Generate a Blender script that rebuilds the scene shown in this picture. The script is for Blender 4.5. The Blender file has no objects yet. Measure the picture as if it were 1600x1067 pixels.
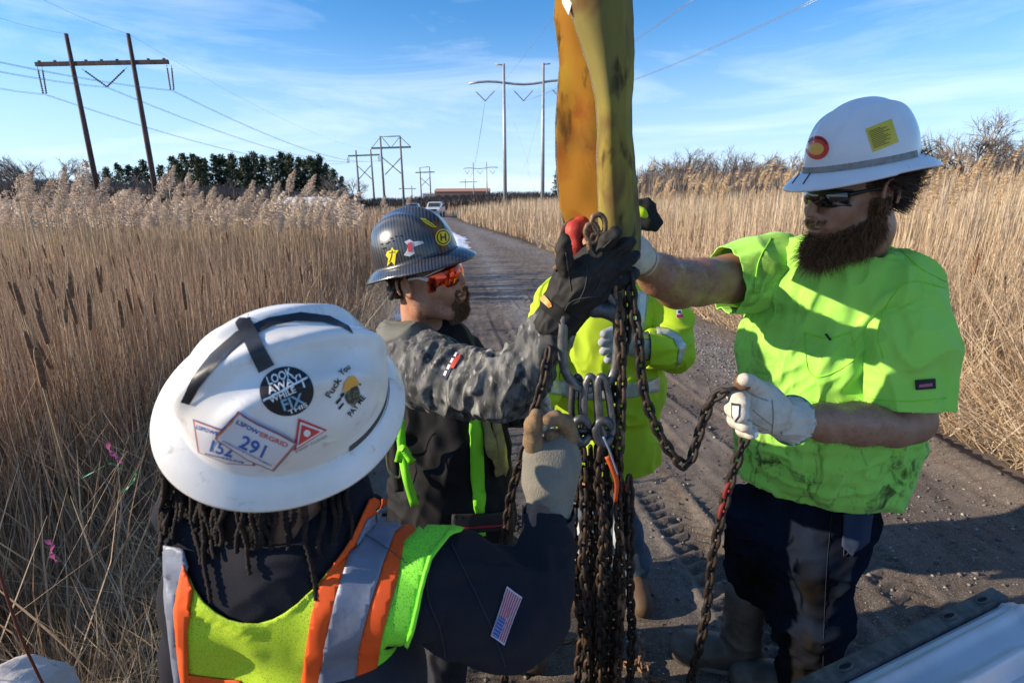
import bpy, bmesh, math, random
import numpy as np
from mathutils import Vector, Matrix
from mathutils.bvhtree import BVHTree
from mathutils.geometry import delaunay_2d_cdt
PI = math.pi
rng = np.random.default_rng(7); random.seed(7)
scene = bpy.context.scene
C = scene.collection
# ------------------------------------------------------------------ camera
FPX = 820.0; CAMH = 1.8
PITCH = math.atan(218/820.0); ROLL = math.radians(-0.5)
_F = np.array([0, math.cos(PITCH), -math.sin(PITCH)]); _R0 = np.array([1., 0, 0]); _U0 = np.cross(_R0, _F)
_R = math.cos(ROLL)*_R0 + math.sin(ROLL)*_U0; _U = math.cos(ROLL)*_U0 - math.sin(ROLL)*_R0
CAM = np.array([0, 0, CAMH])
cam = bpy.data.objects.new('camera', bpy.data.cameras.new('camera')); C.objects.link(cam)
m = Matrix(((_R[0], _U[0], -_F[0], 0), (_R[1], _U[1], -_F[1], 0), (_R[2], _U[2], -_F[2], CAMH), (0, 0, 0, 1)))
cam.matrix_world = m
cam.data.sensor_width = 36; cam.data.lens = 36*FPX/1600; cam.data.clip_start = 0.02; cam.data.clip_end = 6000
cam.data.dof.use_dof = True; cam.data.dof.focus_distance = 1.9; cam.data.dof.aperture_fstop = 7.0
scene.camera = cam
# ------------------------------------------------------------------ light
SUN_AZ = math.atan2(-0.99, -0.10); SUN_EL = math.radians(21)
sd = Vector((math.sin(SUN_AZ)*math.cos(SUN_EL), math.cos(SUN_AZ)*math.cos(SUN_EL), math.sin(SUN_EL)))
sl = bpy.data.lights.new('sun', 'SUN'); sl.energy = 4.6; sl.angle = math.radians(0.5); sl.color = (1.0, 0.85, 0.66)
so = bpy.data.objects.new('sun', sl); C.objects.link(so); so.rotation_euler = sd.to_track_quat('Z', 'Y').to_euler()
w = bpy.data.worlds.new('World'); scene.world = w; w.use_nodes = True
nt = w.node_tree; nt.nodes.clear()
def _n(t, **k):
    n = nt.nodes.new(t)
    for a, b in k.items(): setattr(n, a, b)
    return n
sky = _n('ShaderNodeTexSky'); sky.sky_type = 'NISHITA'; sky.sun_disc = False
sky.sun_elevation = SUN_EL; sky.sun_rotation = SUN_AZ % (2*PI); sky.air_density = 1.0; sky.dust_density = 0.15; sky.ozone_density = 5.0
tc = _n('ShaderNodeTexCoord'); mp = _n('ShaderNodeMapping'); mp.inputs['Scale'].default_value = (1.0, 1.6, 7.0)
mp.inputs['Rotation'].default_value = (0.1, 0.12, 0.5)
nz = _n('ShaderNodeTexNoise'); nz.inputs['Scale'].default_value = 1.7; nz.inputs['Detail'].default_value = 7; nz.inputs['Roughness'].default_value = 0.58
nz.inputs['Distortion'].default_value = 0.6
cr = _n('ShaderNodeValToRGB'); cr.color_ramp.elements[0].position = 0.47; cr.color_ramp.elements[1].position = 0.82
cr.color_ramp.elements[0].color = (0, 0, 0, 1); cr.color_ramp.elements[1].color = (0.42, 0.42, 0.42, 1)
mx = _n('ShaderNodeMixRGB'); mx.blend_type = 'MIX'; mx.inputs[2].default_value = (7.2, 7.5, 8.2, 1)
bg = _n('ShaderNodeBackground'); bg.inputs['Strength'].default_value = 0.125
ow = _n('ShaderNodeOutputWorld')
L = nt.links.new
L(tc.outputs['Generated'], mp.inputs['Vector']); L(mp.outputs['Vector'], nz.inputs['Vector']); L(nz.outputs['Fac'], cr.inputs['Fac'])
sx = _n('ShaderNodeSeparateXYZ'); L(tc.outputs['Generated'], sx.inputs[0])
hz_ = _n('ShaderNodeMapRange'); hz_.interpolation_type = 'SMOOTHERSTEP'; hz_.inputs[1].default_value = -0.02; hz_.inputs[2].default_value = 0.34; hz_.inputs[3].default_value = 0.74; hz_.inputs[4].default_value = 0.0; L(sx.outputs['Z'], hz_.inputs[0])
mh = _n('ShaderNodeMixRGB'); mh.inputs[2].default_value = (3.3, 4.3, 5.8, 1); hs_ = _n('ShaderNodeHueSaturation'); hs_.inputs['Saturation'].default_value = 1.18; L(sky.outputs['Color'], hs_.inputs['Color']); L(hz_.outputs[0], mh.inputs[0]); L(hs_.outputs['Color'], mh.inputs[1])
L(cr.outputs['Color'], mx.inputs[0]); L(mh.outputs[0], mx.inputs[1]); L(mx.outputs[0], bg.inputs['Color']); L(bg.outputs[0], ow.inputs['Surface'])
scene.view_settings.view_transform = 'Standard'; scene.view_settings.look = 'None'; scene.view_settings.gamma = 1
scene.view_settings.use_curve_mapping = False; scene.view_settings.exposure = 0.78
scene.render.engine = 'CYCLES'; scene.cycles.use_denoising = True; scene.cycles.max_bounces = 6
# ------------------------------------------------------------------ helpers: pixels of the photograph -> rays into the place
def ray(x, y):
    return _F + _R*(x-800)/FPX - _U*(y-533.5)/FPX
def PY(x, y, Y):                      # the point seen at (x, y) that stands Y metres ahead
    d = ray(x, y); return CAM + d*(Y/d[1])
def PD(x, y, t): return CAM + ray(x, y)*t
def PG(x, y, z=0.0):
    d = ray(x, y); return CAM + d*((z-CAMH)/d[2])
def RPX(x, y, Y, r):                  # radius in metres of r pixels there
    d = ray(x, y); return r*(Y/d[1])/FPX
def nrm(v):
    v = np.asarray(v, float); return v/np.linalg.norm(v)
# ------------------------------------------------------------------ tagging
def tag(o, label=None, cat=None, group=None, kind=None):
    if label: o['label'] = label
    if cat: o['category'] = cat
    if group: o['group'] = group
    if kind: o['kind'] = kind
    return o
def empty(name, loc=(0, 0, 0), label=None, cat=None, group=None):
    o = bpy.data.objects.new(name, None); C.objects.link(o); o.location = loc; o.empty_display_size = 0.1
    return tag(o, label, cat, group)
def mk(name, V, F, mt=None, parent=None, smooth=True, attr=None, world=True):
    """mesh object from arrays; V are world coordinates, the origin is put at the parent's"""
    V = np.asarray(V, np.float32).reshape(-1, 3)
    me = bpy.data.meshes.new(name)
    if isinstance(F, np.ndarray):
        n, k = F.shape
        me.vertices.add(len(V)); me.vertices.foreach_set('co', V.ravel())
        me.loops.add(n*k); me.loops.foreach_set('vertex_index', F.ravel().astype(np.int32))
        me.polygons.add(n); me.polygons.foreach_set('loop_start', np.arange(0, n*k, k, dtype=np.int32))
        try: me.polygons.foreach_set('loop_total', np.full(n, k, np.int32))
        except Exception: pass
        me.update(calc_edges=True)
    else:
        me.from_pydata([tuple(map(float, v)) for v in V], [], [tuple(f) for f in F]); me.update()
    if smooth: me.polygons.foreach_set('use_smooth', np.ones(len(me.polygons), bool))
    if attr:
        for an, av in attr.items():
            av = np.asarray(av, np.float32)
            if av.ndim == 1:
                a = me.attributes.new(an, 'FLOAT', 'POINT'); a.data.foreach_set('value', av)
            else:
                a = me.attributes.new(an, 'FLOAT_COLOR', 'POINT')
                if av.shape[1] == 3: av = np.concatenate([av, np.ones((len(av), 1), np.float32)], 1)
                a.data.foreach_set('color', av.ravel())
    o = bpy.data.objects.new(name, me); C.objects.link(o)
    if mt: me.materials.append(mt)
    if parent:
        o.parent = parent
        if world:
            mw = Matrix.Identity(4); p = parent
            while p: mw = p.matrix_basis @ mw; p = p.parent
            o.matrix_basis = mw.inverted()
    return o
# ------------------------------------------------------------------ materials
MATS = {}
def nodes(name):
    mt = bpy.data.materials.new(name); mt.use_nodes = True; t = mt.node_tree
    b = t.nodes['Principled BSDF']; return mt, t, b
def M(name, col, rough=0.7, col2=None, scale=8.0, thr=(0.4, 0.62), bump=0.0, bscale=80.0, metal=0.0, stretch=None, col3=None, scale3=20, thr3=(0.55, 0.65), spec=0.4, sheen=0, trans=0, coat=0, bdist=0.002, sss=0, wave=None):
    if name in MATS: return MATS[name]
    mt, t, b = nodes(name); N = t.nodes; K = t.links.new
    b.inputs['Base Color'].default_value = (*col, 1); b.inputs['Roughness'].default_value = rough; b.inputs['Metallic'].default_value = metal
    b.inputs['Specular IOR Level'].default_value = spec
    if sheen: b.inputs['Sheen Weight'].default_value = sheen
    if coat: b.inputs['Coat Weight'].default_value = coat; b.inputs['Coat Roughness'].default_value = 0.08
    if sss:
        b.inputs['Subsurface Weight'].default_value = sss; b.inputs['Subsurface Radius'].default_value = (1, .35, .2); b.inputs['Subsurface Scale'].default_value = 0.008
    g = N.new('ShaderNodeNewGeometry'); vec = g.outputs['Position']
    if stretch:
        mpn = N.new('ShaderNodeMapping'); mpn.inputs['Scale'].default_value = stretch; K(vec, mpn.inputs['Vector']); sv = mpn.outputs['Vector']
    else: sv = vec
    last = None
    if col2:
        n = N.new('ShaderNodeTexNoise'); n.inputs['Scale'].default_value = scale; n.inputs['Detail'].default_value = 8; n.inputs['Roughness'].default_value = 0.62; K(sv, n.inputs['Vector'])
        r = N.new('ShaderNodeMapRange'); r.inputs[1].default_value = thr[0]; r.inputs[2].default_value = thr[1]; K(n.outputs['Fac'], r.inputs[0])
        x = N.new('ShaderNodeMixRGB'); x.inputs[1].default_value = (*col, 1); x.inputs[2].default_value = (*col2, 1); K(r.outputs[0], x.inputs[0]); last = x.outputs[0]
    if col3:
        n = N.new('ShaderNodeTexNoise'); n.inputs['Scale'].default_value = scale3; n.inputs['Detail'].default_value = 10; n.inputs['Roughness'].default_value = 0.7; n.inputs['Distortion'].default_value = 0.5; K(vec, n.inputs['Vector'])
        r = N.new('ShaderNodeMapRange'); r.inputs[1].default_value = thr3[0]; r.inputs[2].default_value = thr3[1]; K(n.outputs['Fac'], r.inputs[0])
        x = N.new('ShaderNodeMixRGB'); x.inputs[2].default_value = (*col3, 1); K(r.outputs[0], x.inputs[0])
        if last: K(last, x.inputs[1])
        else: x.inputs[1].default_value = (*col, 1)
        last = x.outputs[0]
    if last: K(last, b.inputs['Base Color'])
    if bump:
        n = N.new('ShaderNodeTexNoise'); n.inputs['Scale'].default_value = bscale; n.inputs['Detail'].default_value = 6; K(sv, n.inputs['Vector'])
        bp = N.new('ShaderNodeBump'); bp.inputs['Strength'].default_value = bump; bp.inputs['Distance'].default_value = bdist; K(n.outputs['Fac'], bp.inputs['Height']); K(bp.outputs[0], b.inputs['Normal'])
    if trans:
        o = N['Material Output']; tr = N.new('ShaderNodeBsdfTranslucent'); ms = N.new('ShaderNodeMixShader'); ms.inputs[0].default_value = trans
        if last: K(last, tr.inputs['Color'])
        else: tr.inputs['Color'].default_value = (*col, 1)
        K(b.outputs[0], ms.inputs[1]); K(tr.outputs[0], ms.inputs[2]); K(ms.outputs[0], o.inputs['Surface'])
    MATS[name] = mt; return mt
def ramp_mat(name, stops, attr='rnd', rough=0.7, trans=0.0, spec=0.25):
    """colour of each blade from its own random number"""
    mt, t, b = nodes(name); N = t.nodes; K = t.links.new
    a = N.new('ShaderNodeAttribute'); a.attribute_name = attr
    r = N.new('ShaderNodeValToRGB'); el = r.color_ramp.elements
    while len(el) < len(stops): el.new(0.5)
    for e, (p, c) in zip(el, stops): e.position = p; e.color = (*c, 1)
    K(a.outputs['Fac'], r.inputs['Fac']); K(r.outputs['Color'], b.inputs['Base Color'])
    b.inputs['Roughness'].default_value = rough; b.inputs['Specular IOR Level'].default_value = spec
    if trans:
        o = N['Material Output']; tr = N.new('ShaderNodeBsdfTranslucent'); ms = N.new('ShaderNodeMixShader'); ms.inputs[0].default_value = trans
        K(r.outputs['Color'], tr.inputs['Color']); K(b.outputs[0], ms.inputs[1]); K(tr.outputs[0], ms.inputs[2]); K(ms.outputs[0], o.inputs['Surface'])
    return mt
# ------------------------------------------------------------------ numpy noise
def _h(i, j, k, s):
    n = (i*374761393 + j*668265263 + k*1440662683 + s*974634777) & 0xffffffff
    n = ((n ^ (n >> 13))*1274126177) & 0xffffffff
    n = (n ^ (n >> 16)) & 0xffff
    return n/65535.0
def vnoise(p, seed=0):
    p = np.asarray(p, np.float64); i = np.floor(p).astype(np.int64); f = p-i; f = f*f*(3-2*f)
    r = 0
    for a in (0, 1):
        for b in (0, 1):
            for c in (0, 1):
                wt = (f[..., 0] if a else 1-f[..., 0])*(f[..., 1] if b else 1-f[..., 1])*(f[..., 2] if c else 1-f[..., 2])
                r = r + wt*_h(i[..., 0]+a, i[..., 1]+b, i[..., 2]+c, seed)
    return r
def fbm(p, seed=0, o=3):
    r = 0; a = 0.5; s = 0
    for q in range(o): r = r + a*vnoise(np.asarray(p)*2**q, seed+q); s += a; a *= 0.5
    return r/s
# ------------------------------------------------------------------ signed-distance bodies, meshed with surface nets
def surf_nets(F, org, h):
    s = F < 0; cnt = np.zeros(tuple(n-1 for n in F.shape), np.int8)
    for a in (0, 1):
        for b in (0, 1):
            for c in (0, 1):
                cnt += s[a:F.shape[0]-1+a, b:F.shape[1]-1+b, c:F.shape[2]-1+c]
    I, J, K = np.nonzero((cnt > 0) & (cnt < 8)); n = len(I)
    idx = -np.ones(cnt.shape, np.int32); idx[I, J, K] = np.arange(n)
    cor = [(a, b, c) for a in (0, 1) for b in (0, 1) for c in (0, 1)]
    v = {q: F[I+q[0], J+q[1], K+q[2]] for q in cor}
    acc = np.zeros((n, 3)); num = np.zeros(n)
    for q in cor:
        for ax in range(3):
            if q[ax] == 0:
                q2 = list(q); q2[ax] = 1; q2 = tuple(q2); a_, b_ = v[q], v[q2]; mm = (a_ < 0) != (b_ < 0)
                t = np.where(mm, a_/np.where(mm, a_-b_, 1), 0)
                pp = np.tile(np.array(q, float), (n, 1)); pp[:, ax] += t
                acc += pp*mm[:, None]; num += mm
    V = acc/num[:, None] + np.stack([I, J, K], 1); V = V*h + org
    faces = []
    for ax in range(3):
        A = np.moveaxis(s, ax, 0); D = A[1:] != A[:-1]; D = np.moveaxis(D, 0, ax); dirn = np.moveaxis(A[:-1], 0, ax)
        i, j, k = np.nonzero(D); o1, o2 = [(1, 2), (2, 0), (0, 1)][ax]
        P_ = [i, j, k]; ok = (P_[o1] > 0) & (P_[o2] > 0) & (P_[o1] < cnt.shape[o1]) & (P_[o2] < cnt.shape[o2]); i, j, k = i[ok], j[ok], k[ok]
        def cell(d1, d2):
            q = [i.copy(), j.copy(), k.copy()]; q[o1] -= d1; q[o2] -= d2; return idx[q[0], q[1], q[2]]
        quad = np.stack([cell(1, 1), cell(0, 1), cell(0, 0), cell(1, 0)], 1)
        sg = dirn[i, j, k]; quad[~sg] = quad[~sg][:, ::-1]
        faces.append(quad[(quad >= 0).all(1)])
    return V, np.concatenate(faces)
def rotm(x, z):
    """frame whose first axis is x and third near z"""
    x = nrm(x); y = nrm(np.cross(z, x)); z = np.cross(x, y); return np.stack([x, y, z])
class Blob:
    def __init__(s, h=0.005): s.h = h; s.p = []
    def seg(s, a, b, ra, rb, k=0.02, flat=None, sub=False):
        s.p.append(('seg', np.array(a, float), np.array(b, float), ra, rb, k, flat, sub)); return s
    def chain(s, pts, k=0.02, flat=None, sub=False):
        """pts: (point, radius)"""
        if len(pts) == 1: pts = [pts[0], pts[0]]
        for (a, ra), (b, rb) in zip(pts[:-1], pts[1:]): s.seg(a, b, ra, rb, k, flat, sub)
        return s
    def px(s, pts, k=0.02, flat=None, sub=False):
        return s.chain([(PY(x, y, Y), RPX(x, y, Y, r)) for x, y, Y, r in pts], k, flat, sub)
    def ell(s, c, r, R=None, k=0.02, sub=False):
        s.p.append(('ell', np.array(c, float), np.array(r, float), np.eye(3) if R is None else R, k, sub)); return s
    def half(s, point, normal, k=0.002):
        """cut everything on the side the normal points to"""
        s.p.append(('half', np.array(point, float), nrm(normal), k)); return s
    def bounds(s):
        lo = np.full(3, 1e9); hi = -lo
        for q in s.p:
            if q[0] == 'seg' and not q[7]:
                r = max(q[3], q[4]); lo = np.minimum(lo, np.minimum(q[1], q[2])-r); hi = np.maximum(hi, np.maximum(q[1], q[2])+r)
            elif q[0] == 'ell' and not q[5]:
                e = np.sqrt(((q[3]*q[2][:, None])**2).sum(0)); lo = np.minimum(lo, q[1]-e); hi = np.maximum(hi, q[1]+e)
        return lo, hi
    def mesh(s):
        h = s.h; lo, hi = s.bounds(); lo -= 3*h; hi += 3*h
        n = np.ceil((hi-lo)/h).astype(int)+1; F = np.full(n, 1.0, np.float32)
        ax = [lo[i]+np.arange(n[i])*h for i in range(3)]
        for q in s.p:
            if q[0] == 'half':
                X = (ax[0]-q[1][0])[:, None, None]*q[2][0] + (ax[1]-q[1][1])[None, :, None]*q[2][1] + (ax[2]-q[1][2])[None, None, :]*q[2][2]
                F = np.maximum(F, X.astype(np.float32)); continue
            if q[0] == 'seg':
                _, a, b, ra, rb, k, flat, sub = q; r = max(ra, rb); l = np.minimum(a, b)-r; u = np.maximum(a, b)+r
            else:
                _, c, rr, R, k, sub = q; e = np.sqrt(((R*rr[:, None])**2).sum(0)); l = c-e; u = c+e
            pad = k+2*h; i0 = np.clip(((l-pad-lo)/h).astype(int), 0, n-1); i1 = np.clip(np.ceil((u+pad-lo)/h).astype(int)+1, 1, n)
            if (i1 <= i0).any(): continue
            sl_ = tuple(slice(x, y) for x, y in zip(i0, i1))
            X, Y, Z = np.meshgrid(ax[0][sl_[0]], ax[1][sl_[1]], ax[2][sl_[2]], indexing='ij')
            P_ = np.stack([X, Y, Z], -1).astype(np.float32)
            if q[0] == 'seg':
                pa = P_-a.astype(np.float32); ba = (b-a).astype(np.float32); L2 = float(ba@ba)
                t = np.clip(pa@ba/L2, 0, 1) if L2 > 1e-12 else np.zeros(pa.shape[:3], np.float32)
                dv = pa-t[..., None]*ba
                if flat is not None:
                    fd = nrm(flat[0]).astype(np.float32); dd = dv@fd; dv = dv + (dd*(flat[1]-1))[..., None]*fd
                d = np.sqrt((dv**2).sum(-1))-(ra+t*(rb-ra))
                if flat is not None: d = d*0.8
            else:
                loc = (P_-c.astype(np.float32))@R.T.astype(np.float32); k0 = np.sqrt(((loc/rr)**2).sum(-1)); k1 = np.sqrt(((loc/rr**2)**2).sum(-1))
                d = k0*(k0-1)/np.maximum(k1, 1e-6)
            G = F[sl_]
            if sub:
                d = -d; hh = np.maximum(k-np.abs(G-d), 0)/max(k, 1e-6); F[sl_] = np.maximum(G, d)+hh*hh*k/4
            else:
                hh = np.maximum(k-np.abs(G-d), 0)/max(k, 1e-6); F[sl_] = np.minimum(G, d)-hh*hh*k/4
        F[0] = F[-1] = 1; F[:, 0] = F[:, -1] = 1; F[:, :, 0] = F[:, :, -1] = 1
        return surf_nets(F, lo, h)
def vnormals(V, F):
    n = np.cross(V[F[:, 2]]-V[F[:, 0]], V[F[:, 3]]-V[F[:, 1]]); N = np.zeros_like(V)
    for c in range(4): 
        for a in range(3): N[:, a] += np.bincount(F[:, c], n[:, a], len(V))
    return N/np.maximum(np.linalg.norm(N, axis=1), 1e-12)[:, None]
def relax(V, F, it=2, lam=0.5):
    for _ in range(it):
        S = np.zeros_like(V); cn = np.zeros(len(V))
        for c in range(4):
            a, b = F[:, c], F[:, (c+1) % 4]
            for x in range(3): S[:, x] += np.bincount(a, V[b, x], len(V)) + np.bincount(b, V[a, x], len(V))
            cn += np.bincount(a, minlength=len(V)) + np.bincount(b, minlength=len(V))
        V = V + lam*(S/np.maximum(cn, 1)[:, None]-V)
    return V
def fold(V, N, axis, amp, fa, fp, seed=0, center=None, rad=None, sharp=1.0):
    """cloth folds: ridges of noise, frequency fa along the axis and fp across it; limited to a ball if center is given"""
    a = nrm(axis); s = V@a; per = V-np.outer(s, a); q = per*fp + np.outer(s*fa, a)
    wob = (fbm(V*6, seed+50, 2)-0.5)*1.4
    r = 1-2*np.minimum(np.abs((fbm(q+wob[:, None], seed, 2)-.5)*4.0), 1.0)**.8; r = np.sign(r)*np.abs(r)**sharp
    d = amp*r
    if center is not None: d = d*np.clip(1.3-np.linalg.norm(V-center, axis=1)/rad, 0, 1)
    return V+N*d[:, None]
def bvh_of(V, F): return BVHTree.FromPolygons([tuple(v) for v in V], [tuple(int(i) for i in f) for f in F])
class Skin:
    """a meshed blob with its ray-castable copy"""
    def __init__(s, name, blob, mt, parent, folds=(), it=1, fn=None):
        V, F = blob.mesh(); V = relax(V, F, it)
        for fd in folds: V = fold(V, vnormals(V, F), **fd)
        if folds: V = relax(V, F, 1)
        if fn: V = fn(V, vnormals(V, F))
        s.V, s.F = V, F; s.o = mk(name, V, F, mt, parent); s._b = None
    @property
    def bvh(s):
        if s._b is None: s._b = bvh_of(s.V, s.F)
        return s._b
def inpoly(P_, poly):
    x, y = P_[:, 0], P_[:, 1]; r = np.zeros(len(P_), bool); n = len(poly)
    for i in range(n):
        x0, y0 = poly[i]; x1, y1 = poly[(i+1) % n]
        c = ((y0 > y) != (y1 > y)); xx = x0+(y-y0)*(x1-x0)/((y1-y0) if y1 != y0 else 1e-9); r ^= c & (x < xx)
    return r
def cast(bvh, xy, off):
    org = Vector(CAM); out = []
    for x, y in xy:
        d = Vector(ray(x, y)).normalized(); hit, nn, i, dist = bvh.ray_cast(org, d)
        if hit is None: out.append(None)
        else:
            if nn.dot(d) > 0: nn = -nn
            out.append((hit + nn*off - d*off*0.5, nn))
    return out
def drape(name, poly, skin, mt, parent, step=6, off=0.0015, thick=0.0):
    """a cut piece of stuff or print laid on a surface: outline given in photograph pixels"""
    poly = np.array(poly, float); b = []
    for i in range(len(poly)):
        p, q = poly[i], poly[(i+1) % len(poly)]; k = max(1, int(np.linalg.norm(q-p)/step))
        for j in range(k): b.append(p+(q-p)*j/k)
    b = np.array(b); lo, hi = b.min(0), b.max(0)
    gx, gy = np.meshgrid(np.arange(lo[0], hi[0], step), np.arange(lo[1], hi[1], step)); g = np.stack([gx.ravel(), gy.ravel()], 1)
    g = g[inpoly(g, b)]; 
    if len(g):
        dm = np.min(np.linalg.norm(g[:, None]-b[None], axis=2), axis=1); g = g[dm > step*0.45]
    pts = [Vector(p) for p in np.concatenate([b, g]) ] if len(g) else [Vector(p) for p in b]
    nb = len(b); r = delaunay_2d_cdt(pts, [(i, (i+1) % nb) for i in range(nb)], [], 1, 1e-4)
    vs, fs = r[0], r[2]; h = cast(skin.bvh, [(v.x, v.y) for v in vs], off)
    ix = {}; V = []
    for i, q in enumerate(h):
        if q is not None: ix[i] = len(V); V.append(q[0])
    Fo = []
    for f in fs:
        if all(i in ix for i in f):
            P_ = [V[ix[i]] for i in f]
            ex = max((P_[0]-P_[1]).length, (P_[1]-P_[2]).length, (P_[2]-P_[0]).length)
            d = (P_[0]-Vector(CAM)).length
            if ex < step*6*d/FPX: Fo.append([ix[i] for i in f][::-1])
    if not Fo: print('EMPTY drape', name); return None
    o = mk(name, V, Fo, mt, parent)
    if thick:
        md = o.modifiers.new('thickness', 'SOLIDIFY'); md.thickness = thick; md.offset = 0
    return o
def glyphs(txt, bold=False, spacing=1.0):
    cu = bpy.data.curves.new('t', 'FONT'); cu.body = txt; cu.space_character = spacing; cu.resolution_u = 3
    if bold: cu.offset = 0.02
    o = bpy.data.objects.new('t', cu); C.objects.link(o); dg = bpy.context.evaluated_depsgraph_get(); me = bpy.data.meshes.new_from_object(o.evaluated_get(dg))
    V = np.array([v.co[:2] for v in me.vertices]); F = [tuple(p.vertices) for p in me.polygons]
    bpy.data.objects.remove(o); bpy.data.curves.remove(cu); bpy.data.meshes.remove(me)
    lo, hi = V.min(0), V.max(0); return (V-lo)/(hi-lo), F
def lettering(txt, quad, skin, mt, parent, off=0.0018, bold=False, name='lettering'):
    """quad: pixel corners of the line: lower-left, lower-right, upper-right, upper-left"""
    V, F = glyphs(txt, bold); q = np.array(quad, float)
    u, v = V[:, :1], V[:, 1:]; xy = q[0]*(1-u)*(1-v)+q[1]*u*(1-v)+q[2]*u*v+q[3]*(1-u)*v
    h = cast(skin.bvh, xy, off)
    if any(x is None for x in h): 
        F = [f for f in F if all(h[i] is not None for i in f)]; 
    Vv = [x[0] if x is not None else Vector((0, 0, 0)) for x in h]
    if not F: print('EMPTY text', txt); return None
    return mk(name, Vv, F, mt, parent, smooth=False)
# ------------------------------------------------------------------ simple solids
def tube(pts, r, n=8, closed=False, caps=True):
    pts = np.array(pts, float); k = len(pts); r = np.broadcast_to(np.array(r, float), (k,))
    T = np.gradient(pts, axis=0) if not closed else (np.roll(pts, -1, 0)-np.roll(pts, 1, 0)); T /= np.maximum(np.linalg.norm(T, axis=1), 1e-9)[:, None]
    ref = np.array([0.12, 0.33, 0.94]) if abs(T[0][2]) < 0.9 else np.array([1., 0.1, 0])
    Nn = []; u = nrm(np.cross(T[0], ref))
    for t in T:
        u = u-t*(u@t); u = nrm(u); Nn.append((u, np.cross(t, u)))
    a = np.arange(n)*2*PI/n; V = []
    for p, (u, v), rr in zip(pts, Nn, r): V.append(p+rr*(np.cos(a)[:, None]*u+np.sin(a)[:, None]*v))
    V = np.concatenate(V); F = []
    for i in range(k if closed else k-1):
        j = (i+1) % k
        for q in range(n): F.append((i*n+q, i*n+(q+1) % n, j*n+(q+1) % n, j*n+q))
    if caps and not closed: F.append(tuple(range(n))[::-1]); F.append(tuple((k-1)*n+q for q in range(n)))
    return V, F
class MB:
    def __init__(s): s.V = []; s.F = []; s.n = 0
    def add(s, V, F):
        V = np.asarray(V, float); s.V.append(V); s.F += [tuple(int(i)+s.n for i in f) for f in F]; s.n += len(V); return s
    def tube(s, pts, r, n=8, **k): return s.add(*tube(pts, r, n, **k))
    def box(s, c, sz, R=None):
        c = np.array(c, float); e = np.array(sz, float)/2; R = np.eye(3) if R is None else R
        V = np.array([[x, y, z] for x in (-1, 1) for y in (-1, 1) for z in (-1, 1)])*e@R+c
        return s.add(V, [(0, 1, 3, 2), (4, 6, 7, 5), (0, 4, 5, 1), (2, 3, 7, 6), (0, 2, 6, 4), (1, 5, 7, 3)])
    def build(s, name, mt, parent=None, smooth=False, bevel=0, attr=None):
        o = mk(name, np.concatenate(s.V), s.F, mt, parent, smooth, attr)
        if bevel: b = o.modifiers.new('bevel', 'BEVEL'); b.width = bevel; b.segments = 2
        return o
def spline(P_, n):
    P_ = np.array(P_, float); k = len(P_); out = []
    Q = np.concatenate([[2*P_[0]-P_[1]], P_, [2*P_[-1]-P_[-2]]])
    for i in range(k-1):
        a, b, c, d = Q[i:i+4]
        for t in np.arange(n)/n: out.append(0.5*(2*b+(c-a)*t+(2*a-5*b+4*c-d)*t*t+(3*b-a-3*c+d)*t**3))
    out.append(P_[-1]); return np.array(out)
# ================================================================== THE SETTING
def smooth01(a, b, x): t = np.clip((x-a)/(b-a), 0, 1); return t*t*(3-2*t)
def XL(Y): return np.interp(Y, [0, 2, 5, 7, 10, 14, 24, 51, 90], [-1.05, -1.35, -1.5, -1.75, -2.1, -2.3, -3.4, -8.2, -16])
def XR(Y): return np.interp(Y, [0, 2.5, 4, 7, 12, 18, 27, 51, 90], [3.1, 3.15, 3.1, 2.8, 2.2, 1.5, -0.2, -5.0, -12])
def ground_z(X, Y, fine=True):
    xl, xr = XL(Y), XR(Y)
    z = -0.16*smooth01(0.0, 0.7, xl-X) - 0.12*smooth01(0.25, 1.3, X-xr) + 0.12*smooth01(2.5, 12, X-xr)
    berm = np.exp(-((X-(xr-0.05))/0.16)**2)*smooth01(6.5, 4.5, Y); z = z+0.10*berm
    u = X+0.11*Y
    if fine:
        P_ = np.stack([X, Y, 0*X], -1)
        z = z + 0.030*(fbm(P_*1.3, 3, 3)-0.5) + 0.022*(fbm(P_*7, 5, 3)-0.5)
        near = smooth01(14, 5, Y)
        z = z + near*0.010*(fbm(P_*np.array([40, 40, 1.]), 9, 2)-0.5)
        for u0, wd, lug, dp in ((0.72, 0.13, 0.075, .016), (1.22, 0.15, 0.08, .022), (1.62, 0.12, 0.06, .016), (2.1, .13, .08, .014), (-0.25, 0.15, 0.09, .01), (0.2, .12, .07, .008)):
            d = (u-u0-0.05*np.sin(Y*0.9+u0*5))/wd; inside = smooth01(1.0, 0.8, np.abs(d))
            pat = np.sin(2*PI*(Y+np.abs(d)*0.07)/lug); brk = smooth01(.35, .6, fbm(P_*np.array([.8, .8, 1]), int(u0*10)+40, 2))
            z = z + near*inside*brk*(-dp*0.6 + dp*0.7*np.clip(pat*1.5, -1, 1)) + near*brk*dp*0.7*np.exp(-((np.abs(d)-1.15)/0.15)**2)
        pat = np.sin(2*PI*(Y+0.4*(X-xr))/0.085); z = z + 0.016*berm*np.clip(pat*1.6, -1, 1)
    return z
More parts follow.
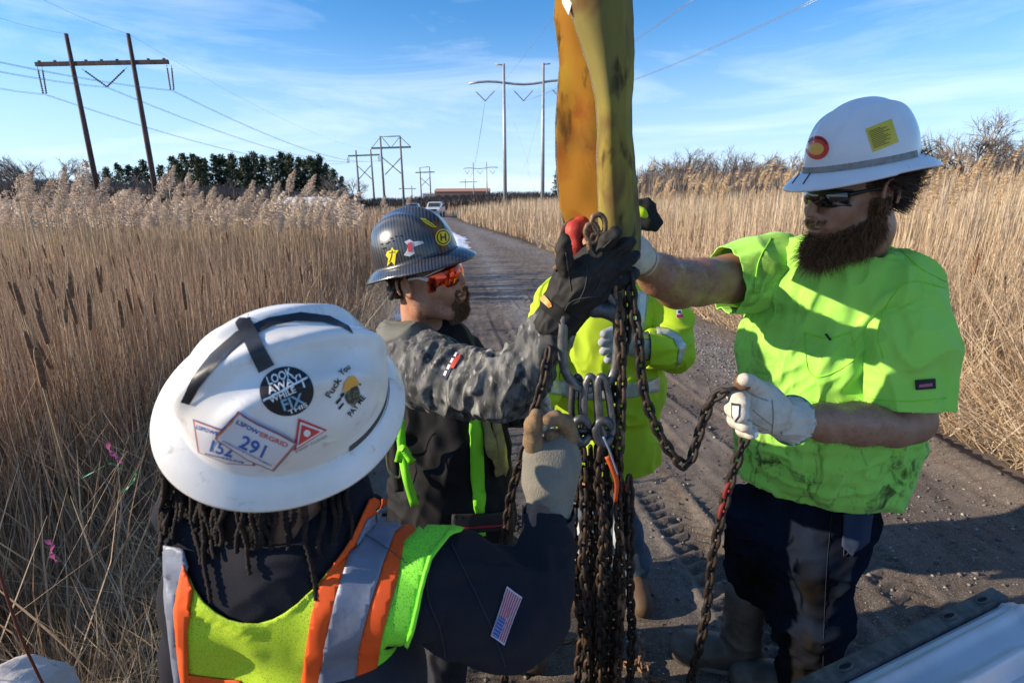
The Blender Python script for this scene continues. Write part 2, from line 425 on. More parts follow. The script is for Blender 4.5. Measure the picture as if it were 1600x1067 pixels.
def ground():
    xs = [-2.6]; 
    xs = list(np.arange(-2.6, 4.6, 0.024)); st = 0.03
    while xs[-1] < 4000: st = st*1.25; xs.append(xs[-1]+st)
    st = 0.03
    while xs[0] > -4000: st = st*1.25; xs.insert(0, xs[0]-st)
    ys = [0.9]
    while ys[-1] < 12: ys.append(ys[-1]*1.0065)
    st = 0.1
    while ys[-1] < 5000: st *= 1.09; ys.append(ys[-1]+st)
    st = 0.02
    while ys[0] > -60: st *= 1.35; ys.insert(0, ys[0]-st)
    X, Y = np.meshgrid(np.array(xs), np.array(ys), indexing='ij'); Z = ground_z(X, Y)
    n, k = X.shape; V = np.stack([X, Y, Z], -1).reshape(-1, 3)
    I = np.arange(n*k).reshape(n, k); F = np.stack([I[:-1, :-1], I[1:, :-1], I[1:, 1:], I[:-1, 1:]], -1).reshape(-1, 4)
    x, y = V[:, 0], V[:, 1]; wob = 0.5*(fbm(V*np.array([.9, .9, 1]), 61, 3)-0.5)
    xl, xr = XL(y)+wob, XR(y)+wob
    field = np.maximum(smooth01(-0.15, 0.25, xl-x), smooth01(0.25, 0.6, x-xr))
    grav = np.maximum(np.exp(-((x-(xr-0.35))/0.45)**2)*smooth01(3.5, 5.5, y), 0)
    u = x+0.11*y; gc = np.exp(-((u-1.15)/0.35)**2)*smooth01(5, 9, y)+0.35*np.exp(-((u-1.05)/0.18)**2)
    col = np.stack([field, np.clip(np.maximum(grav, gc*0.8), 0, 1), np.zeros(len(V))], 1)
    mt, t, b = nodes('earth'); N = t.nodes; K = t.links.new
    at = N.new('ShaderNodeVertexColor'); at.layer_name = 'zone'; sp = N.new('ShaderNodeSeparateColor'); K(at.outputs['Color'], sp.inputs[0])
    g = N.new('ShaderNodeNewGeometry')
    def noise(sc, det=8, ro=.6, vec=None, st=None):
        n_ = N.new('ShaderNodeTexNoise'); n_.inputs['Scale'].default_value = sc; n_.inputs['Detail'].default_value = det; n_.inputs['Roughness'].default_value = ro
        if st: q = N.new('ShaderNodeMapping'); q.inputs['Scale'].default_value = st; K(g.outputs['Position'], q.inputs[0]); K(q.outputs[0], n_.inputs[0])
        else: K(g.outputs['Position'], n_.inputs[0])
        return n_.outputs['Fac']
    def mix(f, a, b_):
        x_ = N.new('ShaderNodeMixRGB')
        for i, v in ((0, f), (1, a), (2, b_)):
            if isinstance(v, tuple): x_.inputs[i].default_value = (*v, 1)
            elif isinstance(v, float): x_.inputs[i].default_value = v
            else: K(v, x_.inputs[i])
        return x_.outputs[0]
    def rng_(v, a, b_):
        r = N.new('ShaderNodeMapRange'); r.inputs[1].default_value = a; r.inputs[2].default_value = b_; K(v, r.inputs[0]); return r.outputs[0]
    dirt = mix(rng_(noise(1.1), .35, .65), (0.125, 0.098, 0.078), (0.205, 0.168, 0.138))
    dirt = mix(rng_(noise(9, st=(1, .25, 1)), .45, .7), dirt, (0.085, 0.062, 0.048))
    dirt = mix(rng_(noise(160, 3), .56, .66), dirt, (0.30, 0.27, 0.24))
    dirt = mix(rng_(noise(220, 3), .6, .66), dirt, (0.04, 0.03, 0.025))
    vo = N.new('ShaderNodeTexVoronoi'); vo.inputs['Scale'].default_value = 55; K(g.outputs['Position'], vo.inputs[0])
    stn = N.new('ShaderNodeValToRGB'); stn.color_ramp.elements[0].color = (.07, .065, .062, 1); stn.color_ramp.elements[1].color = (.36, .345, .33, 1); K(vo.outputs['Color'], stn.inputs[0])
    gm = N.new('ShaderNodeMath'); gm.operation = 'MULTIPLY'; K(sp.outputs[1], gm.inputs[0]); K(rng_(noise(5), .3, .55), gm.inputs[1])
    dirt = mix(gm.outputs[0], dirt, stn.outputs[0])
    soil = mix(rng_(noise(14), .4, .6), (0.05, 0.035, 0.024), (0.16, 0.115, 0.07))
    K(mix(sp.outputs[0], dirt, soil), b.inputs['Base Color'])
    b.inputs['Roughness'].default_value = 0.93; b.inputs['Specular IOR Level'].default_value = 0.2
    ad = N.new('ShaderNodeMath'); ad.operation = 'ADD'; K(noise(120, 6, .7), ad.inputs[0])
    m2 = N.new('ShaderNodeMath'); m2.operation = 'MULTIPLY'; K(vo.outputs['Distance'], m2.inputs[0]); K(gm.outputs[0], m2.inputs[1])
    m3 = N.new('ShaderNodeMath'); m3.operation = 'SUBTRACT'; K(ad.outputs[0], m3.inputs[0]); K(m2.outputs[0], m3.inputs[1]); ad.inputs[1].default_value = 0
    bp = N.new('ShaderNodeBump'); bp.inputs['Strength'].default_value = 0.9; bp.inputs['Distance'].default_value = 0.012; K(m3.outputs[0], bp.inputs['Height']); K(bp.outputs[0], b.inputs['Normal'])
    o = mk('ground', V, F, mt, None, True, {'zone': col}); tag(o, 'dirt and gravel service road between fields of dry reeds', kind='structure')
ground()
# loose stones on the road: real little stones, too many to count
def stones(name, n, area, s0, s1, mt, seed):
    r = np.random.default_rng(seed); pts = area(r, n); n = len(pts)
    base = np.array([[1, 0, 0], [-1, 0, 0], [0, 1, 0], [0, -1, 0], [0, 0, 1], [0, 0, -1]], float)
    f8 = np.array([[0, 2, 4], [2, 1, 4], [1, 3, 4], [3, 0, 4], [2, 0, 5], [1, 2, 5], [3, 1, 5], [0, 3, 5]])
    sc = (s0+(s1-s0)*r.random(n)**3)[:, None, None]
    B = base[None]*(0.7+0.6*r.random((n, 6, 1)))+r.normal(0, .16, (n, 6, 3)); a = r.random(n)*2*PI
    Rz = np.zeros((n, 3, 3)); Rz[:, 0, 0] = np.cos(a); Rz[:, 0, 1] = -np.sin(a); Rz[:, 1, 0] = np.sin(a); Rz[:, 1, 1] = np.cos(a); Rz[:, 2, 2] = .65
    V = np.einsum('nij,nvj->nvi', Rz, B*sc); z = ground_z(pts[:, 0], pts[:, 1])
    V += np.stack([pts[:, 0], pts[:, 1], z+sc[:, 0, 0]*.25], -1)[:, None]
    F = (np.arange(n)[:, None, None]*6+f8[None]).reshape(-1, 3)
    o = mk(name, V.reshape(-1, 3), F, mt, None, False, {'rnd': np.repeat(r.random(n), 6)}); tag(o, kind='stuff'); return o
def area_road(r, n):
    Y = np.exp(r.uniform(math.log(1.3), math.log(14), n)); X = XL(Y)+(XR(Y)-XL(Y))*r.random(n); return np.stack([X, Y], 1)
def area_grav(r, n):
    Y = np.exp(r.uniform(math.log(3.6), math.log(22), n)); X = XR(Y)-0.45+r.normal(0, .32, n); return np.stack([X, Y], 1)
smt = ramp_mat('stone_mix', [(0, (.07, .06, .055)), (.5, (.14, .12, .105)), (.85, (.24, .215, .19)), (1, (.38, .35, .32))], rough=.85)
o = stones('road_gravel', 9000, area_road, .003, .014, smt, 3); o['label'] = 'scattered small stones on the dirt road'
o = stones('verge_gravel', 12000, area_grav, .005, .015, smt, 4); o['label'] = 'grey crushed gravel along the right verge'
def area_right(r, n):
    Y = r.uniform(2.1, 3.6, n); X = XR(Y)-0.15-np.abs(r.normal(0, .6, n)); return np.stack([X, Y], 1)
o = stones('loose_pebbles', 420, area_right, .005, .017, smt, 5); o['label'] = 'pale pebbles beside the muddy wheel rut on the right'
# snow left in the ditch
def snow(pts, name, label, seed):
    poly = np.array(pts, float); n = 70; lo, hi = poly.min(0)-.1, poly.max(0)+.1
    X, Y = np.meshgrid(np.linspace(lo[0], hi[0], n), np.linspace(lo[1], hi[1], n*2), indexing='ij'); P_ = np.stack([X.ravel(), Y.ravel()], 1)
    d = np.full(len(P_), 1e9)
    for i in range(len(poly)):
        a, b = poly[i], poly[(i+1) % len(poly)]; t = np.clip(((P_-a)@(b-a))/((b-a)@(b-a)), 0, 1); d = np.minimum(d, np.linalg.norm(P_-a-t[:, None]*(b-a), axis=1))
    d = np.where(inpoly(P_, poly), d, -d); p3 = np.concatenate([P_, 0*P_[:, :1]], 1)
    hgt = (0.06*np.clip((d+0.35*(fbm(p3*3, seed, 3)-.45))*2.2, -1, 1)+.015*(fbm(p3*9, seed+3, 3)-.5))
    Z = ground_z(P_[:, 0], P_[:, 1])+hgt-.005; V = np.concatenate([P_, Z[:, None]], 1)
    I = np.arange(len(V)).reshape(n, 2*n); F = np.stack([I[:-1, :-1], I[1:, :-1], I[1:, 1:], I[:-1, 1:]], -1).reshape(-1, 4)
    F = F[(hgt[F] > -.03).any(1)]
    o = mk(name, V, F, M('snow', (.82, .85, .9), .55, bump=.5, bscale=60, bdist=.01, sss=.3), None); tag(o, label, 'snow patch'); return o
g = lambda x, y: PG(x, y)[:2]
snow([g(560, 560), g(640, 560), g(690, 470), g(668, 430), g(620, 455), g(585, 490)], 'snow_patch', 'bluish snow lying in the ditch behind the man in the dark hard hat', 5)
snow([g(700, 392), g(735, 398), g(728, 372), g(700, 360)], 'snow_patch', 'small white snow bank at the left road edge beyond the dark hat brim', 6)
snow([(-6.1, 34), (-4.9, 34), (-6.4, 43), (-7.4, 43)], 'snow_patch', 'thin far strip of snow beside the parked trucks', 8)
# ------------------------------------------------------------------ reeds
def blades(name, base, H, W, lean, mt, seed, bend=0.25, stations=(0, .35, .7, 1.0), taper=(1, .9, .6, .12), rnd=None, kind='stuff', label=None, rigid=0.0):
    r = np.random.default_rng(seed); n = len(base); az = r.random(n)*2*PI
    H = np.broadcast_to(H, (n,)); W = np.broadcast_to(W, (n,))
    ld = np.asarray(lean, float); ld = np.broadcast_to(ld, (n, 2)) if ld.ndim < 2 else ld
    bd = np.stack([np.cos(az), np.sin(az)], 1)*(bend*r.random(n)**1.5)[:, None]
    sd_ = r.random(n)*PI; side = np.stack([np.cos(sd_), np.sin(sd_), 0*sd_], 1)
    V = []
    for s, tp in zip(stations, taper):
        c = np.stack([base[:, 0]+H*(ld[:, 0]*s+bd[:, 0]*s*s), base[:, 1]+H*(ld[:, 1]*s+bd[:, 1]*s*s), base[:, 2]+H*s*(1-.35*(bd**2).sum(1)*s)], 1)
        V += [c-side*(W*tp/2)[:, None], c+side*(W*tp/2)[:, None]]
    k = len(stations); V = np.stack(V, 1); q = np.array([[2*i, 2*i+1, 2*i+3, 2*i+2] for i in range(k-1)])
    F = (np.arange(n)[:, None, None]*2*k+q[None]).reshape(-1, 4)
    rn = r.random(n) if rnd is None else rnd
    o = mk(name, V.reshape(-1, 3), F, mt, None, True, {'rnd': np.repeat(rn, 2*k)})
    tag(o, label, kind=kind); return o
def gz(b): return np.concatenate([b, (ground_z(b[:, 0], b[:, 1], False))[:, None]], 1)
def sample(n, y0, y1, xf, r, p=1.0):
    Y = np.exp(r.uniform(math.log(y0), math.log(y1), n)); return gz(np.stack([xf(Y, r), Y], 1))
REED = [(0, (.18, .11, .07)), (.3, (.34, .225, .14)), (.6, (.49, .35, .225)), (.85, (.61, .47, .32)), (1, (.70, .59, .45))]
GOLD = [(0, (.32, .22, .13)), (.3, (.48, .35, .22)), (.65, (.62, .48, .32)), (1, (.76, .65, .48))]
BRN = [(0, (.13, .07, .045)), (.4, (.29, .165, .10)), (.8, (.44, .29, .185)), (1, (.56, .42, .29))]
m_reed = ramp_mat('dry_reed', REED, trans=.22); m_gold = ramp_mat('golden_straw', GOLD, trans=.25); m_brn = ramp_mat('brown_cattail_leaf', BRN, trans=.15)
rg = np.random.default_rng(11)
# left cattail marsh
def xl_f(d0=.0, span=1.15):
    return lambda Y, r: XL(Y)-d0-.15-(r.random(len(Y))**1.25)*(Y*span+1.5)
b = sample(34000, 1.5, 60, xl_f(), rg); ed = np.clip((XL(b[:, 1])-b[:, 0])/1.2, .25, 1)
blades('cattail_leaves', b, (.85+.55*rg.random(len(b)))*ed, .0045+.0010*b[:, 1]*.9, (.05, -.02), m_brn, 21, .38, label='brown dead cattail leaves filling the marsh left of the road')
b = sample(26000, 1.5, 60, xl_f(.15), rg); ed = np.clip((XL(b[:, 1])-b[:, 0])/1.2, .35, 1)
blades('cattail_stems', b, (1.0+.45*rg.random(len(b)))*ed, .003+.0007*b[:, 1], (.03, 0), m_reed, 22, .1, label='thin upright dry stems in the left marsh')
# broken low straw along the left edge
b = sample(9000, 1.25, 12, lambda Y, r: XL(Y)-.25+r.normal(0, .35, len(Y)), rg); b = b[b[:, 0] < XL(b[:, 1])+.1]
blades('edge_straw', b, .25+.35*rg.random(len(b)), .003+.0006*b[:, 1], np.clip(rg.normal(0, .4, (len(b), 2)), -.7, .5), m_gold, 23, .8, label='broken curling straw along the left road edge')
b = sample(5000, 1.3, 8, lambda Y, r: XL(Y)-.35-r.random(len(Y))*3, rg)
blades('bent_leaves', b, .5+.6*rg.random(len(b)), .008+.0008*b[:, 1], np.clip(rg.normal(0, .5, (len(b), 2)), -1, .5), m_reed, 24, .7, label='bent and fallen leaves low in the left marsh')
# golden reed belt behind the cattails
b = gz(np.stack([-rg.random(9000)*34-3.2, rg.uniform(9, 20, 9000)], 1)); b = b[(b[:, 0] < XL(b[:, 1])-2.2-(b[:, 1]-9)*.25) & (b[:, 0] < -.40*b[:, 1])]
blades('reed_stems', b, 1.15+.40*rg.random(len(b)), .012, (.04, .0), m_gold, 25, .15, label='golden reed stems standing behind the cattails on the left')
# right reed field
def xr_f(d0, span): return lambda Y, r: XR(Y)+d0+(r.random(len(Y))**1.15)*(Y*span+2.5)
b = sample(52000, 2.2, 75, xr_f(1.1, 1.3), rg); hh = (1.65+.75*rg.random(len(b)))*(1-.20*smooth01(8, 16, b[:, 1])*smooth01(9, 0, b[:, 0]-XR(b[:, 1]))); ed = np.clip((b[:, 0]-XR(b[:, 1])-.6)/1.8, .4, 1)
blades('reed_stems', b, hh*ed, .004+.0009*b[:, 1], (.02, 0), m_gold, 31, .12, label='tall golden reed stems filling the field right of the road')
b = sample(22000, 2.2, 60, xr_f(.7, 1.2), rg); ed = np.clip((b[:, 0]-XR(b[:, 1])-.2)/1.6, .35, 1)
blades('reed_leaves', b, (1.0+.8*rg.random(len(b)))*ed, .006+.001*b[:, 1], rg.normal(0, .16, (len(b), 2)), m_reed, 32, .45, label='dry leaves tangled among the reeds on the right')
b = sample(15000, 1.8, 22, lambda Y, r: XR(Y)+.28+np.abs(r.normal(0, 1.0, len(Y))), rg); b[:, 2] += rg.random(len(b))**2*.28*np.clip((b[:, 0]-XR(b[:, 1]))/1.0, .15, 1)
blades('matted_straw', b, .22+.38*rg.random(len(b)), .006+.001*b[:, 1], np.clip(rg.normal(0, 1.0, (len(b), 2)), -1.6, 1.6), m_gold, 33, .9, label='flattened golden straw matted along the right verge')
b = sample(6000, 2.0, 9, lambda Y, r: XR(Y)+.7+r.random(len(Y))*2.2, rg)
blades('leaning_reeds', b, .9+.7*rg.random(len(b)), .008+.0004*b[:, 1], np.clip(rg.normal(0, .4, (len(b), 2)), -.8, .8)+np.array([-.08, 0]), m_gold, 34, .5, label='leaning broken reeds at the front of the right field')
# far field bands
b = gz(np.stack([rg.uniform(-90, 130, 16000), rg.uniform(58, 120, 16000)], 1)); b = b[(b[:, 0] < XL(b[:, 1])-1) | (b[:, 0] > XR(b[:, 1])+1)]
blades('far_reeds', b, np.where(b[:, 0] < 0, 1.3, 2.1)*(.8+.4*rg.random(len(b))), .10, (.02, 0), m_reed, 35, .1, label='far reed field under the power lines')
# individual cattails
def cattail_thing():
    root = empty('cattail', (0, 0, 0))
    st = tube(spline([(0, 0, 0), (.01, 0, .6), (.035, 0, 1.25), (.05, .0, 1.42)], 3), [.006, .006, .0055, .005, .005, .004, .004, .003, .0025, .002], 5); mk('stalk', *st, M('cattail_stalk', (.40, .27, .15), .8), root)
    zz = np.array([1.13, 1.14, 1.17, 1.22, 1.27, 1.30, 1.31]); hd = tube([(.028+(z-1.13)*.12, 0, z) for z in zz], [.005, .011, .0135, .014, .013, .009, .003], 8)
    mk('seed_head', hd[0], hd[1], M('cattail_brown', (.17, .085, .045), .95, (.34, .22, .13), 60, (.45, .7), bump=1, bscale=400, bdist=.003), root)
    return root
def copy_tree(o, parent=None):
    c = o.copy(); C.objects.link(c); c.parent = parent
    for ch in o.children: copy_tree(ch, c)
    return c
ct0 = cattail_thing(); 
n_c = 0
spots = [(14, 405, 3.2), (40, 400, 3.6), (57, 397, 3.4), (55, 515, 2.1), (30, 520, 2.2), (100, 440, 2.9), (148, 395, 4.2), (15, 425, 3.0), (95, 460, 2.7), (122, 475, 2.7), (78, 400, 3.8)]
rs = np.random.default_rng(4)
for i in range(150):
    Y = math.exp(rs.uniform(math.log(3.0), math.log(18))); X = float(XL(np.array(Y)))-.5-rs.random()**1.1*Y*.95; spots.append((None, X, Y))
for i in range(110):
    Y = math.exp(rs.uniform(math.log(3.2), math.log(15))); X = float(XR(np.array(Y)))+1.0+rs.random()*Y*.9; spots.append((None, X, Y))
for i, s in enumerate(spots):
    o = ct0 if i == 0 else copy_tree(ct0)
    if s[0] is None: X, Y = s[1], s[2]; sc = rs.uniform(.85, 1.12)*(1.12 if X > 0 else 1)
    else: p = PY(s[0], s[1], s[2]); X, Y = p[0], p[1]; sc = min(1.15, max(.8, (p[2]+.16)/1.31))
    o.location = (X, Y, float(ground_z(np.array(X), np.array(Y), False))); _w = rs.uniform(.65, 1.0); o.scale = (sc*_w, sc*_w, sc)
    o.rotation_euler = (rs.normal(0, .07), rs.normal(.03, .08), rs.random()*6.28)
    if X < 0: tag(o, 'brown cattail standing in the marsh left of the road', 'cattail', 'cattails in the left marsh')
    else: tag(o, 'brown cattail standing among the golden reeds right of the road', 'cattail', 'cattails in the right field')
# plumed reeds: stalk + feathery head
def plume_mesh(seed, n=420):
    r = np.random.default_rng(seed); t = r.random(n)**.9; z = t*.36; ra = .075*np.sin(PI*np.clip(t*.85+.15, 0, 1))**.8*(1-.3*t)
    a = r.random(n)*2*PI; rad = ra*np.sqrt(r.random(n)); droop = .10*t**2
    c = np.stack([rad*np.cos(a)+droop, rad*np.sin(a)*.8, z], 1); d = np.stack([np.cos(a)*.5+.7, np.sin(a)*.5, .3-.9*r.random(n)], 1); d /= np.linalg.norm(d, axis=1)[:, None]
    s = np.cross(d, r.normal(0, 1, (n, 3))); s /= np.linalg.norm(s, axis=1)[:, None]; l = (.022+.03*r.random(n))[:, None]; wd = .0055
    V = np.stack([c, c+d*l*.5+s*wd, c+d*l, c+d*l*.5-s*wd], 1).reshape(-1, 3); F = np.arange(4*n).reshape(n, 4)
    return V, F, np.repeat(r.random(n), 4)
m_plume = ramp_mat('plume', [(0, (.42, .31, .22)), (.5, (.60, .48, .37)), (1, (.78, .68, .57))], trans=.35, rough=.9)
m_plume2 = ramp_mat('golden_plume', [(0, (.46, .31, .17)), (.5, (.62, .45, .27)), (1, (.76, .60, .40))], trans=.35, rough=.9)
def plumed(seed, mt):
    root = empty('plumed_reed'); mk('stalk', *tube(spline([(0, 0, 0), (.01, 0, 1), (.03, 0, 2.0)], 4), .005, 4), M('reed_stalk', (.48, .36, .2), .8), root)
    V, F, a = plume_mesh(seed); V = V+np.array([.03, 0, 1.93]); mk('plume', V, F, mt, root, True, {'rnd': a}); return root
protoL = [plumed(40+i, m_plume) for i in range(5)]; protoR = [plumed(50+i, m_plume2) for i in range(3)]
used = set()
def put_plume(protos, X, Y, ztop, sc, label, cat, group):
    p = random.choice(protos)
    o = p if p not in used else copy_tree(p)
    used.add(p); gzv = float(ground_z(np.array(X), np.array(Y), False)); tag(o, label, cat, group)
    o.location = (X, Y, gzv); o.scale = (sc, sc, (ztop-gzv)/2.29); o.rotation_euler = (rs.normal(0, .03), rs.normal(0.02, .04), rs.normal(0, .5))
big = [(8, 272, 8), (28, 268, 7.5), (52, 280, 8), (70, 290, 9), (122, 288, 9), (140, 278, 8.5), (240, 272, 9.5), (285, 270, 10), (330, 292, 11), (372, 296, 12), (40, 285, 9), (15, 300, 9), (62, 300, 10), (80, 262, 8), (110, 275, 8.5), (108, 250, 7), (130, 300, 10), (150, 292, 10), (250, 258, 10), (262, 285, 10), (292, 283, 10), (300, 300, 11), (388, 282, 11), (394, 300, 11), (415, 284, 12), (443, 266, 11), (462, 272, 10.5), (465, 290, 11), (480, 300, 13), (508, 297, 13), (518, 298, 12.5), (538, 298, 16), (588, 305, 18), (630, 305, 20), (595, 318, 20), (560, 318, 18), (210, 294, 12), (187, 292, 11), (172, 298, 12), (222, 300, 12), (335, 305, 13), (350, 308, 13), (320, 300, 12)]
for x, y, Y in big:
    p = PY(x, y, Y); put_plume(protoL, p[0], Y, p[2], rs.uniform(1.1, 1.5), 'pale feathery reed plume above the left marsh', 'reed', 'plumed reeds on the left')
for i in range(130):
    x = rs.uniform(-40, 540); Y = rs.uniform(9, 15); y = rs.uniform(304, 338)+max(0, (x-250))*.02; p = PY(x, y, Y)
    put_plume(protoL, p[0], Y, p[2], rs.uniform(.9, 1.35), 'pale feathery reed plume above the left marsh', 'reed', 'plumed reeds on the left')
for i in range(150):
    x = rs.uniform(1000, 1660); Y = rs.uniform(9, 24) if x < 1400 else rs.uniform(5.5, 13); y = (rs.uniform(266, 300) if x < 1230 else rs.uniform(245, 285)); p = PY(x, y, Y)
    if p[0] < float(XR(np.array(Y)))+1.4: continue
    put_plume(protoR, p[0], Y, p[2], rs.uniform(.7, 1.1)*(Y/14)**.5, 'golden reed plume standing above the right field', 'reed', 'plumed reeds on the right')

def plume_field(name, pts, sc, mt, label, seed):
    V, F, a = plume_mesh(seed, 60); V = V*np.array([1.3, 1.3, 1.0]); c = V.reshape(-1, 4, 3); mid = c.mean(1, keepdims=True); V = (mid+(c-mid)*2.0).reshape(-1, 3); n = len(pts); r = np.random.default_rng(seed)
    W_ = V[None]*sc[:, None, None]*np.array([1, 1, 1.]); W_ = W_+pts[:, None]; FF = (np.arange(n)[:, None, None]*len(V)+F[None]).reshape(-1, 4)
    o = mk(name, W_.reshape(-1, 3), FF, mt, None, True, {'rnd': np.clip(np.tile(a, n)*.6+np.repeat(r.random(n), len(V))*.5, 0, 1)}); tag(o, label, kind='stuff')
q = []
for i in range(420):
    x = rs.uniform(-60, 560); Y = rs.uniform(10, 22); y = rs.uniform(328, 358); q.append((*PY(x, y, Y), rs.uniform(.8, 1.25)))
q = np.array(q); plume_field('far_plumes', q[:, :3], q[:, 3], m_plume, 'massed pale reed plumes behind the left marsh', 91)
q = []
for i in range(200):
    x = rs.uniform(995, 1700); Y = rs.uniform(12, 40); y = rs.uniform(264, 296) if x < 1250 else rs.uniform(250, 290); p = PY(x, y, Y)
    if p[0] > float(XR(np.array(Y)))+1.4: q.append((*p, rs.uniform(.5, 1.0)))
q = np.array(q); plume_field('far_plumes', q[:, :3], q[:, 3], m_plume2, 'massed golden reed tops at the back of the right field', 92)
# ================================================================== BACKGROUND
def gzp(X, Y): return float(ground_z(np.array(float(X)), np.array(float(Y)), False))
m_wood = M('tarred_wood', (.060, .036, .030), .85, (.12, .075, .06), 3, bump=.3, bscale=20, stretch=(1, 1, .15))
m_wgrey = M('weathered_wood', (.16, .15, .15), .85, (.25, .235, .22), 2, stretch=(1, 1, .2))
m_steel = M('galvanised_steel', (.34, .34, .34), .5, (.42, .42, .41), 1.5, metal=.3)
m_ins = M('insulator_porcelain', (.10, .07, .06), .35); m_insg = M('insulator_grey', (.25, .26, .28), .4)
def hframe(label, posts, arm, Y, mt, r=.22, vs=(), hangs=(), brace=None, bar=None, diag=(), group='transmission towers', curve=0, shield=()):
    pts = [PY(x, y, Y) for x, y in posts]
    root = empty('transmission_tower', (float(np.mean([p[0] for p in pts])), Y, gzp(pts[0][0], Y)), label, 'power pole', group)
    for p in pts:
        b = np.array([p[0], Y, gzp(p[0], Y)-.5]); mk('pole', *tube([b, b*.5+p*.5, p], [r*1.15, r, r*.72], 10), mt, root)
    a, c = PY(*arm[0], Y), PY(*arm[1], Y); mid = (a+c)/2
    q = [a+(c-a)*t+np.array([0, 0, curve*math.sin(t*3*PI)]) for t in np.linspace(0, 1, 13)]
    if curve: mk('crossarm', *tube(q, r*.62, 8), mt, root)
    else:
        d = nrm(c-a); mb = MB(); mb.box(mid, (np.linalg.norm(c-a), r*1.1, r*1.5), np.stack([d, np.cross([0, 0, 1], d), np.array([0, 0, 1.])])); mb.build('crossarm', mt, root)
        if Y < 90:
            for t in np.linspace(.03, .97, 9):
                e = MB(); p = a+(c-a)*t; e.box(p+np.array([0, 0, r*1.0]), (.28, .15, .22)); e.build('bracket', mt, root)
    if bar: mk('top_bar', *tube([PY(*bar[0], Y), PY(*bar[1], Y)], r*.4, 6), mt, root)
    for s_ in diag: mk('brace', *tube([PY(*s_[0], Y), PY(*s_[1], Y)], r*.3, 5), mt, root)
    if brace:
        for s_ in brace: mk('brace', *tube([PY(*s_[0], Y), PY(*s_[1], Y)], r*.42, 6), mt, root)
    for s_ in shield: mk('shield_wire_arm', *tube([PY(*s_[0], Y), PY(*s_[1], Y)], r*.35, 5), mt, root)
    def ins(p0, p1):
        n = 22; P_ = [p0+(p1-p0)*(.12+.88*i/n) for i in range(n+1)]; rr = [(.13 if i % 2 else .05)*(1 if Y < 110 else 1.3) for i in range(n+1)]
        mk('insulator_string', *tube([p0, p0+(p1-p0)*.12], .03, 4), mt, root); mk('insulator_string', *tube(P_, rr, 7), m_ins if Y < 90 else m_insg, root)
    for v in vs: ins(PY(*v[0], Y), PY(*v[1], Y)); ins(PY(*v[2], Y), PY(*v[1], Y))
    for hgs in hangs:
        a_, b_ = PY(*hgs[0], Y), PY(*hgs[1], Y); o_ = np.array([.28, 0, 0]); ins(a_-o_, b_-o_*.7); ins(a_+o_, b_+o_*.7)
    return root
hframe('nearest dark wooden H-frame power pole rising above the left marsh', [(103, 53), (200, 53)], [(56, 101), (263, 97)], 70, m_wood, .30,
       vs=[((128, 108), (167, 136), (198, 106))], hangs=[((62, 105), (70, 147)), ((264, 102), (269, 141))])
hframe('grey wooden H-frame pole left of the X-braced double pole', [(556, 235), (579, 234)], [(544, 244), (593, 242)], 200, m_wgrey, .34, brace=[((557, 258), (582, 281)), ((580, 258), (560, 281))], hangs=[((544, 245), (544, 255)), ((592, 243), (593, 253))])
hframe('tall X-braced H-frame pole with a flat top bar near the trucks', [(594, 213), (625, 213)], [(580, 232), (642, 230)], 120, m_wgrey, .24, brace=[((597, 246), (629, 273)), ((627, 246), (602, 273))], bar=((594, 214), (625, 213)), diag=[((594, 215), (581, 231)), ((625, 214), (641, 229)), ((597, 215), (610, 231)), ((624, 215), (611, 231))])
hframe('small distant X-braced H-frame pole between the truck poles and the steel poles', [(656, 262), (671, 261)], [(649, 270), (679, 269)], 300, m_wgrey, .36, brace=[((657, 278), (672, 291)), ((671, 278), (658, 291))], bar=((656, 262), (671, 261)))
hframe('tall pale steel H-frame pole with three V strings beside the yellow sling', [(787, 100), (849, 99)], [(733, 131), (905, 128)], 100, m_steel, .32, vs=[((742, 142), (758, 158), (774, 141)), ((802, 141), (818, 158), (834, 140)), ((862, 139), (877, 156), (893, 138))], curve=.28, shield=[((787, 102), (774, 101)), ((849, 101), (860, 100))])
hframe('distant steel H-frame pole with V strings over the far hedge', [(739, 254), (760, 253)], [(722, 264), (778, 262)], 330, m_steel, .36, vs=[((726, 266), (730, 272), (734, 266)), ((745, 266), (750, 272), (755, 266)), ((765, 266), (770, 272), (774, 266))], curve=.3)
hframe('very small far power pole with a single crossarm above the orange roof', [(727, 280)], [(718, 285), (746, 284)], 450, m_steel, .4)
hframe('very small far power pole seen left of the distant braced pole', [(643, 290)], [(623, 295), (650, 295)], 450, m_wgrey, .4)
m_wire = M('aluminium_cable', (.30, .29, .28), .4, metal=.5)
def wire(a, b, sag, r, label, n=18):
    p, q = PY(*a), PY(*b); P_ = [p+(q-p)*t-np.array([0, 0, 4*sag*t*(1-t)]) for t in np.linspace(0, 1, n)]
    o = mk('power_line', *tube(P_, r, 4), m_wire); tag(o, label, 'cable'); return o
for dx in (-.0, 1.6):
    k = 'upper' if dx else 'lower'; r_ = .02
    wire((70, 147+dx, 70), (546, 254+dx*.3, 200), 3.2, r_, f'{k} wire of the left pair running from the dark pole to the far poles')
    wire((167, 136+dx, 70), (568, 252+dx*.3, 200), 3.0, r_, f'{k} wire of the middle pair running from the dark pole to the far poles')
    wire((269, 141+dx, 70), (593, 251+dx*.3, 200), 3.0, r_, f'{k} wire of the right pair running from the dark pole to the far poles')
    wire((70, 147+dx, 70), (-60, 126+dx, 48), .15, r_*.8, f'{k} wire leaving the dark pole at its left insulator')
    wire((167, 136+dx, 70), (-60, 100+dx, 46), .2, r_*.8, f'{k} wire leaving the dark pole at its V insulator')
    wire((269, 141+dx, 70), (-60, 84+dx, 44), .3, r_*.8, f'{k} wire leaving the dark pole at its right insulator')
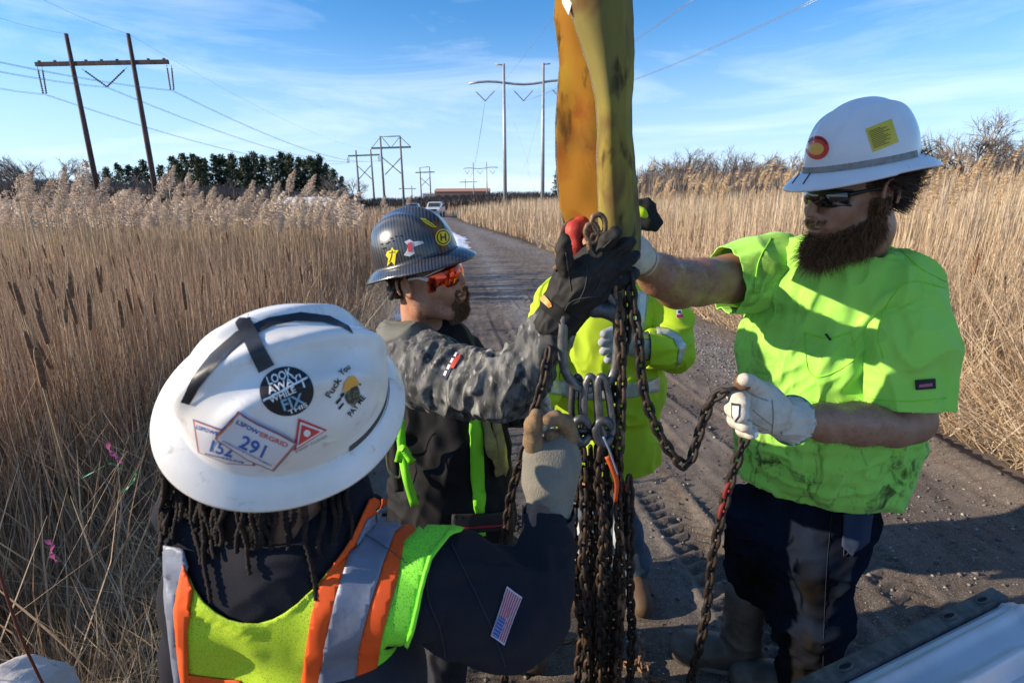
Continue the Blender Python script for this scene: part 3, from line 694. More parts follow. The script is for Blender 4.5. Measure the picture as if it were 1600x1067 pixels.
wire((200, 53, 70), (40, -14, 45), .3, .012, 'thin shield wire climbing left from the right dark pole top')
wire((103, 53, 70), (-60, 8, 50), .3, .012, 'thin shield wire climbing left from the left dark pole top')
wire((200, 53, 70), (579, 234, 200), 2.5, .012, 'thin shield wire running right from the dark pole top')
for i, dx in enumerate((0, 5)):
    k = ('upper', 'lower')[i]
    wire((877, 157, 100), (1300-dx, -14+dx*1.2, 42), 1.0, .022, f'{k} cable of the flatter pair crossing the sky right of the sling')
    wire((818, 158, 100), (1110-dx, -22+dx*1.3, 36), 1.0, .018, f'{k} cable of the steeper pair crossing the sky right of the sling')
    wire((758, 158, 100), (730+dx*.3, 272, 330), 6, .02, f'{"left" if i else "right"} long wire falling from the steel pole to the far poles')
wire((758, 158, 100), (905, -30, 32), .5, .012, 'thin cable passing behind the top of the yellow sling')
wire((794, 163, 100), (826, 258, 96), 0, .015, 'guy wire crossing from the left steel pole'); wire((848, 160, 100), (822, 258, 96), 0, .015, 'guy wire crossing from the right steel pole')
wire((820, 258, 96), (806, 305, 96), 0, .012, 'left guy wire tail between the steel poles'); wire((822, 258, 96), (838, 305, 96), 0, .012, 'right guy wire tail between the steel poles')
# ---- trees
m_bark = M('bark', (.11, .085, .065), .9, (.2, .16, .13), 4); m_twig = M('bare_twigs', (.16, .125, .10), .9, (.25, .2, .17), .4)
def limb_mesh(seed, H, spread=.45, depth=5, r0=.12, lean=0, nb=3, trunk=.3):
    r = np.random.default_rng(seed); segs = []
    def grow(p, d, l, rad, dep):
        n = 3; P_ = [p]; q = p; dd = d
        for i in range(n):
            dd = nrm(dd+r.normal(0, .13, 3)); q = q+dd*l/n; P_.append(q)
        segs.append((P_, rad, rad*.6))
        if dep == 0: return
        for i in range(nb if dep > 1 else nb+1):
            t = r.uniform(.45, 1.0); k = min(int(t*n), n-1); b = P_[k]+(P_[k+1]-P_[k])*(t*n-k)
            nd = nrm(dd+r.normal(0, spread, 3)+np.array([0, 0, .12])); grow(b, nd, l*r.uniform(.55, .82), rad*.55, dep-1)
    grow(np.zeros(3), nrm(np.array([lean, 0, 1.])), H*trunk, r0, depth)
    mb = MB(); mt = MB()
    for P_, a, b in segs:
        (mt if a > r0*.5 else mb).tube(P_, np.linspace(a, b, len(P_)), 3 if a < r0*.5 else 6, caps=False)
    return mt, mb
def bare(seed, H, **k):
    root = empty('bare_tree'); t, c = limb_mesh(seed, H, **k); t.build('trunk', m_bark, root, True); co = c.build('crown', m_twig, root); HT[root] = max(v.co.z for v in co.data.vertices); return root
HT = {}
bare_p = [bare(60+i, 7, r0=.15, spread=.42, depth=5) for i in range(4)]
def pine(seed, H=14):
    r = np.random.default_rng(seed); root = empty('pine_tree'); mk('trunk', *tube([(0, 0, 0), (.1, 0, H*.5), (0, .1, H*.96)], [.26, .18, .04], 7), m_bark, root)
    V = []; A = []
    lev = 22
    for i in range(lev):
        t = .28+.72*i/lev; z = H*t; R = H*.185*(1-((t-.28)/.74)**1.15)*r.uniform(.55, 1.3)+.25
        for j in range(r.integers(5, 8)):
            a = r.random()*6.28; br = R*r.uniform(.6, 1.1)
            for q in range(13):
                s = r.uniform(.25, 1)**.7; c = np.array([math.cos(a)*br*s, math.sin(a)*br*s, z+br*.18*s])+r.normal(0, .28, 3)
                u = nrm(r.normal(0, 1, 3)); v = nrm(np.cross(u, r.normal(0, 1, 3))); sz = r.uniform(.12, .36)
                V += [c-u*sz, c+v*sz*.6, c+u*sz, c-v*sz*.6]; A += [r.random()]*4
    F = np.arange(len(V)).reshape(-1, 4); mk('crown', np.array(V), F, m_pine, root, True, {'rnd': np.array(A)}); return root
m_pine = ramp_mat('pine_needles', [(0, (.025, .035, .018)), (.5, (.05, .065, .03)), (1, (.10, .115, .055))], trans=.15)
pine_p = [pine(80+i) for i in range(5)]
used2 = set()
def plant(protos, x, Y, ytop, Hp, label, cat, group, wide=1.0):
    p = random.choice(protos); o = p if p not in used2 else copy_tree(p); used2.add(p)
    q = PY(x, ytop, Y); gzv = gzp(q[0], Y); Hp = HT.get(p, Hp)
    s = (q[2]-gzv)/Hp; o.location = (q[0], Y, gzv); o.scale = (s*wide, s*wide, s); o.rotation_euler[2] = random.random()*6.28
    tag(o, label, cat, group); return o
for i, (x, y) in enumerate([(165, 262), (183, 256), (200, 258), (222, 250), (212, 262), (250, 258), (268, 244), (285, 240), (300, 240), (318, 247), (334, 242), (346, 243), (362, 241), (378, 246), (395, 238), (410, 244), (425, 245), (438, 238), (452, 241), (466, 246), (484, 244), (498, 243), (508, 256), (150, 272), (140, 276), (275, 250), (310, 246), (355, 250), (385, 244), (445, 247), (475, 250), (492, 250)]):
    plant(pine_p, x, 150+rs.uniform(-8, 12), y, 14, 'dark green pine in the grove behind the left marsh', 'pine tree', 'pines behind the left marsh', 1.15)
plant(pine_p, 520, 140, 264, 14, 'lighter low conifer at the right end of the pine grove', 'pine tree', None, 1.2)
plant(pine_p, 533, 150, 276, 14, 'smallest conifer beyond the right end of the pine grove', 'pine tree', None, 1.3)
plant(pine_p, 872, 140, 265, 14, 'dark pine standing just left of the yellow sling', 'pine tree', None, 1.1)
for i in range(26):
    x = [20, 45, 60, 75, 92, 105, 120, 25][i % 8]+rs.uniform(-8, 8) if i < 9 else rs.uniform(100, 560)
    plant(bare_p, x, rs.uniform(100, 125), rs.uniform(236, 258) if i < 9 else rs.uniform(262, 292), 6.3, 'leafless tree in the brush behind the left marsh', 'tree', 'bare trees behind the left marsh')
for i in range(34):
    x = rs.uniform(995, 1250); plant(bare_p, x, rs.uniform(75, 110), rs.uniform(226, 250) if i % 3 else rs.uniform(245, 258), 6.3, 'leafless tree on the skyline behind the right field', 'tree', 'bare trees behind the right field')
big_b = bare(91, 9, r0=.22, spread=.55, depth=5, nb=4, trunk=.34, lean=.1); used2.discard(big_b)
plant([big_b], 1540, 38, 168, 9, 'largest leafless tree with crooked pale limbs at the right edge', 'tree', None, 1.25)
for x, y in [(1448, 200), (1475, 205), (1500, 190), (1590, 195), (1615, 200), (1565, 215), (1430, 225), (1520, 215)]:
    plant(bare_p, x, rs.uniform(42, 60), y, 6.3, 'leafless tree beside the large crooked tree', 'tree', 'bare trees around the large crooked tree')
plant(bare_p, 1235, 60, 222, 6.3, 'bare bush at the left of the white hard hat brim', 'tree', None)
# low brush masses (stuff)
def brush(name, x0, x1, Y0, Y1, ytop, n, mt, label, seed, wdt=.09):
    r = np.random.default_rng(seed); xs = r.uniform(x0, x1, n); Y = r.uniform(Y0, Y1, n); Xw = np.array([PY(x, 315, y_)[0] for x, y_ in zip(xs, Y)])
    yt = ytop(xs)+r.uniform(0, 10, n)+8*(fbm(np.stack([xs/25, Y/9, xs*0], 1), seed, 2)-.5); zt = np.array([PY(x, y_, Yy)[2] for x, y_, Yy in zip(xs, yt, Y)])
    b = gz(np.stack([Xw, Y], 1)); H = np.maximum(zt-b[:, 2], .5); st = b.copy()
    k = r.random(n)*.55; st[:, 2] += H*k
    return blades(name, st, H*(1-k), wdt, r.normal(0, .28, (n, 2)), mt, seed, .3, label=label)
m_brush = ramp_mat('brush_twigs', [(0, (.06, .045, .038)), (.6, (.15, .115, .095)), (1, (.26, .21, .17))])
brush('far_brush', 360, 880, 128, 150, lambda x: np.interp(x, [360, 560, 640, 720, 760, 800, 870], [303, 309, 308, 304, 301, 297, 300]), 15000, m_brush, 'dark brown leafless thicket across the far end of the fields', 71, .16)
brush('marsh_edge_brush', -40, 560, 92, 125, lambda x: np.interp(x, [-40, 60, 130, 200, 300, 560], [285, 276, 282, 284, 288, 302]), 15000, m_brush, 'brown leafless brush under the pines behind the left marsh', 72, .13)
brush('skyline_brush', 990, 1700, 40, 95, lambda x: np.interp(x, [990, 1240, 1420, 1700], [262, 262, 252, 248]), 9000, m_brush, 'leafless brush on the skyline behind the right reeds', 73, .06)
def berm(name, x0, x1, Y, ytop, label):
    xs = np.linspace(x0, x1, 60); V = []
    for x in xs:
        p = PY(x, ytop(x)+6*vnoise(np.array([[x/9., 0, 0]]))[0], Y)
        for dy, f in ((-5, 0), (-2, .75), (0, 1), (6, .9), (14, 0)): V.append((p[0], Y+dy, gzp(p[0], Y+dy)-.2+f*max(p[2]-1, .6)))
    I = np.arange(len(V)).reshape(60, 5); F = np.stack([I[:-1, :-1], I[1:, :-1], I[1:, 1:], I[:-1, 1:]], -1).reshape(-1, 4)
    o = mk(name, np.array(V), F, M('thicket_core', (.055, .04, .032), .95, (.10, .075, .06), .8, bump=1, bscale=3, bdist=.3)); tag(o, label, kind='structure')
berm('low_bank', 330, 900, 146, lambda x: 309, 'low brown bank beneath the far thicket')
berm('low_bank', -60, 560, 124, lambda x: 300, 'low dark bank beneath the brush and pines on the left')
# pond
o = mk('marsh_pond', [(*PG(280, 347)[:2], 0.62), (*PG(560, 343)[:2], .62), (*PG(575, 336)[:2]*1.0, .62), (*PG(250, 338)[:2], .62)], [(0, 1, 2, 3)], M('pond_water', (.10, .13, .18), .12)); tag(o, 'open water in the marsh beyond the cattails', kind='structure')
# distant buildings
def shed(label, x, Y, wd, hw, hr, wall, roof, wins=3, dp=8):
    p = PY(x, 312, Y); z0 = gzp(p[0], Y); root = empty('building', (p[0], Y, z0), label, 'building'); mb = MB()
    mb.box((p[0], Y+dp/2, z0+hw/2), (wd, dp, hw)); mb.build('wall', wall, root)
    e = .4; V = [(p[0]-wd/2-e, Y-e, z0+hw), (p[0]+wd/2+e, Y-e, z0+hw), (p[0]+wd/2+e, Y+dp+e, z0+hw), (p[0]-wd/2-e, Y+dp+e, z0+hw), (p[0]-wd/2-e, Y+dp/2, z0+hr), (p[0]+wd/2+e, Y+dp/2, z0+hr)]
    mk('roof', V, [(0, 1, 5, 4), (2, 3, 4, 5), (0, 4, 3), (1, 2, 5), (0, 3, 2, 1)], roof, root, False)
    for i in range(wins):
        b = MB(); b.box((p[0]-wd/2+(i+.5)*wd/wins, Y-.06, z0+hw*.55), (wd/wins*.4, .1, hw*.4)); b.build('window', M('dark_glass', (.04, .05, .06), .1), root)
shed('long low building with an orange roof on the far horizon', 722, 420, 42, 10, 12.5, M('brick_far', (.3, .16, .11), .9), M('orange_roof', (.40, .22, .15), .8), 7, 20)
shed('pale flat building left of the orange roof on the horizon', 690, 430, 30, 8.5, 9.5, M('pale_wall', (.5, .5, .5), .8), M('grey_roof', (.4, .4, .42), .8), 5, 20)
shed('small grey shed with snow on its roof behind the left plumes', 478, 88, 7, 1.7, 3.0, M('shed_wall', (.2, .2, .22), .8), M('snow_roof', (.78, .79, .82), .7), 2, 4)
shed('low dark hut beside the snowy shed behind the left plumes', 432, 90, 5, 1.7, 2.3, M('shed_dark', (.05, .055, .07), .8), M('grey_roof', (.4, .4, .42), .8), 2, 4)
# pickup trucks on the road
def pickup(label, x, Y, mt, s=1.0):
    p = PY(x, 335, Y); X = p[0]; z = gzp(X, Y)+.02; root = empty('pickup_truck', (X, Y, z), label, 'truck', 'trucks parked on the road'); W = 1.9; Lh = 5.2
    prof = [(0, .55), (0, 1.0), (.15, 1.12), (1.35, 1.2), (2.1, 1.82), (3.1, 1.85), (3.25, 1.25), (Lh, 1.22), (Lh, .55)]
    V = [(X+sx*W/2*(.86 if h > 1.5 else 1), Y+y, z+h) for sx in (-1, 1) for y, h in prof]; n = len(prof)
    F = [tuple(range(n))[::-1], tuple(range(n, 2*n))]+[(i, (i+1) % n, n+(i+1) % n, n+i) for i in range(n)]
    o = mk('body', V, F, mt, root, False); b = o.modifiers.new('bevel', 'BEVEL'); b.width = .06; b.segments = 2
    mk('windshield', [(X-.78, Y+1.42, z+1.24), (X+.78, Y+1.42, z+1.24), (X+.70, Y+2.0, z+1.745), (X-.70, Y+2.0, z+1.745)], [(0, 1, 2, 3)], M('dark_glass', (.04, .05, .06), .1), root, False).location.y += -.05
    for sx in (-1, 1):
        b = MB(); b.box((X+sx*.72, Y-.02, z+.92), (.34, .06, .18)); b.build('headlight', M('lamp_glass', (.75, .75, .72), .15), root)
        for yy in (1.0, 4.2): t = MB(); t.tube([(X+sx*.95-.13*sx, Y+yy, z+.38), (X+sx*.95+.02*sx, Y+yy, z+.38)], .38, 18); t.build('wheel', M('tyre_rubber', (.03, .03, .03), .8), root)
        b = MB(); b.box((X+sx*1.08, Y+1.7, z+1.3), (.2, .1, .2)); b.build('mirror', M('black_trim', (.02, .02, .02), .5), root)
    b = MB(); b.box((X, Y-.03, z+.85), (1.0, .06, .25)); b.build('grille', M('black_trim', (.02, .02, .02), .5), root)
    b = MB(); b.box((X, Y-.08, z+.56), (1.95, .16, .22)); b.build('bumper', M('bumper_grey', (.3, .3, .3), .4, metal=.5), root)
pickup('grey pickup truck parked left of the white one beyond the dark hard hat', 640, 72, M('truck_grey', (.28, .30, .32), .35, coat=.4))
pickup('pale pickup truck parked nearer the road beyond the dark hard hat', 676, 68, M('truck_white', (.62, .63, .62), .35, coat=.4))
# two small utility tell-tales by the steel poles
for x, lab in ((790, 'small yellow marker at the foot of the left steel pole'), (880, 'small yellow marker by the far right thicket')):
    p = PY(x, 315, 95); b = MB(); z = gzp(p[0], 95); b.box((p[0]+(.0 if x < 800 else 0)-2.0, 95, z+1.3), (.35, .05, .35)); b.tube([(p[0]-2, 95.06, z), (p[0]-2, 95.06, z+1.4)], .04, 5); tag(b.build('marker_sign', M('marker_yellow', (.7, .5, .1), .7)), lab, 'marker')
# boulder, survey ribbons, red stem in the near left corner
def rock(label, c, r, seed, mt):
    b = Blob(.012); b.ell(c, r, k=.02); b.ell(c+np.array([r[0]*.6, .02, -.02]), np.array(r)*.6, k=.05); b.ell(c-np.array([r[0]*.7, 0, .01]), np.array(r)*.65, k=.05)
    V, F = b.mesh(); V = relax(V, F, 1); N = vnormals(V, F); V = V+N*((fbm(V*9, seed, 4)-.5)*.07)[:, None]; tag(mk('boulder', V, F, mt), label, 'rock')
pc = PG(45, 1062); rock('pale boulder half hidden in dry grass at the lower left corner', PY(35, 1092, 1.18), (.12, .11, .10), 3, M('limestone', (.42, .38, .36), .9, (.58, .53, .5), 6, bump=.5, bscale=30, bdist=.01, col3=(.2, .15, .12), thr3=(.58, .68)))
def ribbon(label, pts, wd, mt, Y):
    P_ = spline([PY(x, y, Y) for x, y in pts], 6); n = len(P_); V = []
    for i, p in enumerate(P_):
        a = i*.55; s = np.array([math.cos(a)*wd/2, math.sin(a)*wd*.5, .3*wd*math.sin(a*1.3)]); V += [p-s, p+s]
    o = mk('survey_ribbon', np.array(V), [(2*i, 2*i+1, 2*i+3, 2*i+2) for i in range(n-1)], mt); tag(o, label, 'ribbon')
m_pink = M('pink_tape', (.50, .12, .27), .5, trans=.3); m_grn = M('green_tape', (.06, .32, .16), .5, trans=.3)
ribbon('pink survey ribbon tied to stems left of the near hard hat', [(168, 692), (174, 706), (184, 716), (190, 724)], .013, m_pink, 1.45)
ribbon('lower pink survey ribbon near the left edge', [(72, 843), (82, 852), (80, 866), (90, 878)], .012, m_pink, 1.3)
ribbon('green survey tape looped under the upper pink ribbon', [(125, 748), (150, 735), (172, 724), (190, 733), (212, 738), (205, 756), (190, 770)], .006, m_grn, 1.4)
P_ = [PY(-5, 880, 1.1), PY(12, 935, 1.1), PY(35, 1000, 1.1), PY(70, 1075, 1.12)]; lo_ = PG(110, 1150); P_.append(np.array([P_[-1][0]+.06, P_[-1][1]+.03, -.1]))
o = mk('red_stem', *tube(spline(P_, 5), .0035, 5), M('red_bark', (.16, .045, .025), .6)); tag(o, 'dark red leafless stem leaning at the lower left edge', 'twig')
# ---- white truck whose lowered tailgate shows in the lower right corner
A = PG(1541, 921, .85); B = PG(1228, 1070, .85); e1 = nrm((B-A)*np.array([1, 1, 0])); e2 = np.array([-e1[1], e1[0], 0])
if e2[1] > 0: e2 = -e2
root = empty('truck', tuple(A+e1*.5+e2*1.5+np.array([0, 0, -.85])), 'white truck with its lowered tailgate reaching into the lower right corner', 'truck')
def tg(a, b, z=0): return A+e1*a+e2*b+np.array([0, 0, z])
Lg, Wg = 1.45, .58; na, nb = 300, 130; aa, bb = np.meshgrid(np.linspace(-.0, Lg, na), np.linspace(.045, Wg, nb), indexing='ij')
def ridge(d, w_): return np.exp(-(d/w_)**2)
def sdbox(a, b, ca, cb, ha, hb, r): qa, qb = np.abs(a-ca)-ha+r, np.abs(b-cb)-hb+r; return np.hypot(np.maximum(qa, 0), np.maximum(qb, 0))+np.minimum(np.maximum(qa, qb), 0)-r
hz = .018*ridge(bb-.075, .012)+.006*ridge(bb-.055, .006); 
d1 = sdbox(aa, bb, .42, .30, .34, .15, .10); hz = hz+.026*ridge(d1, .018)-.022*smooth01(.01, -.01, d1)
d2 = sdbox(aa, bb, 1.2, .30, .36, .15, .10); hz = hz+.014*ridge(d2, .014)-.010*smooth01(.01, -.01, d2)
d3 = np.hypot(aa-.36, (bb-.27)); hz = hz+.012*ridge(d3-.08, .016)*(aa > .28); hz = hz+.008*ridge(aa-.03, .01)
hz = hz-.02*smooth01(.014, .008, np.hypot(aa-.055, (bb-.14)*.8))
V = (A[None, None]+aa[..., None]*e1+bb[..., None]*e2+hz[..., None]*np.array([0, 0, 1.])).reshape(-1, 3); I = np.arange(na*nb).reshape(na, nb); F = np.stack([I[:-1, :-1], I[:-1, 1:], I[1:, 1:], I[1:, :-1]], -1).reshape(-1, 4)
m_tw = M('white_truck_paint', (.52, .54, .58), .38, (.44, .45, .47), 6, coat=.2, col3=(.33, .3, .27), scale3=45, thr3=(.64, .74))
mk('tailgate_panel', V, F, m_tw, root)
def bx(name, a0, a1, b0, b1, z0, z1, mt, bev=.004):
    mb = MB(); c = tg((a0+a1)/2, (b0+b1)/2, (z0+z1)/2); mb.box(c, (a1-a0, b1-b0, z1-z0), np.stack([e1, e2, np.array([0, 0, 1.])])); return mb.build(name, mt, root, bevel=bev)
bx('tailgate_body', .002, Lg-.01, .046, Wg-.01, -.075, -.012, m_tw)
m_cap = M('worn_black_plastic', (.045, .043, .042), .65, (.10, .095, .09), 30, bump=.6, bscale=120, bdist=.002, col3=(.2, .18, .16), scale3=90, thr3=(.62, .7))
cap = bx('edge_cap', -.008, Lg, .004, .043, -.07, .012, m_cap, .006)
for a_ in (.07, .20, .55, .95):
    mb = MB(); R_ = np.stack([e1, e2, np.array([0, 0, 1.])]); c = tg(a_, .0235, .0125); mb.tube([c+e1*.02*math.cos(t)+e2*.008*math.sin(t)+np.array([0, 0, .001]) for t in np.linspace(0, 2*PI, 16)[:-1]], .0028, 5, closed=True); mb.build('slot_rim', m_cap, root)
    c2 = [tg(a_+.017*math.cos(t), .0235+.005*math.sin(t), .0135) for t in np.linspace(0, 2*PI, 14)[:-1]]; mk('slot', c2, [tuple(range(13))], M('slot_dark', (.01, .01, .01), .9), root, False)
bx('bed_floor', .0, Lg, Wg+.01, Wg+1.9, -.10, -.03, M('bed_liner', (.03, .03, .03), .8))
bx('bed_side', -.09, -.01, Wg+.01, Wg+1.9, -.45, .42, m_tw, .02); bx('bed_side', Lg+.01, Lg+.09, Wg+.01, Wg+1.9, -.45, .42, m_tw, .02)
bx('bumper', -.05, Lg+.05, Wg-.02, Wg+.12, -.40, -.22, M('bumper_grey', (.3, .3, .3), .4, metal=.5))
for a_ in (-.02, Lg+.02):
    mb = MB(); mb.tube([tg(a_-.12, Wg+1.0, -.5), tg(a_+.12, Wg+1.0, -.5)], .35, 24); mb.build('wheel', M('tyre_rubber', (.03, .03, .03), .8), root)
# ================================================================== PEOPLE
Z3 = np.array([0, 0, 1.])
class Frame:
    """local metric frame: x forward, y left, z up"""
    def __init__(s, o, fwd, up, sc=1.0):
        s.o = np.array(o, float); s.z = nrm(up); s.x = nrm(np.array(fwd)-s.z*(np.array(fwd)@s.z)); s.y = np.cross(s.z, s.x); s.s = sc; s.R = np.stack([s.x, s.y, s.z])
    def __call__(s, x, y, z): return s.o+s.s*(x*s.x+y*s.y+z*s.z)
    def vec(s, x, y, z): return x*s.x+y*s.y+z*s.z
    def arr(s, P_): return s.o+s.s*(np.asarray(P_)@s.R)
# ---- full-brim hard hat, parametric; a: angle, profile from crown to brim edge and back underneath
def hat_geo(front=.062, side=.040, back=.052, Lf=.138, Lw=.112, Hh=.150, ridges='three', vents=False, rid=1.25):
    na = 120; A = np.arange(na)*2*PI/na; rows = []
    def ring(tt, inset=0.0, brim=None, zoff=0.0):
        out = []
        for a in A:
            ca, sa = math.cos(a), math.sin(a); Lx, Ly = Lf-inset, Lw-inset
            if brim is None:
                ph = tt*PI/2; n = 2.35; r = math.sin(ph)**(2/n*1.06); z = Hh*(max(math.cos(ph), 0))**(2/n*.93)-inset
                x, y = Lx*r*ca, Ly*r*sa
                if inset == 0 and ridges:
                    fade = smooth01(.0, .12, tt)*smooth01(1.0, .72, tt); f0 = smooth01(.95, .6, tt)
                    d = .0065*rid*math.exp(-(y/.014)**2)*f0
                    yy = abs(y); d += .0045*rid*math.exp(-((yy-.052)/.010)**2)*fade*smooth01(-.115, -.06, x)*smooth01(.12, .07, x)
                    nn = np.array([ca*math.sin(ph)/Lx*.13, sa*math.sin(ph)/Ly*.13, math.cos(ph)+.05]); nn /= np.linalg.norm(nn); x += nn[0]*d; y += nn[1]*d; z += nn[2]*d
            else:
                bw = (side+(front-side)*max(ca, 0)**2 if ca > 0 else side+(back-side)*max(-ca, 0)**2)*brim
                rr = 1/math.sqrt((ca/Lx)**2+(sa/Ly)**2); x, y = (rr+bw)*ca, (rr+bw)*sa
                z = -.012*brim-.014*brim**2*(1.0 if ca < .2 else 1.15)+zoff - .006*math.cos(2*a)*brim
            out.append((x, y, z))
        return out
    ts = np.concatenate([np.linspace(.035, .9, 26), np.linspace(.93, 1.0, 4)])
    for t in ts: rows.append(ring(t))
    for b in (.06, .2, .4, .6, .8, .93, 1.0): rows.append(ring(1, brim=b))
    rows.append(ring(1, brim=1.02, zoff=-.004))
    for b in (.97, .7, .35, .02): rows.append(ring(1, brim=b, zoff=-.0045))
    for t in np.linspace(1.0, .1, 8): rows.append(ring(t, inset=.004))
    V = np.array(rows).reshape(-1, 3); k = len(rows); F = []
    for i in range(k-1):
        for j in range(na): F.append((i*na+j, (i+1)*na+j, (i+1)*na+(j+1) % na, i*na+(j+1) % na))
    F = np.array(F); top = len(V); V = np.concatenate([V, [[0, 0, Hh+(.0065*rid if ridges else 0)], [0, 0, Hh-.006]]])
    F = [tuple(f) for f in F]+[(top, j, (j+1) % na) for j in range(na)]+[(top+1, (k-1)*na+(j+1) % na, (k-1)*na+j) for j in range(na)]
    return V, F
class Hat:
    def __init__(s, fr, mt, parent, **k):
        V, F = hat_geo(**k); s.V = fr.arr(V); s.F = F; s.o = mk('hard_hat', s.V, F, mt, parent); s._b = None; s.fr = fr
    @property
    def bvh(s):
        if s._b is None: s._b = bvh_of(s.V, s.F)
        return s._b
def band(fr, a0, a1, mt, parent, Lf=.138, Lw=.112, z0=.0, z1=.018, off=.0025, name='goggle_strap'):
    A = np.linspace(a0, a1, 50); V = []
    for a in A:
        ca, sa = math.cos(a), math.sin(a)
        for z, e in ((z0, .002), (z0, 0), ((z0+z1)/2, 0), (z1, -.001), (z1, -.003)):
            rr = 1/math.sqrt((ca/(Lf+off+e))**2+(sa/(Lw+off+e))**2); rr *= (1-.02*z/.02); V.append(((rr)*ca, rr*sa, z-.0*ca))
    F = [(i*5+j, i*5+j+1, i*5+j+6, i*5+j+5) for i in range(49) for j in range(4)]
    return mk(name, fr.arr(V), F, mt, parent)
# ---- head
def head_blob(fr, h=.0024, jaw=1.0, mouth='smile', neck=None):
    b = Blob(h); S = fr.s
    def E(c, r, k=.012, sub=False, R=None): b.ell(fr(*c), np.array(r)*S, fr.R if R is None else R, k*S, sub)
    def Cn(p, k=.012, sub=False, flat=None): b.chain([(fr(*c), r*S) for *c, r in p], k*S, flat, sub)
    E((-.012, 0, .040), (.096, .076, .092), .02)
    E((.030, 0, -.015), (.062, .062, .082), .02)
    for sg in (-1, 1):
        Cn([(-.012, sg*.058, -.035, .020), (.0, sg*.054, -.070, .018), (.060, sg*.026, -.103*jaw, .018)], .03)
        E((.062, sg*.040, -.022), (.026, .022, .020), .02)
        Cn([(.085, sg*.010, .022, .010), (.075, sg*.045, .020, .011)], .014)
        E((.098, sg*.031, .002), (.022, .018, .013), .012, True)
        E((.088, sg*.030, .001), (.0135, .0135, .0125), .004)
        Cn([(.099, sg*.010, -.034, .0075)], .008)
        Cn([(.086, sg*.028, -.054, .012), (.070, sg*.040, -.035, .014)], .02)
    E((.070, 0, -.100*jaw), (.026, .024, .020), .02)
    Cn([(.088, 0, .016, .0085), (.104, 0, -.010, .0085), (.113, 0, -.028, .0095)], .010)
    Cn([(.098, 0, -.042, .006), (.096, 0, -.050, .008)], .012)
    E((.072, 0, -.062), (.030, .034, .026), .02)
    for z, r, x in ((-.0545, .0048, .0985), (-.0715, .0055, .0955)):
        Cn([(x-.010, -.024, -.061, r*.6), (x-.001, -.010, z, r), (x, 0, z+.001, r), (x-.001, .010, z, r), (x-.010, .024, -.061, r*.6)], .005)
    if mouth: E((.101, 0, -.0625), (.013, .019, .0055), .004, True)
    for sg in (-1, 1):
        R = Frame((0, 0, 0), fr.vec(1, 0, 0)+fr.vec(0, sg*.35, 0), fr.vec(-.15, 0, 1)).R
        E((-.006, sg*.083, -.006), (.019, .006, .031), .006, R=R); E((-.010, sg*.079, -.010), (.012, .008, .020), .008, R=R)
        E((-.004, sg*.090, -.006), (.0105, .0055, .019), .004, True, R=R)
        b.chain([(fr(-.010+.0175*math.cos(t), sg*(.090-.002*math.cos(t)), -.002+.031*math.sin(t)), .0032*S) for t in np.linspace(-.2, 3.8, 12)], .004)
    if neck: b.chain([(np.array(p), r) for p, r in neck], .03)
    return b
m_skin = M('skin_ruddy', (.46, .235, .145), .5, (.36, .155, .09), 26, (.42, .66), bump=.35, bscale=420, bdist=.0009, sss=.12, spec=.45)
m_skin2 = M('skin_tan', (.36, .185, .11), .5, (.28, .13, .075), 22, (.42, .66), bump=.35, bscale=420, bdist=.0009, sss=.12, spec=.45)
m_skin3 = M('skin_brown', (.16, .085, .055), .5, bump=.3, bscale=400, bdist=.001)
m_teeth = M('teeth', (.72, .68, .58), .25)
def teeth(fr, parent):
    mb = MB()
    for i in range(-4, 5):
        a = i*.23; c = fr(.0915*1.0-.012*(1-math.cos(a)), .0185*math.sin(a)*1.0, -.0600); R = Frame((0, 0, 0), fr.vec(math.cos(a), math.sin(a), 0), fr.z).R; mb.box(c, (.004, .0042, .0085), R)
    return mb.build('teeth', m_teeth, parent, bevel=.001)
def hair_strands(name, roots, dirs, Ln, mt, parent, seed, wd=.0009, curl=.35, drop=.3, stations=6):
    r = np.random.default_rng(seed); n = len(roots); P_ = roots.copy(); d = dirs/np.linalg.norm(dirs, axis=1)[:, None]; Ln = np.broadcast_to(Ln, (n,)); out = [P_.copy()]; side = np.cross(d, r.normal(0, 1, (n, 3))); side /= np.linalg.norm(side, axis=1)[:, None]
    w1 = r.normal(0, curl, (n, 3)); w2 = r.normal(0, curl, (n, 3))
    for s in range(stations):
        t = s/stations; dd = d+w1*math.sin(t*5)+w2*math.cos(t*7)*.7+np.array([0, 0, -drop])*t; dd /= np.linalg.norm(dd, axis=1)[:, None]; P_ = P_+dd*(Ln/stations)[:, None]; out.append(P_.copy())
    V = []
    for i, p in enumerate(out):
        w_ = wd*(1-(i/stations)*.8); V += [p-side*w_, p+side*w_]
    V = np.stack(V, 1); k = stations+1; q = np.array([[2*i, 2*i+1, 2*i+3, 2*i+2] for i in range(k-1)]); F = (np.arange(n)[:, None, None]*2*k+q[None]).reshape(-1, 4)
    o = mk(name, V.reshape(-1, 3), F, mt, parent, True, {'rnd': np.repeat(r.random(n), 2*k)}); o['kind'] = 'stuff'; return o
def scalp_points(fr, skin, n, cond, seed):
    """random points of a skin mesh where cond(local xyz) holds, with normals"""
    r = np.random.default_rng(seed); V, F = skin.V, skin.F; N = vnormals(V, F); loc = (V-fr.o)@fr.R.T/fr.s; ok = np.nonzero(cond(loc))[0]
    i = r.choice(ok, n); return V[i]+r.normal(0, .0012, (n, 3)), N[i], loc[i]
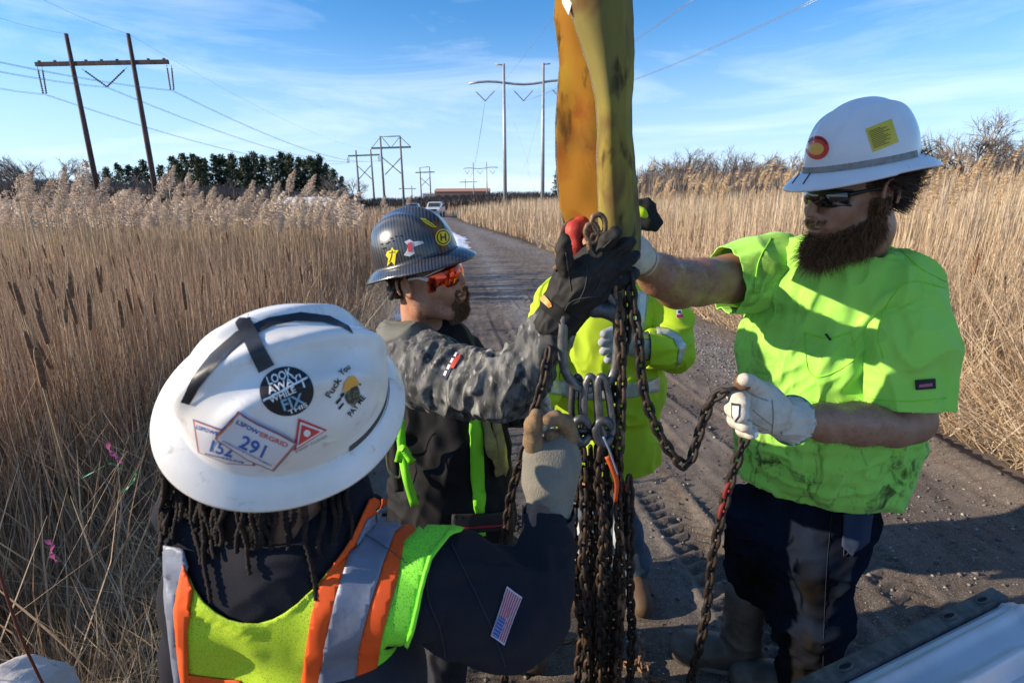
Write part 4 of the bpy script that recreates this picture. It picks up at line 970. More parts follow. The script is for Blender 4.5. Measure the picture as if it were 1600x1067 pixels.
def glasses(fr, parent, lens, frame, temple, wrap=1.12, hv=.021, zc=.002):
    root = empty('safety_glasses', (0, 0, 0)); root.parent = parent
    def shell(a, v, e=0.0):  # a across, v up -1..1
        return fr(.034+(.078+e)*math.cos(a)-.006*v*v, (.073+e)*math.sin(a), zc+hv*v*(1-.22*(a/wrap)**2)+.004*math.cos(a*2))
    n = 36; m_ = 9; V = []; A = np.linspace(-wrap, wrap, n)
    for a in A:
        notch = .55*math.exp(-(a/.16)**2)
        for v in np.linspace(-1+notch*1.1, 1, m_): V.append(shell(a, v))
    F = [(i*m_+j, (i+1)*m_+j, (i+1)*m_+j+1, i*m_+j+1) for i in range(n-1) for j in range(m_-1)]
    o = mk('lens', V, F, lens, root); so_ = o.modifiers.new('t', 'SOLIDIFY'); so_.thickness = .0016
    mk('brow_bar', *tube([shell(a, 1.02, .001) for a in A], .0024, 7), frame, root)
    for sg in (-1, 1):
        mk('temple', *tube(spline([shell(sg*wrap*.93, .55, .001), fr(.035, sg*.079, .013), fr(.0, sg*.083, .012), fr(-.018, sg*.082, .004)], 5), [.0062, .006, .0055, .005, .0048]+[.0036]*11, 7), temple, root)
    return root
def loft(name, pts, rad, mt, parent, amp=0, sd_=0, n=24): ...
# ---- fingers and gloves
def glove(name, palm, fingers, mt, parent, h=.0026, k=.010, folds=(), it=1):
    """palm: list of px chains; fingers: list of px chains (x, y, Y, r px)"""
    b = Blob(h)
    for c in palm: b.px(c, .020)
    for c in fingers:
        g = Blob(h); b.px(c, .0045)
    return Skin(name, b, mt, parent, folds, it)
def person(x, y, label):
    return empty('person', (x, y, gzp(x, y)), label, 'person')
def leg(b, hip, knee, ankle, r0, r1, r2, flat=None): b.chain([(np.array(hip), r0), (np.array(knee), r1), (np.array(ankle), r2)], .04, flat)
def boot(b, ankle, toe_dir, L=.29, top=.10, r=.050, sole=None):
    a = np.array(ankle, float); d = nrm(np.array([toe_dir[0], toe_dir[1], 0])); z0 = gzp(a[0], a[1])
    a0 = np.array([a[0], a[1], z0])
    b.chain([(a0+Z3*(top), r*1.08), (a0+Z3*.09, r), (a0-d*.02+Z3*.055, r*.92)], .03)
    b.chain([(a0-d*.03+Z3*.045, r*.85), (a0+d*L*.35+Z3*.062, r*.86), (a0+d*L*.62+Z3*.048, r*.92), (a0+d*(L*.70)+Z3*.042, r*.78)], .03)
    b.half(a0+Z3*.004, -Z3)
def sole(name, ankle, toe_dir, mt, parent, L=.30, w_=.052):
    a = np.array(ankle, float); d = nrm(np.array([toe_dir[0], toe_dir[1], 0])); s = np.cross(Z3, d); z0 = gzp(a[0], a[1]); V = []
    n = 28
    for z in (.0, .022):
        for i in range(n):
            t = i*2*PI/n; x = L*.5*math.cos(t); y = w_*math.sin(t)*(1.0+.12*math.cos(t)); x = math.copysign(abs(x/(L*.5))**.75*L*.5, x); V.append(a[:2].tolist()+[z0+z]); V[-1] = list(np.array(V[-1])+d*(x+L*.20)+s*y)
    F = [tuple(range(n))[::-1], tuple(range(n, 2*n))]+[(i, (i+1) % n, n+(i+1) % n, n+i) for i in range(n)]
    o = mk(name, V, F, mt, parent, False); b = o.modifiers.new('bevel', 'BEVEL'); b.width = .004; return o

def cutmesh(V, F, tests):
    """remove faces beyond the cuts: each test (point, normal, reach centre, reach radius)"""
    keep = np.ones(len(V), bool); V = V.copy(); e = 1.35*np.median(np.linalg.norm(V[F[:, 0]]-V[F[:, 1]], axis=1))
    for p, n, c, r in tests:
        n = nrm(n); d = (V-p)@n; m_ = np.linalg.norm(V-c, axis=1) < r; keep &= ~((d > e) & m_); q = (d > 0) & (d <= e) & m_; V[q] -= d[q][:, None]*n
    ff = F[keep[F].all(1)]; u, inv = np.unique(ff.ravel(), return_inverse=True); return V[u], inv.reshape(-1, 4)
# =================================================== person R: tall man in the lime T-shirt
pR = person(.95, 1.62, 'tall bearded man in lime T-shirt, white hard hat and jeans')
fR = Frame(PY(1335, 302, 1.42), (-.96, -.16, -.16), (-.14, -.06, .98), 1.13)
bR = head_blob(fR, neck=None)
neckR0 = fR(-.02, 0, -.05); neckR1 = PY(1338, 425, 1.52)
bR.chain([(fR(-.022, 0, -.02), .062), (fR(-.035, 0, -.09), .060), (neckR1, .066)], .03)
headR = Skin('head', bR, m_skin2, None, it=1)
sholR = PY(1188, 425, 1.64); sholL = PY(1425, 455, 1.40); facR = nrm(np.array([-.55, -.83, .0])); axR = nrm(sholL-sholR)
def merged(name, skins, blob, mt, parent, it=1):
    V, F = blob.mesh(); V = relax(V, F, it); Vs = [V]; Fs = [F]; n = len(V)
    for s in skins: Vs.append(s.V); Fs.append(s.F+n); n += len(s.V); bpy.data.objects.remove(s.o)
    return mk(name, np.concatenate(Vs), np.concatenate(Fs), mt, parent)
hipR = PY(1290, 830, 1.58)
a1 = PY(1150, 432, 1.60); 
body = Blob(.0045)
body.px([(1190, 425, 1.63, 36), (1140, 436, 1.60, 37), (1092, 441, 1.50, 36), (1060, 444, 1.44, 37), (1030, 430, 1.36, 32), (1003, 410, 1.30, 22), (990, 398, 1.27, 22)], .02)
body.px([(1412, 490, 1.40, 34), (1412, 600, 1.345, 38), (1418, 655, 1.33, 36), (1395, 666, 1.31, 31), (1340, 662, 1.27, 33), (1290, 660, 1.23, 29), (1240, 655, 1.19, 22), (1215, 650, 1.17, 20)], .02)
body.chain([(neckR1, .062), (PY(1310, 560, 1.55), .12), (hipR, .11)], .05); body.chain([(sholR, .05), (neckR1, .06), (sholL*.8+neckR1*.2, .05)], .05)
kR1 = PY(1180, 900, 1.62); kR2 = PY(1265, 950, 1.60)
body.chain([(hipR, .09), (PY(1265, 950, 1.55), .060), (PY(1262, 1050, 1.56), .045)], .04); body.chain([(hipR, .09), (PY(1180, 870, 1.68), .058), (PY(1172, 950, 1.71), .042)], .04)
_bo = merged('body', [headR], body, m_skin2, pR)
teeth(fR, pR)
def lips(fr, parent, col):
    mt = M('lips', col, .4)
    for z, r, d in ((-.0550, .0040, 1), (-.0700, .0046, -1)): mk('lip', *tube([fr(.094-.014*abs(t)**2, .021*t, z-.0065*t*t*d) for t in np.linspace(-1, 1, 13)], r*1.0*np.sqrt(np.maximum(1.02-np.linspace(-1, 1, 13)**2, .05)), 7), mt, parent)
lips(fR, pR, (.36, .12, .09))
# shirt
m_lime = M('lime_jersey', (.36, .77, .105), .78, (.40, .80, .12), 5, bump=.25, bscale=900, bdist=.0006, col3=(.055, .085, .015), scale3=9, thr3=(.67, .78), spec=.2, sheen=.15, trans=.12)
def lime_dirt():
    """mud smeared over the lower front of the shirt"""
    t = m_lime.node_tree; N = t.nodes; K = t.links.new; b = N['Principled BSDF']; src = b.inputs['Base Color'].links[0].from_socket
    g = N.new('ShaderNodeNewGeometry'); s = N.new('ShaderNodeSeparateXYZ'); K(g.outputs['Position'], s.inputs[0])
    r1 = N.new('ShaderNodeMapRange'); r1.inputs[1].default_value = 1.26; r1.inputs[2].default_value = 1.05; K(s.outputs['Z'], r1.inputs[0])
    r2 = N.new('ShaderNodeMapRange'); r2.inputs[1].default_value = .86; r2.inputs[2].default_value = .72; K(s.outputs['X'], r2.inputs[0])
    mxx = N.new('ShaderNodeMath'); mxx.operation = 'MAXIMUM'; K(r1.outputs[0], mxx.inputs[0])
    m5 = N.new('ShaderNodeMath'); m5.operation = 'MULTIPLY'; m5.inputs[1].default_value = .55; K(r2.outputs[0], m5.inputs[0]); K(m5.outputs[0], mxx.inputs[1])
    mp_ = N.new('ShaderNodeMapping'); mp_.inputs['Scale'].default_value = (11, 11, 7); mp_.inputs['Rotation'].default_value = (0, .5, 0); K(g.outputs['Position'], mp_.inputs[0])
    n = N.new('ShaderNodeTexNoise'); n.inputs['Scale'].default_value = 1; n.inputs['Detail'].default_value = 12; n.inputs['Roughness'].default_value = .74; n.inputs['Distortion'].default_value = 1.2; K(mp_.outputs[0], n.inputs[0])
    r3 = N.new('ShaderNodeMapRange'); r3.inputs[1].default_value = .50; r3.inputs[2].default_value = .60; K(n.outputs['Fac'], r3.inputs[0])
    m_ = N.new('ShaderNodeMath'); m_.operation = 'MULTIPLY'; K(mxx.outputs[0], m_.inputs[0]); K(r3.outputs[0], m_.inputs[1])
    x = N.new('ShaderNodeMixRGB'); x.inputs[2].default_value = (.07, .10, .02, 1); K(m_.outputs[0], x.inputs[0]); K(src, x.inputs[1]); K(x.outputs[0], b.inputs['Base Color'])
lime_dirt()
sh = Blob(.0055); fl = (facR, 1.45)
sh.px([(1298, 470, 1.53, 112), (1296, 560, 1.53, 128), (1285, 650, 1.53, 124), (1276, 735, 1.54, 112), (1272, 790, 1.55, 108)], .04, fl)
sh.chain([(sholR+np.array([.03, 0, -.02]), .088), (neckR1+np.array([-.02, .02, -.03]), .100), (sholL+np.array([-.05, .0, .0]), .080)], .06)
sh.chain([(neckR1+np.array([0, 0, .025]), .072), (neckR1+np.array([0, 0, -.06]), .11)], .05)
sh.ell(PY(1278, 690, 1.46), (.155, .12, .15), k=.09)
def sleeve(pts, p0, n0, folds, h=.0045):
    b = Blob(h); b.px(pts, .03); V, F = b.mesh(); V = relax(V, F, 1)
    for fd in folds: V = fold(V, vnormals(V, F), **fd)
    V = relax(V, F, 1); return cutmesh(V, F, [(p0, n0, p0, 9)])
# cut: neckline, sleeve ends, hem
sd1 = nrm(PY(1140, 436, 1.60)-PY(1200, 427, 1.63)); sd2 = nrm(PY(1416, 650, 1.33)-PY(1420, 500, 1.38)+np.array([0, 0, 0]))
def shirt_cut(V, N): return V
V, F = sh.mesh(); V = relax(V, F, 1)
V = fold(V, vnormals(V, F), axis=(.25, .1, 1), amp=.009, fa=1.8, fp=10, seed=4, sharp=1.2)
V = fold(V, vnormals(V, F), axis=nrm(PY(1250, 700, 1.45)-PY(1420, 560, 1.38)), amp=.013, fa=2.2, fp=15, seed=9, center=PY(1360, 600, 1.40), rad=.28)
V = fold(V, vnormals(V, F), axis=nrm(PY(1200, 420, 1.6)-PY(1400, 420, 1.4)), amp=.007, fa=3, fp=14, seed=12, center=PY(1180, 470, 1.58), rad=.18)
V = fold(V, vnormals(V, F), axis=(.1, 0, 1), amp=.0045, fa=1.5, fp=20, seed=16); V = fold(V, vnormals(V, F), axis=(1, -.4, .15), amp=.015, fa=2.5, fp=13, seed=14, center=PY(1280, 715, 1.45), rad=.28)
V = relax(V, F, 1)
nc = neckR1+np.array([-.01, -.0, .03])
tests = [(nc+np.array([-.02, -.01, -.005]), nrm(np.array([-.30, -.40, .86])), nc, .13), (PY(1272, 748, 1.55), (.02, 0, -1), PY(1272, 830, 1.55), .6)]
V, F = cutmesh(V, F, tests)
V1, F1 = sleeve([(1205, 415, 1.63, 50), (1172, 430, 1.61, 54), (1110, 442, 1.58, 50)], PY(1133, 440, 1.585), sd1, [dict(axis=sd1, amp=.009, fa=2, fp=13, seed=41)])
V2, F2 = sleeve([(1404, 446, 1.43, 54), (1413, 540, 1.37, 62), (1415, 660, 1.335, 60)], PY(1416, 634, 1.335), sd2, [dict(axis=sd2+np.array([.4, 0, 0]), amp=.011, fa=2.5, fp=12, seed=42), dict(axis=(1, 0, 0.3), amp=.009, fa=3, fp=14, seed=43, center=PY(1380, 520, 1.36), rad=.14)])
F = np.concatenate([F, F1+len(V), F2+len(V)+len(V1)]); V = np.concatenate([V, V1, V2])
class SK: pass
def mesh_skin(name, V, F, mt, parent, thick=0.003):
    s = SK(); s.V, s.F = V, F; s.o = mk(name, V, F, mt, parent); s.bvh = bvh_of(V, F)
    if thick: md = s.o.modifiers.new('cloth', 'SOLIDIFY'); md.thickness = thick; md.offset = -1
    return s
shirtR = mesh_skin('t_shirt', V, F, m_lime, pR)
m_limehem = M('lime_seam', (.31, .74, .04), .8)
# pocket, seams, label
def seam(pts, skin, mt, parent, px_r=1.0, Y=1.45, name='seam', off=.0008):
    xy = spline([(x, y, 0) for x, y in pts], 8)[:, :2]; h = cast(skin.bvh, xy, off); P_ = [np.array(q[0]) for q in h if q is not None]
    if len(P_) > 2: return mk(name, *tube(P_, px_r*Y/FPX, 5), mt, parent)
seam([(1258, 520), (1262, 575), (1285, 588), (1335, 560), (1330, 520)], shirtR, m_limehem, shirtR.o, .8, name='pocket_seam'); seam([(1257, 520), (1295, 528), (1331, 519)], shirtR, m_limehem, shirtR.o, 1.3, name='pocket_hem')
seam([(1402, 385), (1440, 420), (1478, 440)], shirtR, m_limehem, shirtR.o, .9); seam([(1380, 560), (1372, 520), (1390, 470), (1425, 440), (1485, 452)], shirtR, m_limehem, shirtR.o, .9); seam([(1355, 622), (1415, 627), (1478, 622)], shirtR, m_limehem, shirtR.o, .7)
seam([(1205, 372), (1185, 410), (1178, 460)], shirtR, m_limehem, shirtR.o, .9)
m_lbl = M('label_black', (.012, .012, .016), .6); m_red = M('print_red', (.45, .03, .05), .5); m_wht = M('print_white', (.78, .78, .76), .5); m_blk = M('print_black', (.015, .015, .02), .5)
drape('sleeve_label', [(1429, 593), (1460, 591), (1461, 607), (1430, 609)], shirtR, m_lbl, shirtR.o, 4, .003); drape('label_print', [(1435, 600), (1455, 598), (1455, 603), (1435, 605)], shirtR, M('label_pink', (.42, .10, .16), .6), shirtR.o, 4, .004)
drape('pen', [(1289, 522), (1293, 521), (1300, 531), (1297, 533)], shirtR, m_blk, shirtR.o, 3, .004)
_V = np.array([v.co[:] for v in _bo.data.vertices]); _N = np.array([v.normal[:] for v in _bo.data.vertices])
def arm_hair(p, q, n, seed):
    p, q = np.array(p), np.array(q); t = np.clip((_V-p)@(q-p)/((q-p)@(q-p)), 0, 1); d = np.linalg.norm(_V-p-t[:, None]*(q-p), axis=1); ok = np.nonzero((d < .07) & (t > .02) & (t < .98))[0]; i = np.random.default_rng(seed).choice(ok, n)
    r_ = np.random.default_rng(seed+1); hair_strands('arm_hair', _V[i]+r_.normal(0, .002, (n, 3)), _N[i]*.35+nrm(q-p)*.8+r_.normal(0, .25, (n, 3)), .011, ramp_mat('arm_hair', [(0, (.12, .06, .03)), (1, (.35, .2, .1))]), pR, seed, .00035, .2, .2, 3)
arm_hair(PY(1390, 668, 1.31), PY(1240, 655, 1.19), 2600, 401); arm_hair(PY(1090, 443, 1.5), PY(1010, 412, 1.31), 2200, 403)
# jeans
m_denim = M('dirty_denim', (.010, .015, .028), 1.0, (.010, .009, .008), 5, (.42, .6), bump=.5, bscale=700, bdist=.0008, spec=.0, col3=(.018, .026, .045), scale3=7, thr3=(.6, .8))
m_denimL = M('light_denim', (.16, .24, .33), .9, (.26, .30, .30), 9, bump=.5, bscale=700, bdist=.0008, col3=(.10, .09, .07), scale3=12, thr3=(.6, .75))
fr_ = np.array([-.9, -.42, 0])
jn = Blob(.006)
hp = PY(1278, 800, 1.58)
jn.chain([(hp+Z3*.06, .165), (hp-Z3*.06, .170)], .05, (facR, 1.25))
l1 = [(PY(1185, 800, 1.66), .10), (PY(1180, 870, 1.68), .092), (PY(1170, 935, 1.71), .078)]; jn.chain([(hp-Z3*.02, .12)]+l1, .05)
ax2 = PG(1290, 1110)
l2 = [(PY(1270, 850, 1.55), .135), (PY(1265, 960, 1.54), .118), (PY(1262, 1050, 1.55), .100), (np.array([PY(1262, 1050, 1.55)[0], 1.56, .10]), .088)]; jn.chain([(hp-Z3*.02, .14)]+l2, .06)
V, F = jn.mesh(); V = relax(V, F, 1)
V = fold(V, vnormals(V, F), axis=(0, 0, 1), amp=.011, fa=2, fp=8, seed=21); V = fold(V, vnormals(V, F), axis=(1, .3, .25), amp=.010, fa=3, fp=13, seed=23, center=PY(1240, 960, 1.5), rad=.45); V = relax(V, F, 1)
V, F = cutmesh(V, F, [(PY(1176, 925, 1.70), (-.1, 0, -1), PY(1172, 960, 1.7), .16)])
jeansR = mesh_skin('jeans', V, F, m_denim, pR); 
seam([(1352, 780), (1345, 830), (1320, 868), (1322, 840), (1335, 785)], jeansR, M('denim_thread', (.018, .024, .036), .9), jeansR.o, 1.0, 1.55); seam([(1300, 800), (1293, 870), (1288, 960), (1285, 1060)], jeansR, M('denim_thread', (.1, .1, .1)), jeansR.o, .45, 1.5)
drape('back_pocket', [(1318, 792), (1366, 782), (1356, 846), (1330, 868), (1314, 852)], jeansR, M('pocket_denim', (.022, .036, .07), .9, bump=.5, bscale=700, bdist=.0008), jeansR.o, 6, .004, .002)
m_rub = M('rubber_boot', (.055, .050, .043), .45, (.12, .105, .085), 9, (.45, .7), bump=.3, bscale=60, bdist=.002)
bt = Blob(.0045); ba = PG(1152, 1040); ba = np.array([ba[0], ba[1], 0]); td = nrm(PG(1060, 1012)-PG(1165, 1030))
boot(bt, ba, td, L=.30, top=.33, r=.070); bs = Skin('rubber_boot', bt, m_rub, pR, [dict(axis=(1, .3, -.4), amp=.006, fa=4, fp=15, seed=31, center=ba+Z3*.14, rad=.20)], 2)
sole('boot_sole', ba-td*.0, td, M('boot_sole_grey', (.14, .13, .115), .7), pR, .345, .060)
ba2 = np.array([PY(1262, 1050, 1.55)[0]+.0, 1.56, 0]); bt = Blob(.006); boot(bt, ba2, td, L=.30, top=.30, r=.064); Skin('rubber_boot', bt, m_rub, pR, (), 2); sole('boot_sole', ba2, td, M('boot_sole_grey', (.14, .13, .115)), pR, .345, .060)
# beard and hair
m_beard = ramp_mat('beard_hair', [(0, (.04, .018, .010)), (.5, (.12, .055, .026)), (1, (.32, .165, .07))], rough=.55, trans=.12)
m_hairR = ramp_mat('head_hair', [(0, (.025, .014, .01)), (1, (.085, .05, .03))], rough=.5, trans=.1)
hs = SK(); hs.V, hs.F = headR.V, headR.F
def jawcond(l):
    x, y, z = l[:, 0], l[:, 1], l[:, 2]; ay = np.abs(y)
    low = (z < -.040-.45*np.clip(x, 0, .09)) & (x > -.015) & (z > -.135) & ((ay > .028) | (z < -.080) | (z > -.0)); mous = (z > -.051) & (z < -.041) & (x > .075) & (ay < .032) & (np.random.rand(len(z)) > .55)
    side = (ay > .056) & (x > -.015) & (x < .020) & (z < -.005) & (z > -.09); return (low & (x < .3) & ~((x > .074) & (z > -.084) & (ay < .03))) | mous | side
P_, N_, L_ = scalp_points(fR, hs, 9000, jawcond, 5)
dn = fR.vec(.42, 0, -1.0); Ln = np.where(L_[:, 2] > -.055, .012+.012*np.random.rand(len(L_)), .020+.030*np.random.rand(len(L_))*np.clip((-L_[:, 2]-.04)/.05, .2, 1))
hair_strands('beard', P_, N_*.55+dn*.75, Ln, m_beard, pR, 6, .0008, .32, .12)
bb = Blob(.004); bb.chain([(fR(.050, 0, -.100), .026), (fR(.076, 0, -.115), .027), (fR(.104, 0, -.130), .017)], .03)
for sg in (-1, 1): bb.chain([(fR(-.0, sg*.050, -.068), .011), (fR(.045, sg*.034, -.098), .016), (fR(.080, sg*.01, -.12), .022)], .03)
sb = Skin('beard_mass', bb, M('beard_core', (.06, .028, .014), .8, (.12, .056, .026), 60, bump=1, bscale=300, bdist=.004, stretch=(1, 1, .25)), pR)
NN = vnormals(sb.V, sb.F); i = np.random.default_rng(3).choice(len(sb.V), 9000); hair_strands('beard_curls', sb.V[i], NN[i]*.8+dn*.6+np.random.default_rng(8).normal(0, .25, (9000, 3)), .014+.040*np.random.rand(9000)**2, m_beard, pR, 9, .0007, .5, .1)
def haircond(l): return (l[:, 2] > -.035) & (l[:, 0] < .035) & ((l[:, 0] < -.03) | (l[:, 2] > .02)) & (l[:, 2] < .06)
P_, N_, L_ = scalp_points(fR, hs, 7000, haircond, 7); hair_strands('hair', P_, N_*.5+fR.vec(-.8, 0, -.55), .02+.04*np.random.rand(len(P_)), m_hairR, pR, 11, .0009, .35, .25)
P_, N_, L_ = scalp_points(fR, hs, 700, lambda l: (l[:, 0] < -.08) & (l[:, 2] > -.02) & (l[:, 2] < .06), 8); hair_strands('hair_bun', P_, N_*.7+fR.vec(-.6, 0, .35), .05+.05*np.random.rand(len(P_)), m_hairR, pR, 12, .001, .5, .0)
glasses(fR, pR, M('black_lens', (.008, .009, .008), .06, coat=1), M('black_frame', (.012, .012, .012), .3), M('black_frame', (.012, .012, .012), .3))
# hat
m_hatw = M('white_hat_shell', (.74, .74, .76), .33, (.66, .65, .64), 7, (.4, .7), coat=.25, col3=(.28, .24, .20), scale3=34, thr3=(.66, .76))
fHR = Frame(fR(-.010, 0, .065), fR.vec(1, 0, -.03), fR.vec(.03, 0, 1), .985)
hatR = Hat(fHR, m_hatw, pR, front=.052, side=.034, back=.052, Hh=.150)
m_strap = M('grey_elastic', (.24, .21, .18), .85, (.32, .29, .25), 40, bump=.4, bscale=500, bdist=.0008)
band(fHR, -2.2, 2.2, m_strap, hatR.o, z0=-.001, z1=.017)
drape('sticker', [(1277+18.5*math.cos(t), 231+18.5*math.sin(t)) for t in np.linspace(0, 2*PI, 26)[:-1]], hatR, M('sticker_red', (.62, .045, .03), .35), hatR.o, 5, .0009)
drape('sticker_centre', [(1276+12*math.cos(t), 233+9.5*math.sin(t)) for t in np.linspace(0, 2*PI, 22)[:-1]], hatR, M('sticker_orange', (.75, .38, .06), .35), hatR.o, 4, .0016)
for t in range(9): a = -2.5+t*.26; drape('sticker_mark', [(1277+15*math.cos(a)-1.2, 231+15*math.sin(a)-1.6), (1277+15*math.cos(a)+1.2, 231+15*math.sin(a)-1.6), (1277+15*math.cos(a)+1.2, 231+15*math.sin(a)+1.4), (1277+15*math.cos(a)-1.2, 231+15*math.sin(a)+1.4)], hatR, m_blk, hatR.o, 3, .0018)
drape('sticker', [(1352, 202), (1393, 186), (1404, 222), (1364, 238)], hatR, M('sticker_yellow', (.66, .50, .04), .4), hatR.o, 6, .0009)
for i in range(11):
    f0 = .14+i*.07; ln = (.5, .75, .6, .82, .55, .7, .8, .6, .75, .5, .66)[i]; a = np.array([1352, 202.])+f0*np.array([12, 36.])+np.array([3, -1]); d = np.array([41, -16.])*ln*.9
    drape('printed_line', [tuple(a), tuple(a+d), tuple(a+d+[.2, 1.0]), tuple(a+[.2, 1.0])], hatR, M('ink_olive', (.12, .10, .02), .5), hatR.o, 3, .0016)
seam([(1249, 272), (1238, 287)], hatR, m_blk, hatR.o, 1.0, 1.35, 'cord_mark'); seam([(1266, 271), (1255, 288)], hatR, m_blk, hatR.o, 1.0, 1.35, 'cord_mark')
mk('hat_suspension', *tube(spline([fHR(-.11, .06, -.005), fHR(-.125, .03, -.030), fHR(-.13, 0, -.036), fHR(-.125, -.03, -.030), fHR(-.11, -.06, -.005)], 6), .010, 7), M('suspension_yellow', (.55, .40, .10), .6), hatR.o)
# left glove (image centre right), gripping the chain
m_leath = M('pale_leather_glove', (.56, .51, .43), .8, (.42, .37, .30), 22, (.45, .7), bump=.8, bscale=70, bdist=.005, col3=(.22, .18, .14), scale3=30, thr3=(.66, .76))
gl = glove('glove', [[(1222, 651, 1.175, 24), (1212, 648, 1.17, 26), (1195, 640, 1.15, 34), (1172, 632, 1.13, 34)], [(1190, 618, 1.15, 22), (1165, 615, 1.13, 22)]],
    [[(1165, 610, 1.13, 15), (1150, 618, 1.09, 14), (1158, 630, 1.06, 13)], [(1162, 628, 1.12, 15), (1147, 638, 1.08, 14), (1157, 648, 1.05, 13)], [(1165, 645, 1.12, 15), (1151, 655, 1.08, 14), (1163, 664, 1.06, 12)], [(1172, 660, 1.12, 13), (1162, 671, 1.09, 12), (1173, 676, 1.07, 11)],
     [(1205, 628, 1.14, 15), (1186, 608, 1.11, 13.5), (1172, 597, 1.08, 12), (1163, 593, 1.06, 10.5)]], m_leath, pR, folds=[dict(axis=(-1, 0, .2), amp=.003, fa=10, fp=45, seed=3, center=PY(1220, 650, 1.15), rad=.07)])
cb = Blob(.003); cb.px([(1208, 649, 1.165, 27), (1220, 652, 1.175, 29), (1244, 658, 1.195, 41)], .01); V, F = cb.mesh(); V = fold(V, vnormals(V, F), axis=(1, 0, 0), amp=.004, fa=5, fp=40, seed=7)
cdir = nrm(PY(1238, 656, 1.19)-PY(1212, 650, 1.168)); V, F = cutmesh(V, F, [(PY(1236, 656, 1.19), cdir, PY(1250, 660, 1.2), .2), (PY(1212, 650, 1.168), -cdir, PY(1200, 650, 1.16), .2)])
cuffR = mesh_skin('glove_cuff', V, F, m_leath, pR)
# green binding round the cuff opening
def ring_at(c, ax, r, rt, mt, parent, name, n=40, sq=(1, 1)):
    ax = nrm(ax); u = nrm(np.cross(ax, (0.1, 0.2, 1))); v = np.cross(ax, u); return mk(name, *tube([c+r*(sq[0]*math.cos(t)*u+sq[1]*math.sin(t)*v) for t in np.arange(n)*2*PI/n], rt, 6, closed=True), mt, parent)
ring_at(PY(1236, 656, 1.19), cdir, RPX(1237, 656, 1.19, 38), .0034, M('green_binding', (.05, .30, .17), .7), pR, 'cuff_binding')
drape('glove_label', [(1191, 641), (1219, 644), (1218, 652), (1191, 648)], cuffR, M('glove_yellow', (.62, .52, .08), .6), pR, 3, .003); lettering('SAFETY', [(1193, 646.5), (1216, 650), (1216, 646), (1193, 642.5)], cuffR, m_blk, pR, .0042, True)
drape('glove_print', [(1143, 629), (1157, 631), (1156, 650), (1149, 660), (1143, 650)], gl, m_blk, pR, 3, .001); drape('glove_print', [(1145, 633), (1155, 634), (1154, 649), (1149, 656), (1145, 649)], gl, M('print_grey', (.45, .47, .5), .6), pR, 3, .0018)
drape('glove_tag', [(1178, 676), (1194, 672), (1196, 682), (1180, 686)], gl, m_wht, pR, 3, .002)
# right glove by the sling
glove('glove', [[(1003, 408, 1.30, 24), (990, 398, 1.27, 27), (975, 385, 1.25, 26)]], [[(980, 375, 1.24, 12), (965, 372, 1.20, 11), (955, 384, 1.19, 11)], [(978, 388, 1.24, 12), (962, 388, 1.20, 11), (953, 398, 1.19, 10)], [(978, 400, 1.24, 11), (963, 402, 1.20, 10), (955, 412, 1.19, 10)], [(985, 372, 1.25, 12), (978, 352, 1.22, 11), (968, 340, 1.2, 10)]], m_leath, pR)
ring_at(PY(1004, 409, 1.302), PY(1004, 409, 1.3)-PY(985, 395, 1.26), RPX(1004, 409, 1.3, 25), .003, m_leath, pR, 'cuff_binding')

m_gs = M('glove_seam', (.30, .26, .20), .9)
for pts in ([(1176, 640), (1190, 652), (1206, 664)], [(1160, 606), (1178, 618), (1200, 626)], [(1168, 655), (1182, 664), (1200, 672)], [(1206, 625), (1208, 650), (1206, 678)]): seam(pts, gl, m_gs, pR, .9, 1.12, 'glove_seam')
# =================================================== person M: middle man with the dark carbon hat and camouflage sleeves
pM = person(-.20, 1.55, 'man in dark striped hard hat, camouflage sleeves and red mirrored glasses')
fM = Frame(PY(664, 432, 1.50), (.86, -.42, .17), (-.22, -.05, .97), 1.06)
bM = head_blob(fM); nM = PY(662, 520, 1.53); bM.chain([(fM(-.025, 0, -.03), .056), (fM(-.04, 0, -.09), .056), (nM, .062)], .03)
headM = Skin('head', bM, m_skin, None)
body = Blob(.005); shM = PY(652, 565, 1.42); shM2 = PY(690, 560, 1.75); hipM = PY(715, 850, 1.58); wM = PY(872, 500, 1.19)
body.chain([(nM, .06), (PY(700, 680, 1.58), .12), (hipM, .13)], .05); body.chain([(shM, .06), (nM, .06), (shM2, .06)], .04)
body.px([(652, 565, 1.42, 36), (725, 600, 1.32, 32), (785, 608, 1.24, 28), (845, 545, 1.21, 24), (880, 480, 1.18, 20)], .02)
elM2 = PY(760, 640, 1.80); hM2 = PY(830, 645, 1.62); body.chain([(shM2, .055), (elM2, .045), (hM2, .032)], .02)
fa, fb = np.array([-.26, 1.50, .09]), np.array([-.10, 1.75, .09])
for f_, k_ in ((fa, np.array([-.20, 1.46, .48])), (fb, np.array([-.06, 1.72, .48]))): body.chain([(hipM, .11), (k_, .06), (f_, .045)], .04)
merged('body', [headM], body, m_skin, pM); teeth(fM, pM); lips(fM, pM, (.38, .15, .11))
hs = SK(); hs.V, hs.F = headM.V, headM.F
m_goat = ramp_mat('goatee_hair', [(0, (.07, .035, .018)), (.6, (.16, .085, .042)), (1, (.28, .16, .08))], rough=.55)
def gcond(l):
    x, y, z = l[:, 0], l[:, 1], l[:, 2]; ay = np.abs(y)
    return (((z < -.082) & (x > .055) & (z > -.125) & (ay < .028)) | ((z > -.052) & (z < -.044) & (x > .08) & (ay < .028) & (np.random.rand(len(z)) > .5)) | ((ay > .024) & (ay < .031) & (x > .07) & (z < -.05) & (z > -.09)))
